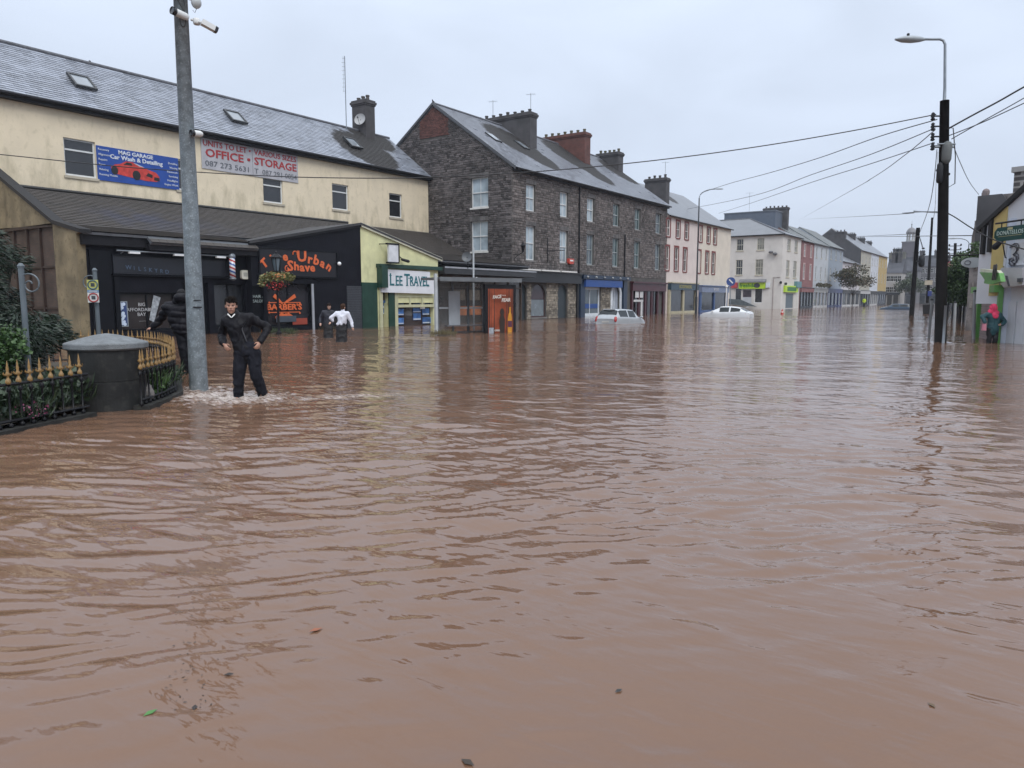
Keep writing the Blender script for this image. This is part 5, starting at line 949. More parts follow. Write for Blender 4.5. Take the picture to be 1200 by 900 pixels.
pksur = M('pale_pink_surround', (.50, .36, .35), .6); rt = M('roof_mossy', (.13, .14, .14), .6, .5, .9, .2)
dkp = M('dark_shop_paint', (.03, .035, .045), .5); wsp = M('pale_shop_paint', (.42, .42, .42), .5); nvy = M('navy_shop_paint', (.02, .03, .12), .4); shg = glass('far_shop_glass', (.05, .055, .06))
def ezp(px, py): return F3.px(px, py)[1]
house('dusty red three storey house with pale pink window surrounds', yP[0], yP[1], ezp(946, 283), redp, ((8.7, 10.6), (4.9, 7.4)), 2, sur=pksur, gm=mid_glass, shop=(redp, dkp, shg), rz=14.6, ww=1.0, roofm=rt)
T5, _ = house('grey white three storey house right of the dusty red one', yP[1], yP[2], ezp(961, 286.5), greyb, ((8.9, 10.8), (5.0, 7.4)), 3, shop=(M('pale_fascia', (.35, .36, .36), .5), wsp, shg), rz=14.9, ww=.9, gm=dk_glass, roofm=rt)
house('pale blue three storey house with a navy shopfront', yP[2], yP[3], ezp(978, 290), blueb, ((9.1, 11.0), (5.1, 7.5)), 3, shop=(nvy, nvy, shg), rz=15.3, ww=1.0, gm=dk_glass, roofm=rt)
b = MB(); bx = yP[1]
T6, _ = house('low pale house with dark slate roof before the tall dark gable', yP[3], yP[4]-.1, ezp(997, 308), M('lilac_render', (.44, .42, .44), .8, .08, 1), ((4.6, 6.6),), 4, shop=(M('dark_sign', (.03, .03, .03), .5), wsp, shg), rz=ezp(997, 300)+1.5, ww=1.0, gm=dk_glass)
hh = ezp(1009, 293)
T7, _ = house('grey cream three storey house beside the tall dark gable', yP[4], yP[5], hh, M('stone_cream', (.36, .35, .30), .8, .08, 1), ((9.6, 11.4), (5.6, 8.0)), 3, shop=(wsp, dkp, shg), rz=hh+5.2, depth=13, gm=dk_glass)
m = MB(); m.poly([(XT, yP[4]-.05, 0), (XT-13, yP[4]-.05, 0), (XT-13, yP[4]-.05, hh), (XT-6.5, yP[4]-.05, hh+5.0), (XT, yP[4]-.05, hh)]); m.build('gable_wall', M('slate_hung_gable', (.055, .055, .06), .7, .2, 1), T7)
house('white three storey house between the grey cream and the yellow houses', yP[5], yP[6], hh, M('blue_white_render', (.50, .53, .58), .8), ((9.6, 11.4), (5.6, 8.0)), 3, shop=(M('dark_sign', (0, 0, 0)), wsp, shg), rz=hh+5.2, depth=13, gm=dk_glass)
house('ochre yellow three storey house at the far end of the left row', yP[6], yP[7], hh, M('ochre_render', (.40, .30, .13), .8), ((9.6, 11.4), (5.6, 8.0)), 3, shop=(dkp, dkp, shg), rz=hh+5.2, depth=13, gm=dk_glass)
CH = [(970.5, 271, 991, 181.0, 5.0), (991, 274, 1002, 194, 4.6), (1002, 279, 1013, 205, 4.0), (1013, 283.5, 1021, 217, 3.5)]
for (a, t, b_, yy, w) in CH:
    x0, x1 = ony(a, t, yy)[0], ony(b_, t, yy)[0]; chimney(T7, x0, x1, yy+.05, yy+1.2, 14, ony(b_, t, yy)[2], chim_m, 5, M('dark_pot', (0, 0, 0)))
# far bend of the street
def far_block(lab, px0, px1, pyt, Y, mat, rz=3.0, wins=3, rows=2, cat='building', name='distant_house', wcol=dk_glass, dep=9):
    F = Fr((0, Y), (1, 0)); a, b = F.px(px0, 330)[0], F.px(px1, 330)[0]; ez = F.px((px0+px1)/2, pyt)[1]; T = empty(name, ((a+b)/2, Y, 0), lab, cat); H = []
    for r_ in range(rows):
        for k in range(wins): c = a+(b-a)*(k+.5)/wins; z = ez-2.4-r_*3.1; H.append((c-.5, c+.5, z, z+1.6))
    H = [h for h in H if h[2] > .3]
    m = MB(); wall(m, F, a, b, -.5, ez, H, .12); m.poly([(a, Y, -.5), (a, Y+dep, -.5), (a, Y+dep, ez), (a, Y, ez)]); m.poly([(b, Y, -.5), (b, Y+dep, -.5), (b, Y+dep, ez), (b, Y, ez)]); m.poly([(a, Y+dep, -.5), (b, Y+dep, -.5), (b, Y+dep, ez), (a, Y+dep, ez)]); m.build('wall', mat, T)
    for h in H: window(F, h, T, fm=pvc, gm=wcol, rev=.12, fw=.08)
    r = MB(); i = [(a-.2, Y-.2, ez), (b+.2, Y-.2, ez), (b+.2, Y+dep+.2, ez), (a-.2, Y+dep+.2, ez), (a-.2, Y+dep/2, ez+rz), (b+.2, Y+dep/2, ez+rz)]; r.poly([i[0], i[1], i[5], i[4]]); r.poly([i[2], i[3], i[4], i[5]]); r.poly([i[0], i[3], i[4]]); r.poly([i[1], i[2], i[5]]); r.poly(i[:4]); r.build('roof', M('far_roof_slate', (.075, .078, .09), .8, .3, .5, spec=.2), T)
    for x in (a+.6, b-2.2): chimney(T, x, x+1.6, Y+dep*.35, Y+dep*.35+1.3, ez, ez+rz+1.6, chim_m, 3, M('dark_pot', (0, 0, 0)))
    s = MB(); s.fb(F, a+.2, b-.2, .01, .25, 2.7, 3.4); s.build('shop_fascia', dkp, T); n_ = max(2, int((b-a)/3)); 
    for k in range(n_): u = a+.3+(b-a-.6)*k/n_; s = MB(); s.fb(F, u+.2, u+(b-a-.6)/n_-.2, .01, .1, -.2, 2.6); s.build('shop_window', shg, T)
    return T, (a, b, ez)
wh2 = M('far_white', (.36, .35, .34), .8, .1, .5); gr2 = M('far_grey', (.13, .13, .14), .8, .15, .5); sl2 = M('far_dark', (.085, .085, .095), .8, .2, .5)
far_block('low white house beyond the ochre house with small windows', 1038.5, 1056, 320, 236, wh2, 4.2, 4, 2)
T, q = far_block('grey gabled house behind the low white house', 1040, 1056, 312, 262, sl2, 4.0, 2, 1); chimney(T, q[0], q[0]+4.6, 262, 263.5, q[2]-1, onx(1045, 298, -34)[2] if False else ony(1045, 296, 262)[2], M('far_chim', (.12, .12, .10), .8), 4)
far_block('long slate roofed building below the clock tower', 1050, 1075, 318, 285, gr2, 5.0, 4, 2)
far_block('grey three storey building closing the end of the street', 1072, 1100, 312, 300, gr2, 4, 5, 3)
far_block('dark terraced building left of the street trees on the right', 1100, 1124, 322, 240, sl2, 4, 4, 3)
# clock tower
Yt = 330; Ft = Fr((0, Yt), (1, 0)); q = Ft.rect(1057, 284, 1073, 330); T = empty('clock_tower', ((q[0]+q[1])/2, Yt, 0), 'distant square stone tower topped by an open domed cupola', 'tower')
m = MB(); m.box(q[0], q[1], Yt, Yt+5, 0, q[3]); m.build('tower_body', M('tower_stone', (.105, .10, .115), .8, .1, .3), T); m = MB(); m.box(q[0]-.2, q[1]+.2, Yt-.2, Yt+5.2, q[3], q[3]+.35); m.build('parapet', M('tower_trim', (.14, .14, .15), .8), T)
c = ((q[0]+q[1])/2+.4, Yt+2.5, q[3]+.35); m = MB()
for k in range(8): g = k*math.pi/4+.39; m.tube([(c[0]+1.45*math.cos(g), c[1]+1.45*math.sin(g), c[2]), (c[0]+1.45*math.cos(g), c[1]+1.45*math.sin(g), c[2]+3.3)], .22, 6)
m.lathe([(1.8, 0), (1.8, .5)], c, 16); m.build('cupola_column', M('cupola_pale', (.36, .36, .35), .7), T)
m = MB(); m.lathe([(1.9, 3.3), (1.9, 3.6), (1.7, 4.2), (1.3, 4.9), (.7, 5.4), (.2, 5.6), (.1, 6.5), (.25, 6.6), (.25, 6.8), (.04, 7.0), (.04, 8.2)], c, 16); m.build('dome', M('cupola_dome', (.17, .17, .18), .6), T, True)

# ------------------------------------------------------------------ bus shelter and its advert
def bus_shelter():
    a = Vector(ong(513, 392)); b = Vector(ong(604, 389)); F = Fr((a.x, a.y), (b.x-a.x, b.y-a.y)); L = (b-a).length
    T = empty('bus_shelter', a, 'glass and grey metal bus shelter standing in the flood before the dark glazed shop', 'bus shelter'); H = 2.45; D = 1.35
    m = MB(); m.fb(F, -.02, L+.15, -D-.1, .30, H, H+.10); m.fb(F, -.02, L+.15, .28, .32, H-.08, H+.11); m.build('roof', M('shelter_grey', (.13, .14, .15), .4, .15, 3), T)
    gp = M('shelter_glass', (.20, .22, .23), .08); g = MAT['shelter_glass'].node_tree.nodes['Principled BSDF']; g.inputs['Alpha'].default_value = .26
    X = [0, .95, 2.15, 3.05, L*.62]
    gm = M('shelter_frame', (.16, .175, .19), .35, .1, 4, 0, metal=.3)
    us = [F.px(x, 360, -D)[0] for x in (513, 530.5, 548.5, 566.5)]
    for u in us: m = MB(); m.fb(F, u-.045, u+.045, -D-.04, -D+.05, -.5, H); m.build('post', gm, T)
    for u, v in zip(us, us[1:]):
        m = MB(); m.fb(F, u+.05, v-.05, -D-.01, -D+.0, .05, H-.1); p = m.build('glass_panel', gp, T); m = MB(); m.fb(F, u+.05, v-.05, -D+.002, -D+.02, 1.12, 1.2); m.build('band', M('band_white', (.55, .58, .6), .5), p)
    m = MB(); m.fb(F, us[0], us[-1], -D-.03, -D+.04, H-.09, H-.01); m.fb(F, us[0], us[-1], -D-.03, -D+.04, -.02, .05); m.build('rail', gm, T)
    m = MB(); m.fb(F, -.2, -.08, .05, .17, -.5, H+.25); m.build('post', M('white_post', (.42, .45, .47), .45), T)['label'] = 'pale front post'
    u = us[0]+.55; m = MB(); m.fb(F, u, u+.62, -D+.06, -D+.1, .35, 1.95); m.build('timetable', M('timetable_pale', (.40, .43, .46), .4), T)
    m = MB(); m.fb(F, us[0]+.3, us[-1]-.3, -D+.08, -D+.38, .30, .36); m.build('bench', M('bench_grey', (.12, .12, .13), .5), T)
    text('DROGHEDA', .22, F, (us[1]+us[2])/2+.5, H-.25, -D+.03, M('band_white', (0, 0, 0)), T, ex=.003) if False else None
    text('BUS', .24, F, us[2]+.5, H-.23, -D+.03, M('band_white', (0, 0, 0)), T, ex=.003)
    # illuminated type advert panel at the right end
    q = F.rect(568.5, 333, 604.5, 388, .1); A = empty('advert_panel', F.p(q[0], .1, 0), 'tall black framed advert panel with an orange poster reading FACE YOUR FEAR', 'advert'); z1 = F.px(586, 333.5, .1)[1]
    m = MB(); m.fb(F, q[0], q[1], -.05, .1, -.5, z1); m.build('frame', M('advert_black', (.01, .01, .012), .3), A)
    a0, a1 = q[0]+.16, q[1]-.17; m = MB(); m.fb(F, a0, a1, .1, .108, -.2, z1-.2); po = m.build('poster', M('poster_orange', (.24, .06, .03), .35, .5, 1.6, 0, spec=.3), A)
    dk = M('poster_dark_print', (.03, .02, .015), .4, .2, 3, 0); m = MB()
    for x, w in ((.03, .05), (.12, .02), (.22, .05), (.72, .04), (.80, .07), (.93, .05)): u = a0+(a1-a0)*x; m.prism(F, [(u, -.2), (u+w, -.2), (u+w*.7+.02, z1-.2), (u+.03, z1-.2)], .109, .112)
    m.build('tree_print', dk, A); W_ = a1-a0; m = MB(); u = a0+W_*.55                     # a plain dark standing figure
    m.prism(F, [(u-.13, -.2), (u-.16, .6), (u-.09, .83), (u-.13, .95), (u-.09, 1.1), (u, 1.16), (u+.09, 1.1), (u+.13, .95), (u+.09, .83), (u+.17, .6), (u+.13, -.2)], .113, .116); m.build('figure_print', dk, A)
    m = MB(); u = a0+W_*.87; m.prism(F, [(u-.13, -.2), (u-.13, .65), (u-.09, .85), (u-.04, .95), (u-.04, 1.2), (u+.04, 1.2), (u+.04, .95), (u+.09, .85), (u+.11, .65), (u+.11, -.2)], .117, .120); m.build('bottle_print', M('bottle_amber', (.55, .25, .03), .35, .2, 4, 0), A)
    m = MB(); m.fb(F, u-.125, u+.105, .1205, .122, .25, .55); m.build('bottle_label', M('plum_print', (.10, .03, .06), .4), A)
    wl = M('poster_white_l', (.6, .55, .5), .5, .1, 5, 0); text('FACE', .21, F, a0+W_*.34, 1.68, .122, wl, A, ex=.003, off=.008, shear=.2, rot=R(4)); text('FEAR', .23, F, a0+W_*.70, 1.53, .122, wl, A, ex=.003, off=.008, shear=.2, rot=R(2)); text('YOUR', .08, F, a0+W_*.62, 1.75, .122, wl, A, ex=.003)
    m = MB(); m.fb(F, a0+.03, a0+.3, .121, .124, -.02, .24); m.build('corner_logo', M('logo_grey', (.3, .33, .37), .4, .3, 8, 0), A); text('OPEN', .12, F, a0+.5, .1, .123, wl, A, ex=.003, off=.004)
    text('JCDecaux', .16, F, a0+.1, z1+.12, .1, wl, T, ex=.003) if False else None
    # lamp post in front of the shop
    u, z0 = F.px(555, 328, -2.5); P = empty('banner_post', F.p(u, -2.5, 0), 'thin pale post with a small white lamp behind the bus shelter', 'post'); zt = F.px(554.5, 290, -2.5)[1]; m = MB(); m.tube([F.p(u, -2.5, -.5), F.p(u, -2.5, zt)], .045, 8); m.build('pole', M('white_post', (0, 0, 0)), P); m = MB(); m.ell(F.p(u+.1, -2.4, F.px(557, 327, -2.5)[1]), (.11, .11, .09), n=8, m=6); m.build('lamp', M('lamp_white', (0, 0, 0)), P, True)
    c = F.px(547, 301, -3.2); D_ = empty('satellite_dish', F.p(c[0], -3.2, c[1]), 'grey satellite dish on the low roof in front of the stone gable', 'satellite dish'); m = MB(); ax = Vector((.45, -.85, .25)).normalized(); ctr = Vector(F.p(c[0], -3.2, c[1])); tx = ax.cross(Vector((0, 0, 1))).normalized(); ty = tx.cross(ax)
    for r_, z_ in ((0, -.1), (.1, -.09), (.2, -.04), (.26, 0)):
        for j in range(16): g_ = j*math.pi/8; m.v.append(tuple(ctr+tx*math.cos(g_)*r_+ty*math.sin(g_)*r_+ax*z_))
    for k in range(3):
        for j in range(16): p = k*16+j; q_ = k*16+(j+1) % 16; m.f.append((p, q_, q_+16, p+16))
    m.build('dish', M('dish_dark', (.10, .11, .12), .5), D_, True); m = MB(); m.tube([ctr-ax*.08, ctr-ax*.3, ctr-ax*.3-Vector((0, 0, .5))], .03, 6); m.build('arm', dark_metal, D_)
bus_shelter()

# ------------------------------------------------------------------ street lamps and poles
def street_lamp(base, pbase, top, arm_end, lab, r0=.09, head=True):
    T = empty('street_lamp', (base[0], base[1], 0), lab, 'street lamp'); b = Vector((base[0], base[1], -.6)); t = Vector(top); e = Vector(arm_end); m = MB()
    m.tube([b, Vector((base[0], base[1], 1.8)), Vector((base[0], base[1], 1.81)), t], [r0*1.5, r0*1.5, r0, r0*.65], 10); m.build('pole', M('lamp_pole_dark', (.035, .04, .045), .45, .15, 3, .05), T)
    m = MB(); d = e-t; pts = [t+Vector((0, 0, -.02))]
    for k in range(1, 9): f = k/8; pts.append(t+Vector((d.x*(1-math.cos(f*math.pi/2)), d.y*(1-math.cos(f*math.pi/2)), d.z*math.sin(f*math.pi/2))))
    m.tube(pts, r0*.6, 8); m.build('arm', grey_metal, T, True); dd = Vector((d.x, d.y, 0)).normalized(); s = Vector((-dd.y, dd.x, 0)); m = MB()
    for k, (f, w, h) in enumerate(((-.05, .05, .05), (.1, .10, .08), (.35, .15, .1), (.65, .16, .09), (.85, .06, .04))):
        for j in range(10): g = 2*math.pi*j/10; m.v.append(tuple(e+dd*f+s*w*math.cos(g)+Vector((0, 0, h*math.sin(g)*(1 if math.sin(g) > 0 else .55)))))
    for k in range(4):
        for j in range(10): a = k*10+j; q = k*10+(j+1) % 10; m.f.append((a, q, q+10, a+10))
    m.f.append(tuple(range(10))); m.f.append(tuple(range(49, 39, -1))); m.build('lamp_head', M('lamp_head_grey', (.30, .34, .37), .4, .1, 4, 0), T, True); return T
lb = ong(815.5, 368); dl = math.hypot(lb[0], lb[1]); lt = atd(820.5, 232, dl); le = atd(838, 221.5, dl+.5)
street_lamp(lb, None, (lb[0]+.0, lb[1], lt[2]), le, 'tall dark street lamp in front of the red windowed terrace')
def tpole(p, ztop, r0, r1, lab, lean=(0, 0), name='utility_pole', mat=None):
    T = empty(name, (p[0], p[1], 0), lab, 'pole'); m = MB(); m.tube([(p[0], p[1], -.8), (p[0]+lean[0]*.5, p[1]+lean[1]*.5, ztop*.5), (p[0]+lean[0], p[1]+lean[1], ztop)], [r0, (r0+r1)/2, r1], 14); m.build('shaft', mat or M('tarred_wood', (.010, .009, .009), .7, .4, 3, .5, 30, streak=.5, scol=(.018, .016, .014), spec=.08), T, True); return T
PP = ong(1103, 400); dP = math.hypot(PP[0], PP[1]); ztp = atd(1107, 118, dP)[2]; topx = atd(1107, 118, dP)
P1 = tpole(PP, ztp, .21, .155, 'big black utility pole with insulators and a lamp arm on top at the right', lean=(topx[0]-PP[0], topx[1]-PP[1])); tx_, ty_ = topx[0], topx[1]
def atP(px, py, dd=0): return Vector(atd(px, py, dP+dd))
def main_pole_fittings():
    T = P1; zz = lambda py: atP(1107, py).z; c = lambda py: Vector((PP[0]+(tx_-PP[0])*zz(py)/ztp, PP[1]+(ty_-PP[1])*zz(py)/ztp, zz(py)))
    ins = M('insulator_brown', (.05, .02, .015), .25); m = MB()
    for py in (136, 148, 160, 171):
        q = c(py)+Vector(RT)*-.42; m.tube([c(py), q], .03, 6); m.lathe([(.035, -.16), (.085, -.12), (.045, -.06), (.085, -.02), (.045, .04), (.07, .08), (.03, .13)], tuple(q), 10)
    m.build('insulator_bracket', dark_metal, T, True)
    m = MB(); q = c(172); m.tube([q-Vector(RT)*.45, q+Vector(RT)*.35], .045, 8); q2 = c(170); m.tube([q2-Vector(RT)*.35-Vector(FW)*.2, q2+Vector(RT)*.3-Vector(FW)*.2], .03, 8); m.build('collar', grey_metal, T)
    b = MB(); q = c(180); b.cap(q-Vector(FW)*.18+Vector((0, 0, .25)), q-Vector(FW)*.18-Vector((0, 0, .25)), .17, .16); b.build('wrap', M('grey_wrap', (.11, .12, .12), .6), T, True)
    b = MB(); q = c(204); b.cap(q-Vector(RT)*.2-Vector(FW)*.1+Vector((0, 0, .3)), q-Vector(RT)*.2-Vector(FW)*.1-Vector((0, 0, .25)), .11, .11); b.tube([q-Vector(RT)*.2, q+Vector(RT)*.22], .05, 6); b.build('junction_box', dark_metal, T, True)
    for k, (x0, py0, x1, py1) in enumerate(((1117, 150, 1119, 215), (1101, 185, 1097, 200))):
        a, e = atP(x0, py0), atP(x1, py1); b = MB(); b.tube([c(py0), a, (a+e)/2+Vector(RT)*.05, e, c(py1+8)], .02, 6); b.build('cable', M('black_cable', (.015, .015, .017), .5), T, True)
    b = MB(); q = Vector(ong(1105.5, 401)); b.tube([q+Vector((0, 0, -.5)), q+Vector((0, 0, 1.35))], .05, 8); b.build('conduit', M('conduit_grey', (.22, .25, .28), .5), T, True)
    b = MB(); s0 = c(122)+Vector((0, 0, .0)); st = c(104); corner = atP(1107.5, 52); b.tube([s0-Vector((0, 0, .5)), st, corner, atP(1105.5, 47.5), atP(1101.5, 46), atP(1082, 46)], [.07, .05, .045, .045, .045, .045], 8); b.build('lamp_arm', grey_metal, T, True)
    h = MB(); e = atP(1081.5, 46.2); dd = -Vector(RT)
    for f, w, hh in ((-.1, .05, .05), (.1, .13, .12), (.4, .19, .16), (.75, .18, .13), (1.02, .05, .04)):
        for j in range(12): g = 2*math.pi*j/12; h.v.append(tuple(e+dd*f+Vector(FW)*w*math.cos(g)+Vector((0, 0, hh*math.sin(g)*(.8 if math.sin(g) > 0 else .75)))))
    for k in range(4):
        for j in range(12): a = k*12+j; q = k*12+(j+1) % 12; h.f.append((a, q, q+12, a+12))
    h.f.append(tuple(range(12))); h.f.append(tuple(range(59, 47, -1))); h.build('lamp_head', M('lamp_head_grey', (0, 0, 0)), T, True)
    b = MB(); b.lathe([(.05, 0), (.05, .1), (.02, .12)], tuple(e+dd*.55+Vector((0, 0, .1))), 8); b.build('light_sensor', dark_metal, T)
main_pole_fittings()
p2 = ong(1068, 370); d2 = math.hypot(p2[0], p2[1]); t2 = atd(1076, 267, d2); P2 = tpole(p2, t2[2], .22, .17, 'leaning dark utility pole beyond the big black pole beside the submerged blue car', lean=(t2[0]-p2[0], t2[1]-p2[1]))
m = MB(); q = Vector(atd(1080, 306, d2)); m.cap(q+Vector((0, 0, .3)), q-Vector((0, 0, .3)), .28, .28); m.tube([q, q-Vector(RT)*.5], .06, 6); m.build('junction_box', dark_metal, P2, True)
m = MB()
for x, y in ((1082, 291), (1083, 298)): q = Vector(atd(x, y, d2)); m.tube([Vector(atd(1076, 272, d2)), q], .02, 5); m.ell(q, (.14, .14, .08), n=8, m=5)
tag(m.build('insulator', dark_metal, P2, True), kind='stuff')
p3 = ong(1086, 367); d3 = math.hypot(p3[0], p3[1]); t3 = atd(1092.5, 255, d3); P3 = tpole(p3, t3[2], .17, .11, 'slim dark utility pole between the leaning pole and the big black pole', lean=(t3[0]-p3[0], t3[1]-p3[1]))
for nm_, (x0, y0, x1, y1), lab, col in (('cream_sign', (1083.5, 328.5, 1093, 334), 'small cream direction sign on the slim far pole', (.42, .38, .30)), ('blue_sign', (1087, 341, 1092, 347), 'small blue square sign on the slim far pole', (.03, .05, .20))):
    a, b_ = Vector(atd(x0, y1, d3-.3)), Vector(atd(x1, y0, d3-.3)); F = Fr((a.x, a.y), (b_.x-a.x, b_.y-a.y)); L = Vector((b_.x-a.x, b_.y-a.y)).length; s = empty('road_sign', a, lab, 'sign'); m = MB(); m.fb(F, 0, L, -.03, .0, a.z, b_.z); m.build('plate', M(nm_, col, .5), s); m = MB(); m.fb(F, L*.4, L*.4+.06, -.25, -.03, (a.z+b_.z)/2-.04, (a.z+b_.z)/2+.04); m.build('clamp', dark_metal, s)
q = Vector(ong(1087.5, 368)); T = empty('wheelie_bin', q, 'black wheelie bin standing in the water at the foot of the slim far pole', 'bin'); m = MB(); m.hexa([q+Vector(v) for v in ((-.4, -.35, -.6), (.4, -.35, -.6), (.4, .35, -.6), (-.4, .35, -.6), (-.5, -.45, .95), (.5, -.45, .95), (.5, .45, .95), (-.5, .45, .95))]); m.build('body', M('bin_black', (.012, .012, .014), .5), T); m = MB(); m.hexa([q+Vector(v) for v in ((-.53, -.5, .95), (.53, -.5, .95), (.53, .5, .95), (-.53, .5, .95), (-.4, -.4, 1.12), (.4, -.4, 1.12), (.4, .4, 1.12), (-.4, .4, 1.12))]); m.build('lid', M('bin_black', (0, 0, 0)), T)
d4 = 95; T = empty('utility_pole', atd(1119, 350, d4)[:2]+(0,), 'distant dark pole crowned with insulators behind the street tree', 'pole'); a, b_ = Vector(atd(1119, 345, d4)), Vector(atd(1119.5, 285, d4)); m = MB(); m.tube([(a.x, a.y, -.5), (b_.x, b_.y, b_.z)], [.2, .14], 8); m.build('shaft', MAT['tarred_wood'], T)
m = MB()
for k in range(5): z = b_.z-.3-k*.42; m.tube([(b_.x-.55, b_.y, z), (b_.x+.55, b_.y, z)], .04, 5); m.ell((b_.x-.55, b_.y, z+.1), (.09, .09, .14), n=6, m=4); m.ell((b_.x+.55, b_.y, z+.1), (.09, .09, .14), n=6, m=4)
tag(m.build('insulator', dark_metal, T), kind='stuff')
b1 = atd(1131, 350, 90); street_lamp((b1[0], b1[1]), None, (b1[0], b1[1], atd(1131, 286, 90)[2]), atd(1122, 279.5, 90), 'distant slim street lamp above the street tree on the right', r0=.07)
sp = ong(1089.5, 396)
for lab, (x0, y0, xt, yt), rr, cc in (('leaning thin grey post just left of the big black pole', (1088.5, 396, 1092, 352), .05, (.16, .17, .18)), ('short pale grey post between the big black pole and the street tree', (1118, 389, 1119.5, 355), .055, (.30, .32, .33)), ('tall pale grey post between the street tree and the person in pink', (1141, 397, 1142.5, 342), .06, (.26, .27, .28))):
    b_ = ong(x0, y0); t = atd(xt, yt, math.hypot(b_[0], b_[1])); T = empty('sign_post', b_, lab, 'post'); m = MB(); m.tube([(b_[0], b_[1], -.6), b_, t], rr, 8); m.build('pole', M('post_'+str(int(cc[0]*100)), cc, .45), T); m = MB(); m.lathe([(rr*1.3, 0), (rr*1.1, .05), (.01, .09)], t, 8); m.build('cap', dark_metal, T)

# ------------------------------------------------------------------ buildings on the right
def right_side():
    A0 = ong(1169, 401.5); F = Fr((A0[0], A0[1]+.4), (.62, -.78)); w_ = 9.0
    T = empty('phone_shop', F.p(0, 0, 0), 'white clad shop with black timbered gable at the right edge', 'shop'); wht = M('white_cladding', (.60, .62, .66), .5, .06, 1, .05, streak=.35, scol=(.35, .36, .38)); yl = M('pale_ochre', (.55, .43, .17), .75, .1, 2, .15)
    zE = F.px(1170, 252)[1]; m = MB(); zs = F.px(1185, 340)[1]
    m.fb(F, 0, w_, -6, 0, -.5, zs); m.build('wall', wht, T)
    for k in range(9):
        u = .02+k*.42; m = MB(); m.fb(F, u+.02, u+.40, .0, .05+.02*(k % 2), -.5, zs-.4); m.build('panel', wht, T)
    # upper gable wall
    ul = F.px(1150, 270)[0]; sl_ = 1.0; ez0 = F.px(1150, 266)[1]; ur = F.px(1215, 222)[0]; KK = (F.px(1200, 222)[1]-ez0)/(F.px(1200, 222)[0]-ul); P = [(ul, zs-.5), (w_, zs-.5), (w_, ez0+(ur-ul)*KK-(w_-ur)*KK*.9), (ur, ez0+(ur-ul)*KK), (ul, ez0)]
    m = MB(); m.prism(F, P, -.5, .02); m.build('upper_wall', wht, T)
    for x0, x1, mt, y0, y1 in ((1163.5, 1178, yl, 345, 268),):
        a, b = F.px(x0, 300)[0], F.px(x1, 300)[0]; m = MB(); m.prism(F, [(a, zs-.2), (b, zs-.2), (b, ez0+(b-ul)*KK-.1), (a, ez0+(a-ul)*KK-.1)], .02, .06); m.build('ochre_panel', mt, T)
    tb = M('black_timber', (.012, .012, .013), .6); 
    for x, yb in ((1154, 298), (1162, 295.5)):
        a = F.px(x, 290)[0]; z0 = F.px(x, yb)[1]; m = MB(); m.fb(F, a-.07, a+.08, .02, .14, z0, ez0+(a-ul)*KK-.05); m.build('timber', tb, T)
    m = MB(); m.prism(F, [(ul-.06, ez0-.22), (ur, ez0+(ur-ul)*KK-.10), (ur, ez0+(ur-ul)*KK+.08), (ul-.06, ez0-.04)], -.1, .16); m.prism(F, [(ur, ez0+(ur-ul)*KK+.08), (ur, ez0+(ur-ul)*KK-.10), (w_+.2, ez0+(ur-ul)*KK-(w_+.2-ur)*KK-.2), (w_+.2, ez0+(ur-ul)*KK-(w_+.2-ur)*KK+.1)], -.1, .16); m.build('bargeboard', tb, T)
    m = MB(); m.prism(F, [(ul-.04, ez0-.05), (ur, ez0+(ur-ul)*KK+.05), (w_+.2, ez0+(ur-ul)*KK-(w_+.2-ur)*KK+.1)], -7, -.1); m.build('roof', M('right_roof', (.06, .06, .065), .5, .3, 1), T)
    q = F.rect(1177.5, 285, 1199, 311, .1); S_ = empty('three_sign', F.p(q[0], .1, q[2]), 'white square sign with a large outlined 3 on the white shop', 'sign'); m = MB(); m.fb(F, q[0], q[1]+.1, .02, .1, q[2], q[3]); m.build('board', M('three_board', (.62, .63, .66), .5), S_)
    gl = M('three_grey', (.10, .10, .12), .5, .1, 4, 0); c = F.px(1188, 299, .1); m = MB(); pts = []
    for k, (x, z) in enumerate(((-.24, .30), (-.05, .36), (.12, .34), (.22, .24), (.18, .10), (.02, .02), (.20, -.06), (.26, -.22), (.14, -.36), (-.06, -.38), (-.22, -.28), (-.20, -.14), (-.05, -.12), (.08, -.2))): pts.append(F.p(c[0]+x*.75, .13, c[1]+z*.95))
    m.tube(pts, .035, 6); pts2 = [Vector(p)+Vector((F.u.x*.09, F.u.y*.09, .07)) for p in pts[:-3]]; m.tube(pts2, .022, 5); m.build('numeral', gl, S_, True)
    # jutting white panel sign
    m = MB(); q = [F.px(*p, .5) for p in ((1166, 324), (1174, 313.5), (1198, 313.5), (1198, 334), (1176, 337))]; T2 = empty('angular_sign', F.p(q[0][0], .5, q[0][1]), 'pale angular panel sign jutting beneath the 3 sign', 'sign'); m.prism(F, q, .1, .5); m.build('board', M('angular_pale', (.45, .44, .46), .5, .1, 3), T2)
    m = MB(); q = [F.px(*p, .52) for p in ((1178, 323), (1180, 323), (1183, 335), (1181.5, 335.5))]; m.prism(F, q, .5, .53); q = F.px(1196, 328, .52); m.fb(F, q[0]-.12, q[0]+.1, .5, .56, q[1]-.08, q[1]+.06); m.build('dark_stripe', gl, T2)
    # green shop beyond
    G0 = ong(1146, 378); F2_ = Fr((-3.6, 41.0), (.37, -.93)); F2_ = Fr((-1.75, 36.9), (F.p(-.05, 0, 0)[0]+1.75, F.p(-.05, 0, 0)[1]-36.9)); lg = M('leaf_green_paint', (.09, .27, .06), .45, .12, 3, .05)
    T3_ = empty('green_shop', F2_.p(0, 0, 0), 'shop with bright green fascia and pilasters beyond the white shop', 'shop'); L2 = 4.8
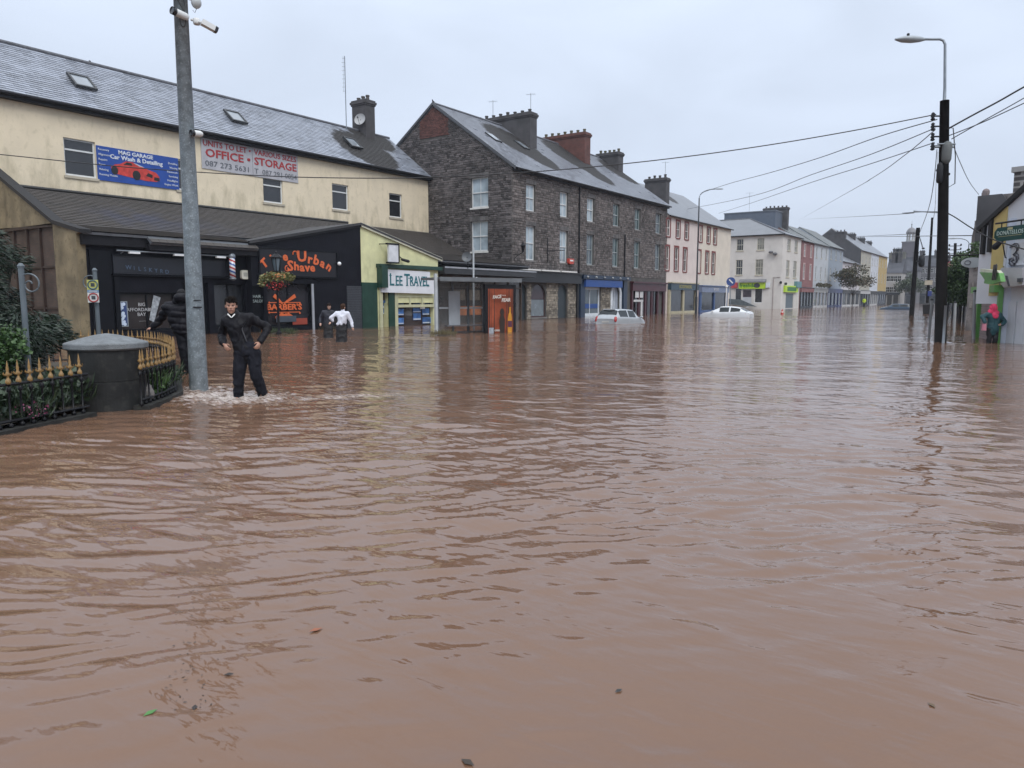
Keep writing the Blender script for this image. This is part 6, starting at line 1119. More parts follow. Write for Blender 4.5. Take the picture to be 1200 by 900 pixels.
    m = MB(); m.fb(F2_, 0, L2, -5, -.02, -.5, F2_.px(1158, 268)[1]); m.build('wall', M('blue_white_upper', (.52, .57, .66), .7, .08, 1), T3_)
    a, b = F2_.px(1147, 340)[0], L2+.05; z0, z1 = F2_.px(1158, 343, .2)[1], F2_.px(1158, 335, .2)[1]; m = MB(); m.fb(F2_, a, b, .0, .3, z0, z1); m.build('green_fascia', lg, T3_)
    m = MB(); m.fb(F2_, b-.28, b, .0, .14, -.5, z0); m.build('green_pilaster', lg, T3_); m = MB(); m.fb(F2_, F2_.px(1152, 350)[0]-.1, F2_.px(1152, 350)[0]+.1, .0, .2, -.5, z0); m.build('green_pilaster', lg, T3_); m = MB(); m.fb(F2_, a, F2_.px(1151, 350)[0], .0, .15, -.5, z0); m.build('navy_pier', M('navy_pier', (.02, .026, .05), .5), T3_)
    m = MB(); m.fb(F2_, F2_.px(1153, 350)[0], b-.5, .0, .05, -.5, z0-.1)
    m.build('shutter_door', M('pink_grey_door', (.22, .17, .17), .6), T3_); s = MB()
    for k in range(22): s.fb(F2_, F2_.px(1153, 350)[0], b-.5, .05, .075, k*.1, k*.1+.07)
    tag(s.build('slat', M('slat_pink', (.26, .20, .20), .6), T3_), kind='stuff')
    S5 = empty('green_leaf_sign', F2_.p(a, .5, z1), 'leaf green projecting sign with pale top and black letter marks', 'sign'); q = [F2_.px(*p, .7) for p in ((1147, 319), (1170, 320), (1172, 330), (1160, 333.5), (1152, 332), (1153, 328))]; m = MB(); m.prism(F2_, q, .55, .68); m.build('board', M('sign_leaf_green', (.09, .27, .06), .5, .35, 2.5), S5); q = [F2_.px(*p, .72) for p in ((1147, 315), (1166, 317), (1169, 320.5), (1147, 319))]; m = MB(); m.prism(F2_, q, .55, .67); m.build('pale_strip', M('sign_pale_strip', (.55, .58, .45), .5), S5)
    c = F2_.px(1164, 316.5, .75); text('m', 1.0, F2_, c[0], c[1], .72, M('sign_black_l', (.015, .015, .015), .5), S5, off=.03, shear=.35)
    # dark stone upper storeys behind
    T4 = empty('stone_corner_building', (-2.8, 46, 0), 'weathered grey stone building with brick chimney rising behind the white shop', 'building'); F3_ = Fr((-4.4, 43.5), (.30, -.95)); rk = M('weathered_stone', (.19, .175, .17), .85, .5, 1.4, .5, 8, dirt=.5, scol=(.05, .05, .045))
    F6 = Fr(atd(1138, 350, 44)[:2], (.95, -.31)); q0 = 0; zt1 = F6.px(1143, 240)[1]; zt2 = F6.px(1160, 229)[1]
    m = MB(); a1, a2, a3, a4 = [F6.px(x, 280)[0] for x in (1138.5, 1147, 1152, 1172)]
    m.prism(F6, [(a1, 0), (a4+4, 0), (a4+4, zt2), (a2+.1, zt2), (a2+.1, zt1), (a1+.25, zt1-.1), (a1, zt1-1.6)], -6, 0); m.build('wall', rk, T4); 
    stones(T4, F6, a1+.2, a2, 3, zt1-.2, [], M('weathered_block', (.20, .185, .18), .85, .4, 1.2, .5, 10, island=.5), wr=(.4, .8), hr=(.3, .45)); stones(T4, F6, a2+.15, a4+3, 3, zt2-.1, [], MAT['weathered_block'], wr=(.4, .8), hr=(.3, .45))
    for k in range(5):
        z = zt1-.8-k*1.0; m = MB(); m.fb(F6, a1+.15+.1*(k % 2), a2-.1, .0, .16, z-.32, z); m.build('string_course', M('pale_weathered_stone', (.2, .19, .18), .85, .3, 2, .4), T4)
    m = MB(); m.fb(F6, (a2+a3)/2-.12, (a2+a3)/2+.12, -.3, .0, zt1-.5, F6.px(1149, 226)[1]); m.lathe([(.13, 0), (.16, .06), (.16, .22), (.1, .3), (.03, .33)], F6.p((a2+a3)/2, -.2, F6.px(1149, 229)[1]), 10); m.build('pier', M('pinkish_stone', (.19, .16, .16), .85, .3, 2, .4), T4)
    m = MB(); m.prism(F6, [(a3-.3, zt2), (a4, zt2), (a4+2, zt2-3), (a3-.3, zt2-3)], .05, .2); m.build('roof', M('right_roof', (0, 0, 0)), T4)
    cb = masonry('grey_chimney_block', (.075, .068, .07), (.06, .055, .055), (.24, .23, .22), .55, .26, .045); c0, c1 = F6.px(1178, 240)[0], F6.px(1204, 240)[0]; zb_, zt = F6.px(1190, 232)[1], F6.px(1190, 199)[1]; m = MB(); m.fb(F6, c0, c1+.6, -2, -.8, zb_-4, zt); o = m.build('chimney', cb, T4); m = MB(); m.fb(F6, c0-.1, c1+.7, -2.1, -.7, zt, zt+.25); m.build('chimney_cap', M('cap_pale', (.28, .28, .28), .8), o); m = MB(); m.lathe([(.1, 0), (.09, .3), (.13, .32), (.13, .4)], F6.p(c0+.75, -1.4, zt+.25), 8); m.build('chimney_pot', pot_m, o)
    m = MB(); m.fb(F6, c0-.7, c1, -1.5, -.85, zb_-4.5, zb_-.0); m.build('brick_stack', M('dark_brick', (.05, .035, .033), .85, .3, 2), T4)
    # donatellos hanging sign
    q = F.rect(1166.5, 265, 1204, 281.5, .9); S_ = empty('hanging_sign', F.p(q[0], .9, q[2]), 'dark green hanging sign reading DONATELLOS on an iron bracket', 'sign'); z0, z1 = F.px(1185, 281.5, .9)[1], F.px(1185, 265, .9)[1]; h = z1-z0; u0, u1 = q[0], q[1]; c = h*.3
    m = MB(); m.prism(F, [(u0, z0+c), (u0+c*.5, z0+c*.7), (u0+c, z0), (u1-c, z0), (u1, z0+c), (u1, z1-c), (u1-c, z1), (u0+c, z1), (u0, z1-c)], .86, .92); m.build('board', M('sign_dark_green', (.008, .055, .05), .35, .1, 3), S_)
    text('DONATELLOS', h*.42, F, (u0+u1)/2, z0+h*.56, .925, M('sign_pale_l', (.45, .55, .5), .5), S_, fit=(u1-u0)*.82, ex=.008); m = MB(); m.fb(F, u0+.2, u1-.2, .92, .928, z0+h*.32, z0+h*.35); m.fb(F, (u0+u1)/2-.12, (u0+u1)/2+.12, .92, .928, z0+h*.76, z0+h*.92); m.build('flourish', M('sign_gold_l', (.40, .38, .22), .5), S_)
    m = MB(); m.tube([F.p(u0, .89, z1+.16), F.p(u1+1, .89, z1+.16)], .035, 6); m.tube([F.p(u0+.3, .89, z1+.16), F.p(u0+.3, .89, z1-.02)], .02, 5); m.tube([F.p(u1-.3, .89, z1+.16), F.p(u1-.3, .89, z1-.02)], .02, 5); m.tube([F.p(u1+1, .89, z1+.16), F.p(u1+1, 0, z1+.16)], .035, 6); m.build('bracket', iron, S_)
    u, z = F.px(1171, 285, .5); S6 = empty('floodlight', F.p(u, .5, z), 'small black floodlight under the green hanging sign', 'light'); m = MB(); m.cap(F.p(u, .4, z+.12), F.p(u-.12, .55, z-.12), .08, .12); m.build('head', iron, S6, True); m = MB(); m.tube([F.p(u+.02, .04, z-.6), F.p(u+.02, .25, z-.5), F.p(u, .4, z+.1)], .02, 5); m.build('arm', iron, S6)
    # oval sign
    d_ = math.hypot(*F2_.p(a, 0, 0)[:2]); a_, b_ = Vector(atd(1126, 308, d_)), Vector(atd(1153, 308, d_)); FO = Fr((a_.x, a_.y), (b_.x-a_.x, b_.y-a_.y)); L = (b_-a_).length; zc = a_.z; S7 = empty('oval_sign', a_, 'grey oval hanging shop sign on a black bracket right of the big pole', 'sign'); m = MB(); m.prism(FO, [(L/2+L/2*math.cos(g*math.pi/12), zc+.22*math.sin(g*math.pi/12)) for g in range(24)], -.06, .0); m.build('board', M('oval_grey', (.36, .38, .39), .5, .1, 3), S7)
    m = MB(); m.tube([FO.p(L*.30+.11*math.cos(g), .01, zc+.09*math.sin(g)) for g in np.linspace(0, 6.28, 13)], .018, 5); m.build('ring_mark', gl, S7); m = MB(); m.tube([FO.p(-.4, -.03, zc+.33), FO.p(L+.1, -.03, zc+.33)], .03, 6); m.tube([FO.p(L-.05, -.03, zc+.33), FO.p(L-.05, -.03, zc-.2)], .02, 5); m.tube([FO.p(.3, -.03, zc+.33), FO.p(.3, -.03, zc+.15)], .015, 5); m.build('bracket', iron, S7)
    # far right-hand shops behind the tree
    for lab, (p0, p1), zt, mt in (('dark shop building with red and white boards behind the street tree', ((1108, 1150), (70, 52)), 6.2, M('dark_row_wall', (.05, .05, .055), .7)), ):
        a_, b_ = Vector(atd(1109, 350, 78)), Vector(atd(1147, 350, 52)); FF = Fr((a_.x, a_.y), (b_.x-a_.x, b_.y-a_.y)); L = (Vector((b_.x, b_.y))-Vector((a_.x, a_.y))).length; T = empty('shop_row', a_, lab, 'building'); m = MB(); m.fb(FF, 0, L, -6, 0, -.5, FF.px(1128, 318)[1]); m.build('wall', mt, T)
        z = FF.px(1128, 312)[1]; m = MB(); m.hexa([FF.p(0, .2, z-.6), FF.p(L, .2, z-.6), FF.p(L, -6, z-.6), FF.p(0, -6, z-.6), FF.p(0, .2, z-.3), FF.p(L, .2, z-.3), FF.p(L, -3, z+1.0), FF.p(0, -3, z+1.0)]); m.build('roof', s_far, T)
        for k, (x0, x1, y0, y1, cc, nm_) in enumerate(((1109, 1118, 306, 314, (.40, .05, .07), 'red_board'), (1119, 1127, 305, 310, (.45, .46, .48), 'white_board'), (1110, 1115, 320, 327, (.40, .36, .22), 'cream_board'))):
            q = FF.rect(x0, y0, x1, y1, .3); m = MB(); m.fb(FF, q[0], q[1], .2, .3, q[2], q[3]); m.build('sign_board', M(nm_, cc, .5, .3, 2), T)
        for k in range(5): u = L*(k+.2)/5.5; m = MB(); m.fb(FF, u, u+L*.1, .0, .1, -.3, 2.2); m.build('shop_window', glass('far_shop_glass', (0, 0, 0)), T)
right_side()

# ------------------------------------------------------------------ wires
wire_m = M('black_cable', (.015, .015, .017), .5)
def wire(lab, P0, P1, pts, r=.018, group=None):          # a cable hung over the straight plan line P0-P1, its sag read off sight lines
    F = Fr(P0, (P1[0]-P0[0], P1[1]-P0[1])); v = []
    for x, y in pts: u, z = F.px(x, y); v.append(F.p(u, 0, z))
    d = [v[0]]                                            # smooth with Catmull-Rom
    V3 = [Vector(q) for q in v]
    for i in range(len(V3)-1):
        a, b, c, e = V3[max(i-1, 0)], V3[i], V3[i+1], V3[min(i+2, len(V3)-1)]
        for k in range(1, 7): t = k/6; d.append(.5*((2*b)+(c-a)*t+(2*a-5*b+4*c-e)*t*t+(3*b-a-3*c+e)*t**3))
    m = MB(); m.tube(d, r, 5); o = m.build('overhead_wire', wire_m, None, True); tag(o, lab, 'wire', group)
pole_xy = (tx_, ty_)
wire('long black wire from the big pole past the stone terrace roof to the cream building', pole_xy, (-34, 14), [(1097, 134), (1000, 153), (900, 170), (800, 184), (700, 195), (600, 203), (500, 208), (400, 208.5), (300, 205.5), (150, 196), (0, 181), (-60, 176)], .02)
wire('black wire from the big pole to the lamp before the red windowed terrace', pole_xy, (lb[0], lb[1]), [(1098, 140), (1030, 160), (960, 185), (900, 203), (855, 215), (822, 226)], .02)
wire('thin wire from the big pole to the red windowed terrace eaves', pole_xy, (-31.2, 80), [(1096, 150), (1020, 181), (950, 205), (880, 230), (800, 246)], .018)
wire('thin lower wire from the big pole over the red windowed terrace', pole_xy, (-31.2, 90), [(1095, 167), (1020, 192), (950, 214), (880, 238), (842, 250)], .018)
wire('thin wire from the big pole to the distant pale blue house roof', pole_xy, (-34, 150), [(1096, 152), (1060, 182), (1020, 210), (975, 236), (936, 258)], .02)
wire('faint far wire crossing low above the distant roofs', (p2[0], p2[1]), (-31.4, 182), [(1074, 274), (1040, 275.5), (1000, 277.5), (960, 278)], .03)
wire('faint high wire crossing before the far street lamp arm', pole_xy, (-34, 150), [(1098, 248), (1060, 249.5), (1000, 254), (940, 257)], .014)
wire('thick black wire running from the big pole up to the right edge', pole_xy, (12, 20), [(1111, 151), (1140, 135), (1170, 119), (1200, 102), (1260, 70)], .03)
wire('thin upper wire of the crossing pair right of the big pole', pole_xy, (12, 24), [(1112, 159), (1150, 144), (1200, 121), (1250, 98)], .018)
wire('thin lower wire of the crossing pair right of the big pole', pole_xy, (12, 28), [(1115, 163), (1150, 143), (1200, 115), (1250, 85)], .018)
wire('black wire from the big pole sloping down past the green hanging sign', pole_xy, (4, 25), [(1111, 250), (1120, 255), (1140, 268), (1165, 281), (1200, 292), (1240, 303)], .022)
wire('thin wire from the top of the big pole down to the stone corner building', pole_xy, (-3.2, 43.6), [(1117, 170), (1125, 190), (1136, 213), (1147, 228)], .016)
wire('wire from the big pole down to the leaning pole', pole_xy, (p2[0], p2[1]), [(1098, 175), (1094, 215), (1088, 245), (1078, 272)], .016)
wire('wire from the slim far pole up to the big pole', pole_xy, (p3[0], p3[1]), [(1099, 178), (1097, 215), (1095, 250), (1092, 262)], .016)
d5 = 70; a_, b_ = Vector(atd(1072, 247.5, d5)), Vector(atd(1098, 249, 55)); T = empty('street_lamp', (b_.x, b_.y, b_.z), 'slim grey street lamp arm reaching left from behind the big pole', 'street lamp'); m = MB(); m.tube([b_, a_], .05, 6); m.build('arm', grey_metal, T); m = MB(); m.cap(a_, a_+(a_-b_).normalized()*.8, .09, .05); m.build('lamp_head', MAT['lamp_head_grey'], T, True)

# ------------------------------------------------------------------ foreground: steel pole with cameras
GP = Vector((-12.14, 7.48, 0)); dG = math.hypot(GP.x, GP.y)
def galv_pole():
    T = empty('camera_pole', GP, 'tall galvanised steel pole rising from the flood beside the man in black', 'pole'); m = MB(); zt = 7.6
    m.tube([GP+Vector((0, 0, -.8)), GP+Vector((0, 0, 0)), GP+Vector((-.02, .02, 3.2)), GP+Vector((-.05, .05, zt))], [.162, .160, .132, .108], 28); m.build('shaft', galv, T, True)
    side = Vector(ray(225, 400)); side.z = 0; fw = side.normalized(); rt = Vector((fw.y, -fw.x, 0)).normalized()
    if rt.dot(Vector(RT)) < 0: rt = -rt
    z = lambda py: atd(220, py, dG)[2]; ctr = lambda py: Vector((GP.x-.05*z(py)/zt, GP.y+.05*z(py)/zt, z(py)))
    m = MB(); q = ctr(352); m.tube([q-fw*.152+rt*.10, q-fw*.156, q-fw*.152-rt*.02], .008, 5); q = ctr(360); m.tube([q-fw*.15+rt*.11, q-fw*.158, q-fw*.152-rt*.03], .013, 5); m.build('hatch_seam', dark_metal, T)
    cab = M('black_cable', (0, 0, 0)); m = MB(); c = ctr(26)-fw*.13
    m.tube([c+rt*(.02+.045*math.cos(a))+Vector((0, 0, .11*math.sin(a))) for a in np.linspace(0, 6.28, 16)], .008, 5); m.tube([ctr(-8)-fw*.12-rt*.02, ctr(4)-fw*.13-rt*.04, ctr(14)-fw*.13+rt*.04, ctr(18)-fw*.13+rt*.0], .012, 5); m.tube([ctr(-8)-fw*.13+rt*.03, ctr(8)-fw*.135+rt*.06, ctr(20)-fw*.13+rt*.05], .008, 5); m.build('cable_loop', cab, T, True)
    whc = M('camera_white', (.66, .68, .68), .35, .05, 3, 0); blk = M('camera_black', (.012, .013, .018), .2, .1, 3, 0)
    def cam_(lab, px, py, d, L, r, mount, box=False):
        p = Vector(atd(px, py, dG-.12)); t = empty('security_camera', p, lab, 'camera'); d = (rt*d[0]-fw*d[1]+Vector((0, 0, d[2]))).normalized(); a, b = p-d*L/2, p+d*L/2
        m = MB(); s1 = d.cross(Vector((0, 0, 1))).normalized(); s2 = s1.cross(d)
        if box:
            q = []
            for e_, k in ((a, 1.), (b, .95)): q += [e_-s1*r*k-s2*r*.8*k, e_+s1*r*k-s2*r*.8*k, e_+s1*r*k+s2*r*.8*k, e_-s1*r*k+s2*r*.8*k]
            m.hexa(q)
        else: m.cap(a, b-d*r*.3, r, r, 14)
        m.build('housing', whc, t, not box); m = MB()
        if box:
            q = []
            for e_, k in ((b, 1.02), (b+d*.05, .9)): q += [e_-s1*r*k-s2*r*.8*k, e_+s1*r*k-s2*r*.8*k, e_+s1*r*k+s2*r*.8*k, e_-s1*r*k+s2*r*.8*k]
            m.hexa(q)
        else: m.tube([b-d*r*.25, b+d*r*.85], r*1.04, 14)
        m.build('lens', blk, t, not box); m = MB(); q = Vector(atd(*mount, dG)); m.tube([a+d*L*.2, q], .022, 6); m.lathe([(.05, -.05), (.06, -.03), (.06, .03), (.05, .05)], tuple(q+(p-q).normalized()*.10), 10); m.build('mount', M('camera_white', (0, 0, 0)), t, True)
    cam_('white security camera with black hood on the left of the steel pole top', 211, 16.5, (-.75, .5, .10), .20, .062, (217, 21))
    cam_('white box camera on an arm at the right of the steel pole top', 244, 30, (.82, -.2, -.30), .22, .055, (224, 23), True)
    cam_('white bullet camera with black lens halfway up the steel pole', 230.5, 156.5, (-.75, .45, -.05), .13, .052, (224, 157))
    p = Vector(atd(230, 3, dG-.1)); t = empty('dome_camera', p, 'round pale dome camera at the very top of the steel pole', 'camera'); m = MB(); m.ell(p, (.085, .085, .10)); m.build('dome', M('dome_pale', (.42, .45, .46), .3), t, True); m = MB(); m.tube([p+Vector((0, 0, .05)), Vector(atd(221, -2, dG))], .03, 6); m.build('mount', whc, t); m = MB(); m.tube([p+Vector((0, 0, -.1)), p+rt*-.03+Vector((0, 0, -.17)), Vector(atd(226, 12, dG-.1))], .005, 5); m.build('cable', cab, t)
galv_pole()

# ------------------------------------------------------------------ garden with railings and round pier
def spear_railing(path, lab, spacing=.165, z0=.04, zr=.575):
    pts = [Vector((x, y, 0)) for x, y in path]; T = empty('spear_railing', pts[0], lab, 'railing'); seg = []; L = 0
    for a, b in zip(pts, pts[1:]): seg.append((L, a, b)); L += (b-a).length
    def at(s):
        for l, a, b in reversed(seg):
            if s >= l: return a+(b-a).normalized()*(s-l)
    dense = [at(min(s, L)) for s in np.linspace(0, L, max(2, int(L/.2)))]
    for nm_, z, h in (('top_rail', zr, .020), ('bottom_rail', z0+.09, .020)): m = MB(); m.tube([p+Vector((0, 0, z)) for p in dense], h, 6); m.build(nm_, iron, T)
    k = MB()
    for a, b in zip(dense, dense[1:]):
        d = (b-a).normalized(); n = Vector((-d.y, d.x, 0))*.13; k.hexa([a-n+Vector((0, 0, -1)), b-n+Vector((0, 0, -1)), b+n+Vector((0, 0, -1)), a+n+Vector((0, 0, -1)), a-n*.9+Vector((0, 0, .05)), b-n*.9+Vector((0, 0, .05)), b+n*.9+Vector((0, 0, .05)), a+n*.9+Vector((0, 0, .05))])
    k.build('kerb', M('kerb_stone', (.028, .028, .027), .7, .3, 3, .3, dirt=.5, scol=(.05, .06, .04), spec=.25), T)
    b = MB(); b.lathe([(.017, z0), (.030, z0+.02), (.030, z0+.05), (.013, z0+.06), (.013, zr-.10), (.026, zr-.08), (.026, zr-.04), (.013, zr-.03), (.013, zr)], (0, 0, 0), 8); bm_ = b.mesh('baluster', iron, True)
    s = MB(); s.lathe([(.014, 0), (.029, .012), (.032, .035), (.026, .055), (.014, .078), (.011, .095), (.023, .112), (.027, .128), (.017, .145), (.014, .165), (.017, .19), (.010, .23), (.004, .275), (.001, .29)], (0, 0, zr), 10)
    for g in (0, math.pi):
        x = math.cos(g); s.tube([(x*.015, 0, zr+.115), (x*.045, 0, zr+.118), (x*.060, 0, zr+.135), (x*.056, 0, zr+.155)], [.012, .012, .011, .004], 6)
    sm = s.mesh('spearhead', gold, True); n = int(L/spacing)
    for i in range(n+1):
        p = at(min(i*spacing, L)); q = at(min(i*spacing+.05, L)); q0 = at(max(min(i*spacing, L)-.05, 0)); ang = math.atan2((q-q0).y, (q-q0).x)
        for nm_, me in (('baluster', bm_), ('spearhead', sm)):
            o = link(nm_, me, T); o.location = p-T.location; o.rotation_euler = (random.uniform(-.02, .02), random.uniform(-.02, .02), ang)
    return T
PIL = Vector((-11.17, 5.44, 0))
pa = ong(0, 505, .04); pb = ong(104, 484, .04); ex = (Vector(pa)-Vector(pb)); st = Vector(pa)+ex*1.3
spear_railing([(st.x, st.y), (pa[0], pa[1]), (pb[0]-.02, pb[1]+.02)], 'black iron railing with gold spearheads left of the round stone pier')
r2 = ong(166, 476, .04); r3 = ong(206, 459, .04)
spear_railing([(r2[0], r2[1]), ((r2[0]+r3[0])/2+.03, (r2[1]+r3[1])/2+.02), (r3[0], r3[1]), (-12.7, 7.35), (-13.6, 7.9), (-14.6, 8.35), (-15.8, 8.85), (-17.1, 9.15), (-18.3, 8.9), (-19.3, 8.0), (-20, 6.6), (-20.3, 5)], 'curved black iron railing with gold spearheads right of the round stone pier')
def pier():
    T = empty('stone_pier', PIL, 'round dark stone pier with shallow conical grey cap between the railings', 'pier'); m = MB(); m.lathe([(.52, -1), (.515, 0), (.511, .40), (.503, .405), (.503, .413), (.509, .418), (.50, .86)], tuple(PIL), 72)
    m.build('shaft', M('wet_dark_stone', (.020, .021, .021), .5, .45, 1.6, .35, 14, streak=.8, scol=(.10, .10, .085), dirt=.25, spec=.25), T, False)
    m = MB(); m.lathe([(.53, .86), (.545, .87), (.56, .885), (.56, .945), (.55, .96), (.35, 1.02), (.15, 1.07), (.02, 1.09)], tuple(PIL), 80); m.build('cap', M('pier_cap', (.15, .165, .175), .6, .25, 8, .5, 60, dirt=.5, scol=(.05, .055, .055)), T, False)
pier()
gl1 = leafm('conifer_leaf', (.005, .014, .008), (.016, .036, .018)); gl2 = leafm('bright_leaf', (.018, .05, .013), (.06, .12, .03)); gl3 = leafm('mixed_leaf', (.008, .022, .011), (.035, .06, .026)); gl4 = leafm('street_leaf', (.018, .035, .014), (.06, .085, .03)); dryl = leafm('dry_leaf', (.06, .045, .02), (.14, .12, .05)); autl = leafm('autumn_leaf', (.03, .045, .02), (.10, .07, .035))
def leaves(m, c, r, n, size, mode='leaf', hollow=.35):
    for _ in range(n):
        while True:
            v = Vector((random.uniform(-1, 1), random.uniform(-1, 1), random.uniform(-1, 1)))
            if hollow < v.length <= 1: break
        p = Vector((c[0]+v.x*r[0], c[1]+v.y*r[1], c[2]+v.z*r[2])); s = size*random.uniform(.6, 1.3)
        if mode == 'spray': d = Vector((v.x, v.y, -.25+random.uniform(-.3, .3))).normalized(); w = .22; L = s*2.2
        elif mode == 'blade': d = Vector((v.x*.6+random.uniform(-.3, .3), v.y*.6+random.uniform(-.3, .3), 1)).normalized(); w = .10; L = s*3
        else: d = Vector((random.uniform(-1, 1), random.uniform(-1, 1), random.uniform(-.6, .8))).normalized(); w = .5; L = s
        a = d.cross(Vector((random.uniform(-1, 1), random.uniform(-1, 1), random.uniform(-1, 1)))).normalized()*s*w; up = d.cross(a).normalized()*L*.12
        m.poly([p, p+d*L*.5+a+up, p+d*L, p+d*L*.5-a+up])
def tree(name, lab, base, h, blobs, n, size, mat, mode='leaf', trunk=.1, cat='tree', hollow=.35):
    T = empty(name, base, lab, cat); b = Vector(base); m = MB(); m.tube([b-Vector((0, 0, .6)), b+Vector((.02, .03, h*.35)), b+Vector((.05, 0, h*.7))], [trunk, trunk*.7, trunk*.35], 8)
    for c, r in blobs[:8]: m.tube([b+Vector((0, 0, h*.3)), b+Vector((c[0]*.5, c[1]*.5, (h*.3+c[2])/2+.1)), b+Vector(c)], [trunk*.5, trunk*.3, trunk*.12], 5)
    m.build('trunk', M('bark', (.04, .032, .025), .9, .4, 5, .5), T); m = MB(); tot = sum(r[0]*r[1]*r[2] for _, r in blobs)
    for c, r in blobs: leaves(m, b+Vector(c), r, int(n*r[0]*r[1]*r[2]/tot), size, mode, hollow)
    m.build('crown', mat, T); return T
def rblobs(n, R_, z0, z1, s):
    o = []
    for _ in range(n): a = random.uniform(0, 6.28); q = R_*math.sqrt(random.random()); f = random.random(); o.append(((q*math.cos(a), q*math.sin(a), z0+(z1-z0)*f), (s*random.uniform(.7, 1.3), s*random.uniform(.7, 1.3), s*random.uniform(.6, 1.0))))
    return o
g_ = MB(); gp = [(-9.0, -2), (-9.2, 1.5), pa[:2], (pb[0]-.3, pb[1]), (-11.3, 5.6), (r2[0]-.2, r2[1]), (r3[0]-.2, r3[1]-.1), (-13.6, 7.75), (-15.8, 8.7), (-17.1, 9.0), (-19.1, 7.9), (-20.1, 5), (-19, -2)]
g_.poly([(x, y, .10) for x, y in gp]); tag(g_.build('garden_bed', M('garden_soil', (.05, .04, .028), .95, .4, 2, .6, 12)), kind='structure')
c1 = Vector(atd(0, 360, 17.6)); c1.z = .1
bl = []
for k in range(26):
    a = random.uniform(0, 6.28); f = random.random(); rr_ = 1.35*(1-f*.75)+.1; bl.append(((rr_*.6*math.cos(a), rr_*.6*math.sin(a), .3+f*2.1), (.5*(1.15-f*.6), .5*(1.15-f*.6), .30)))
tree('conifer_tree', 'dark green conifer behind the railings before the brown brick panel', c1, 2.6, bl, 26000, .055, gl1, 'spray', .09, hollow=.2)
c1b = Vector(atd(-35, 360, 15.5)); c1b.z = .1; tree('conifer_tree', 'dark green conifer cut by the left picture edge behind the bright shrub', c1b, 3.4, [((x*1.1, y*1.1, z*1.08), (r[0]*1.1, r[1]*1.1, r[2])) for (x, y, z), r in bl], 16000, .06, gl1, 'spray', .09, hollow=.2)
c2 = Vector(atd(-32, 400, 12.8)); c2.z = .1; tree('leafy_shrub', 'bright green leafy shrub at the left edge behind the spear railing', c2, 1.9, rblobs(16, .40, .35, 1.55, .30), 3600, .06, gl2, 'leaf', .05, 'shrub')
for i, (px, d, s, mt, lab) in enumerate(((38, 11.4, .32, gl3, 'low green plant with broad leaves behind the railing nearest the pier'), (12, 11.2, .36, gl3, 'low dense green plant behind the left end of the railing'), (75, 12.2, .42, gl3, 'low grey green plant behind the railing just left of the round pier'), (172, 12.9, .30, gl2, 'bright green plant between the right railing bars beside the pier'), (188, 14.2, .34, gl3, 'low green plant inside the curved railing near the steel pole'))):
    c = Vector(atd(px, 440, d)); c.z = .1; T = empty('garden_plant', c, lab, 'plant'); m = MB(); leaves(m, c+Vector((0, 0, s*.5)), (s, s, s*.7), 420, .09, 'leaf', 0); leaves(m, c+Vector((0, 0, s*.2)), (s*1.1, s*1.1, s*.3), 200, .10, 'blade', 0); m.build('leaves', mt, T); m = MB(); m.tube([c-Vector((0, 0, .05)), c+Vector((0, 0, s*.6))], .02, 5); m.build('stem', MAT['bark'], T)
for px, d, lab in ((35, 10.95, 'pink flowers low behind the railing left of the pier'),):
    c = Vector(atd(px, 470, d)); c.z = .1; T = empty('pink_flowers', c, lab, 'flowers'); m = MB(); leaves(m, c+Vector((0, 0, .12)), (.22, .2, .12), 110, .03, 'leaf', 0); tag(m.build('petals', leafm('pink_petal', (.22, .04, .11), (.35, .10, .20)), T), kind='stuff'); m = MB(); leaves(m, c+Vector((0, 0, .05)), (.28, .26, .1), 160, .05, 'blade', 0); m.build('leaves', gl3, T)
m = MB(); random.seed(21)
for _ in range(150):
    px = random.uniform(-40, 200); d = random.uniform(11.6, 17); c = atd(px, 440, d)
    if (Vector((c[0], c[1], 0))-PIL).length < .95 or (px > 90 and d < 13.0): continue
    leaves(m, (c[0], c[1], .12), (.3, .3, .06), 40, .035, 'blade', 0)
tag(m.build('ground_cover', gl3), kind='stuff')
# pale stones inside the railing
for i, (px, d, s, lab) in enumerate(((24, 11.9, .22, 'pale pinkish boulder behind the railing at the left'), (64, 12.2, .20, 'grey flat boulder behind the railing near the pier'), (170, 12.4, .14, 'small pale boulder at the foot of the right railing'))):
    c = Vector(atd(px, 470, d)); c.z = .2; m = MB(); m.ell(c, (s*1.3, s, s*.9), n=10, m=7)
    m.v = [tuple(Vector(v)+Vector(mnoise.noise_vector(Vector(v)*4))*.05) for v in m.v]; tag(m.build('boulder', M('boulder_stone', (.13, .12, .115), .85, .3, 4, .4), None, False), lab, 'stone')
def scroll_post(px, ptop, pbot, d, lab, signs=False, side=1):
    T = empty('scroll_post', atd(px, 400, d)[:2]+(.1,), lab, 'post'); t = Vector(atd(px, ptop, d)); m = MB(); m.tube([(t.x, t.y, -.5), t], .04, 10); m.lathe([(.045, 0), (.05, .03), (.02, .07)], tuple(t), 10); m.build('pole', M('blue_grey_paint', (.11, .135, .155), .45, .1, 3), T)
    rt = Vector(RT)*side; m = MB(); c = t+rt*.12+Vector((0, 0, -.24)); R0 = .17
    m.tube([c+rt*(R0*(1-k/30)*math.cos(a))+Vector((0, 0, R0*(1-k/30)*math.sin(a))) for k, a in enumerate(np.linspace(2.4, -5.8, 26))], .012, 6); m.build('scroll', M('blue_grey_paint', (0, 0, 0)), T); return T, t
scroll_post(24.5, 314, 420, 13.0, 'grey post with scroll bracket before the conifer')
T, t = scroll_post(111, 318, 390, 17.5, 'grey post with scroll bracket behind the round pier', side=-1)
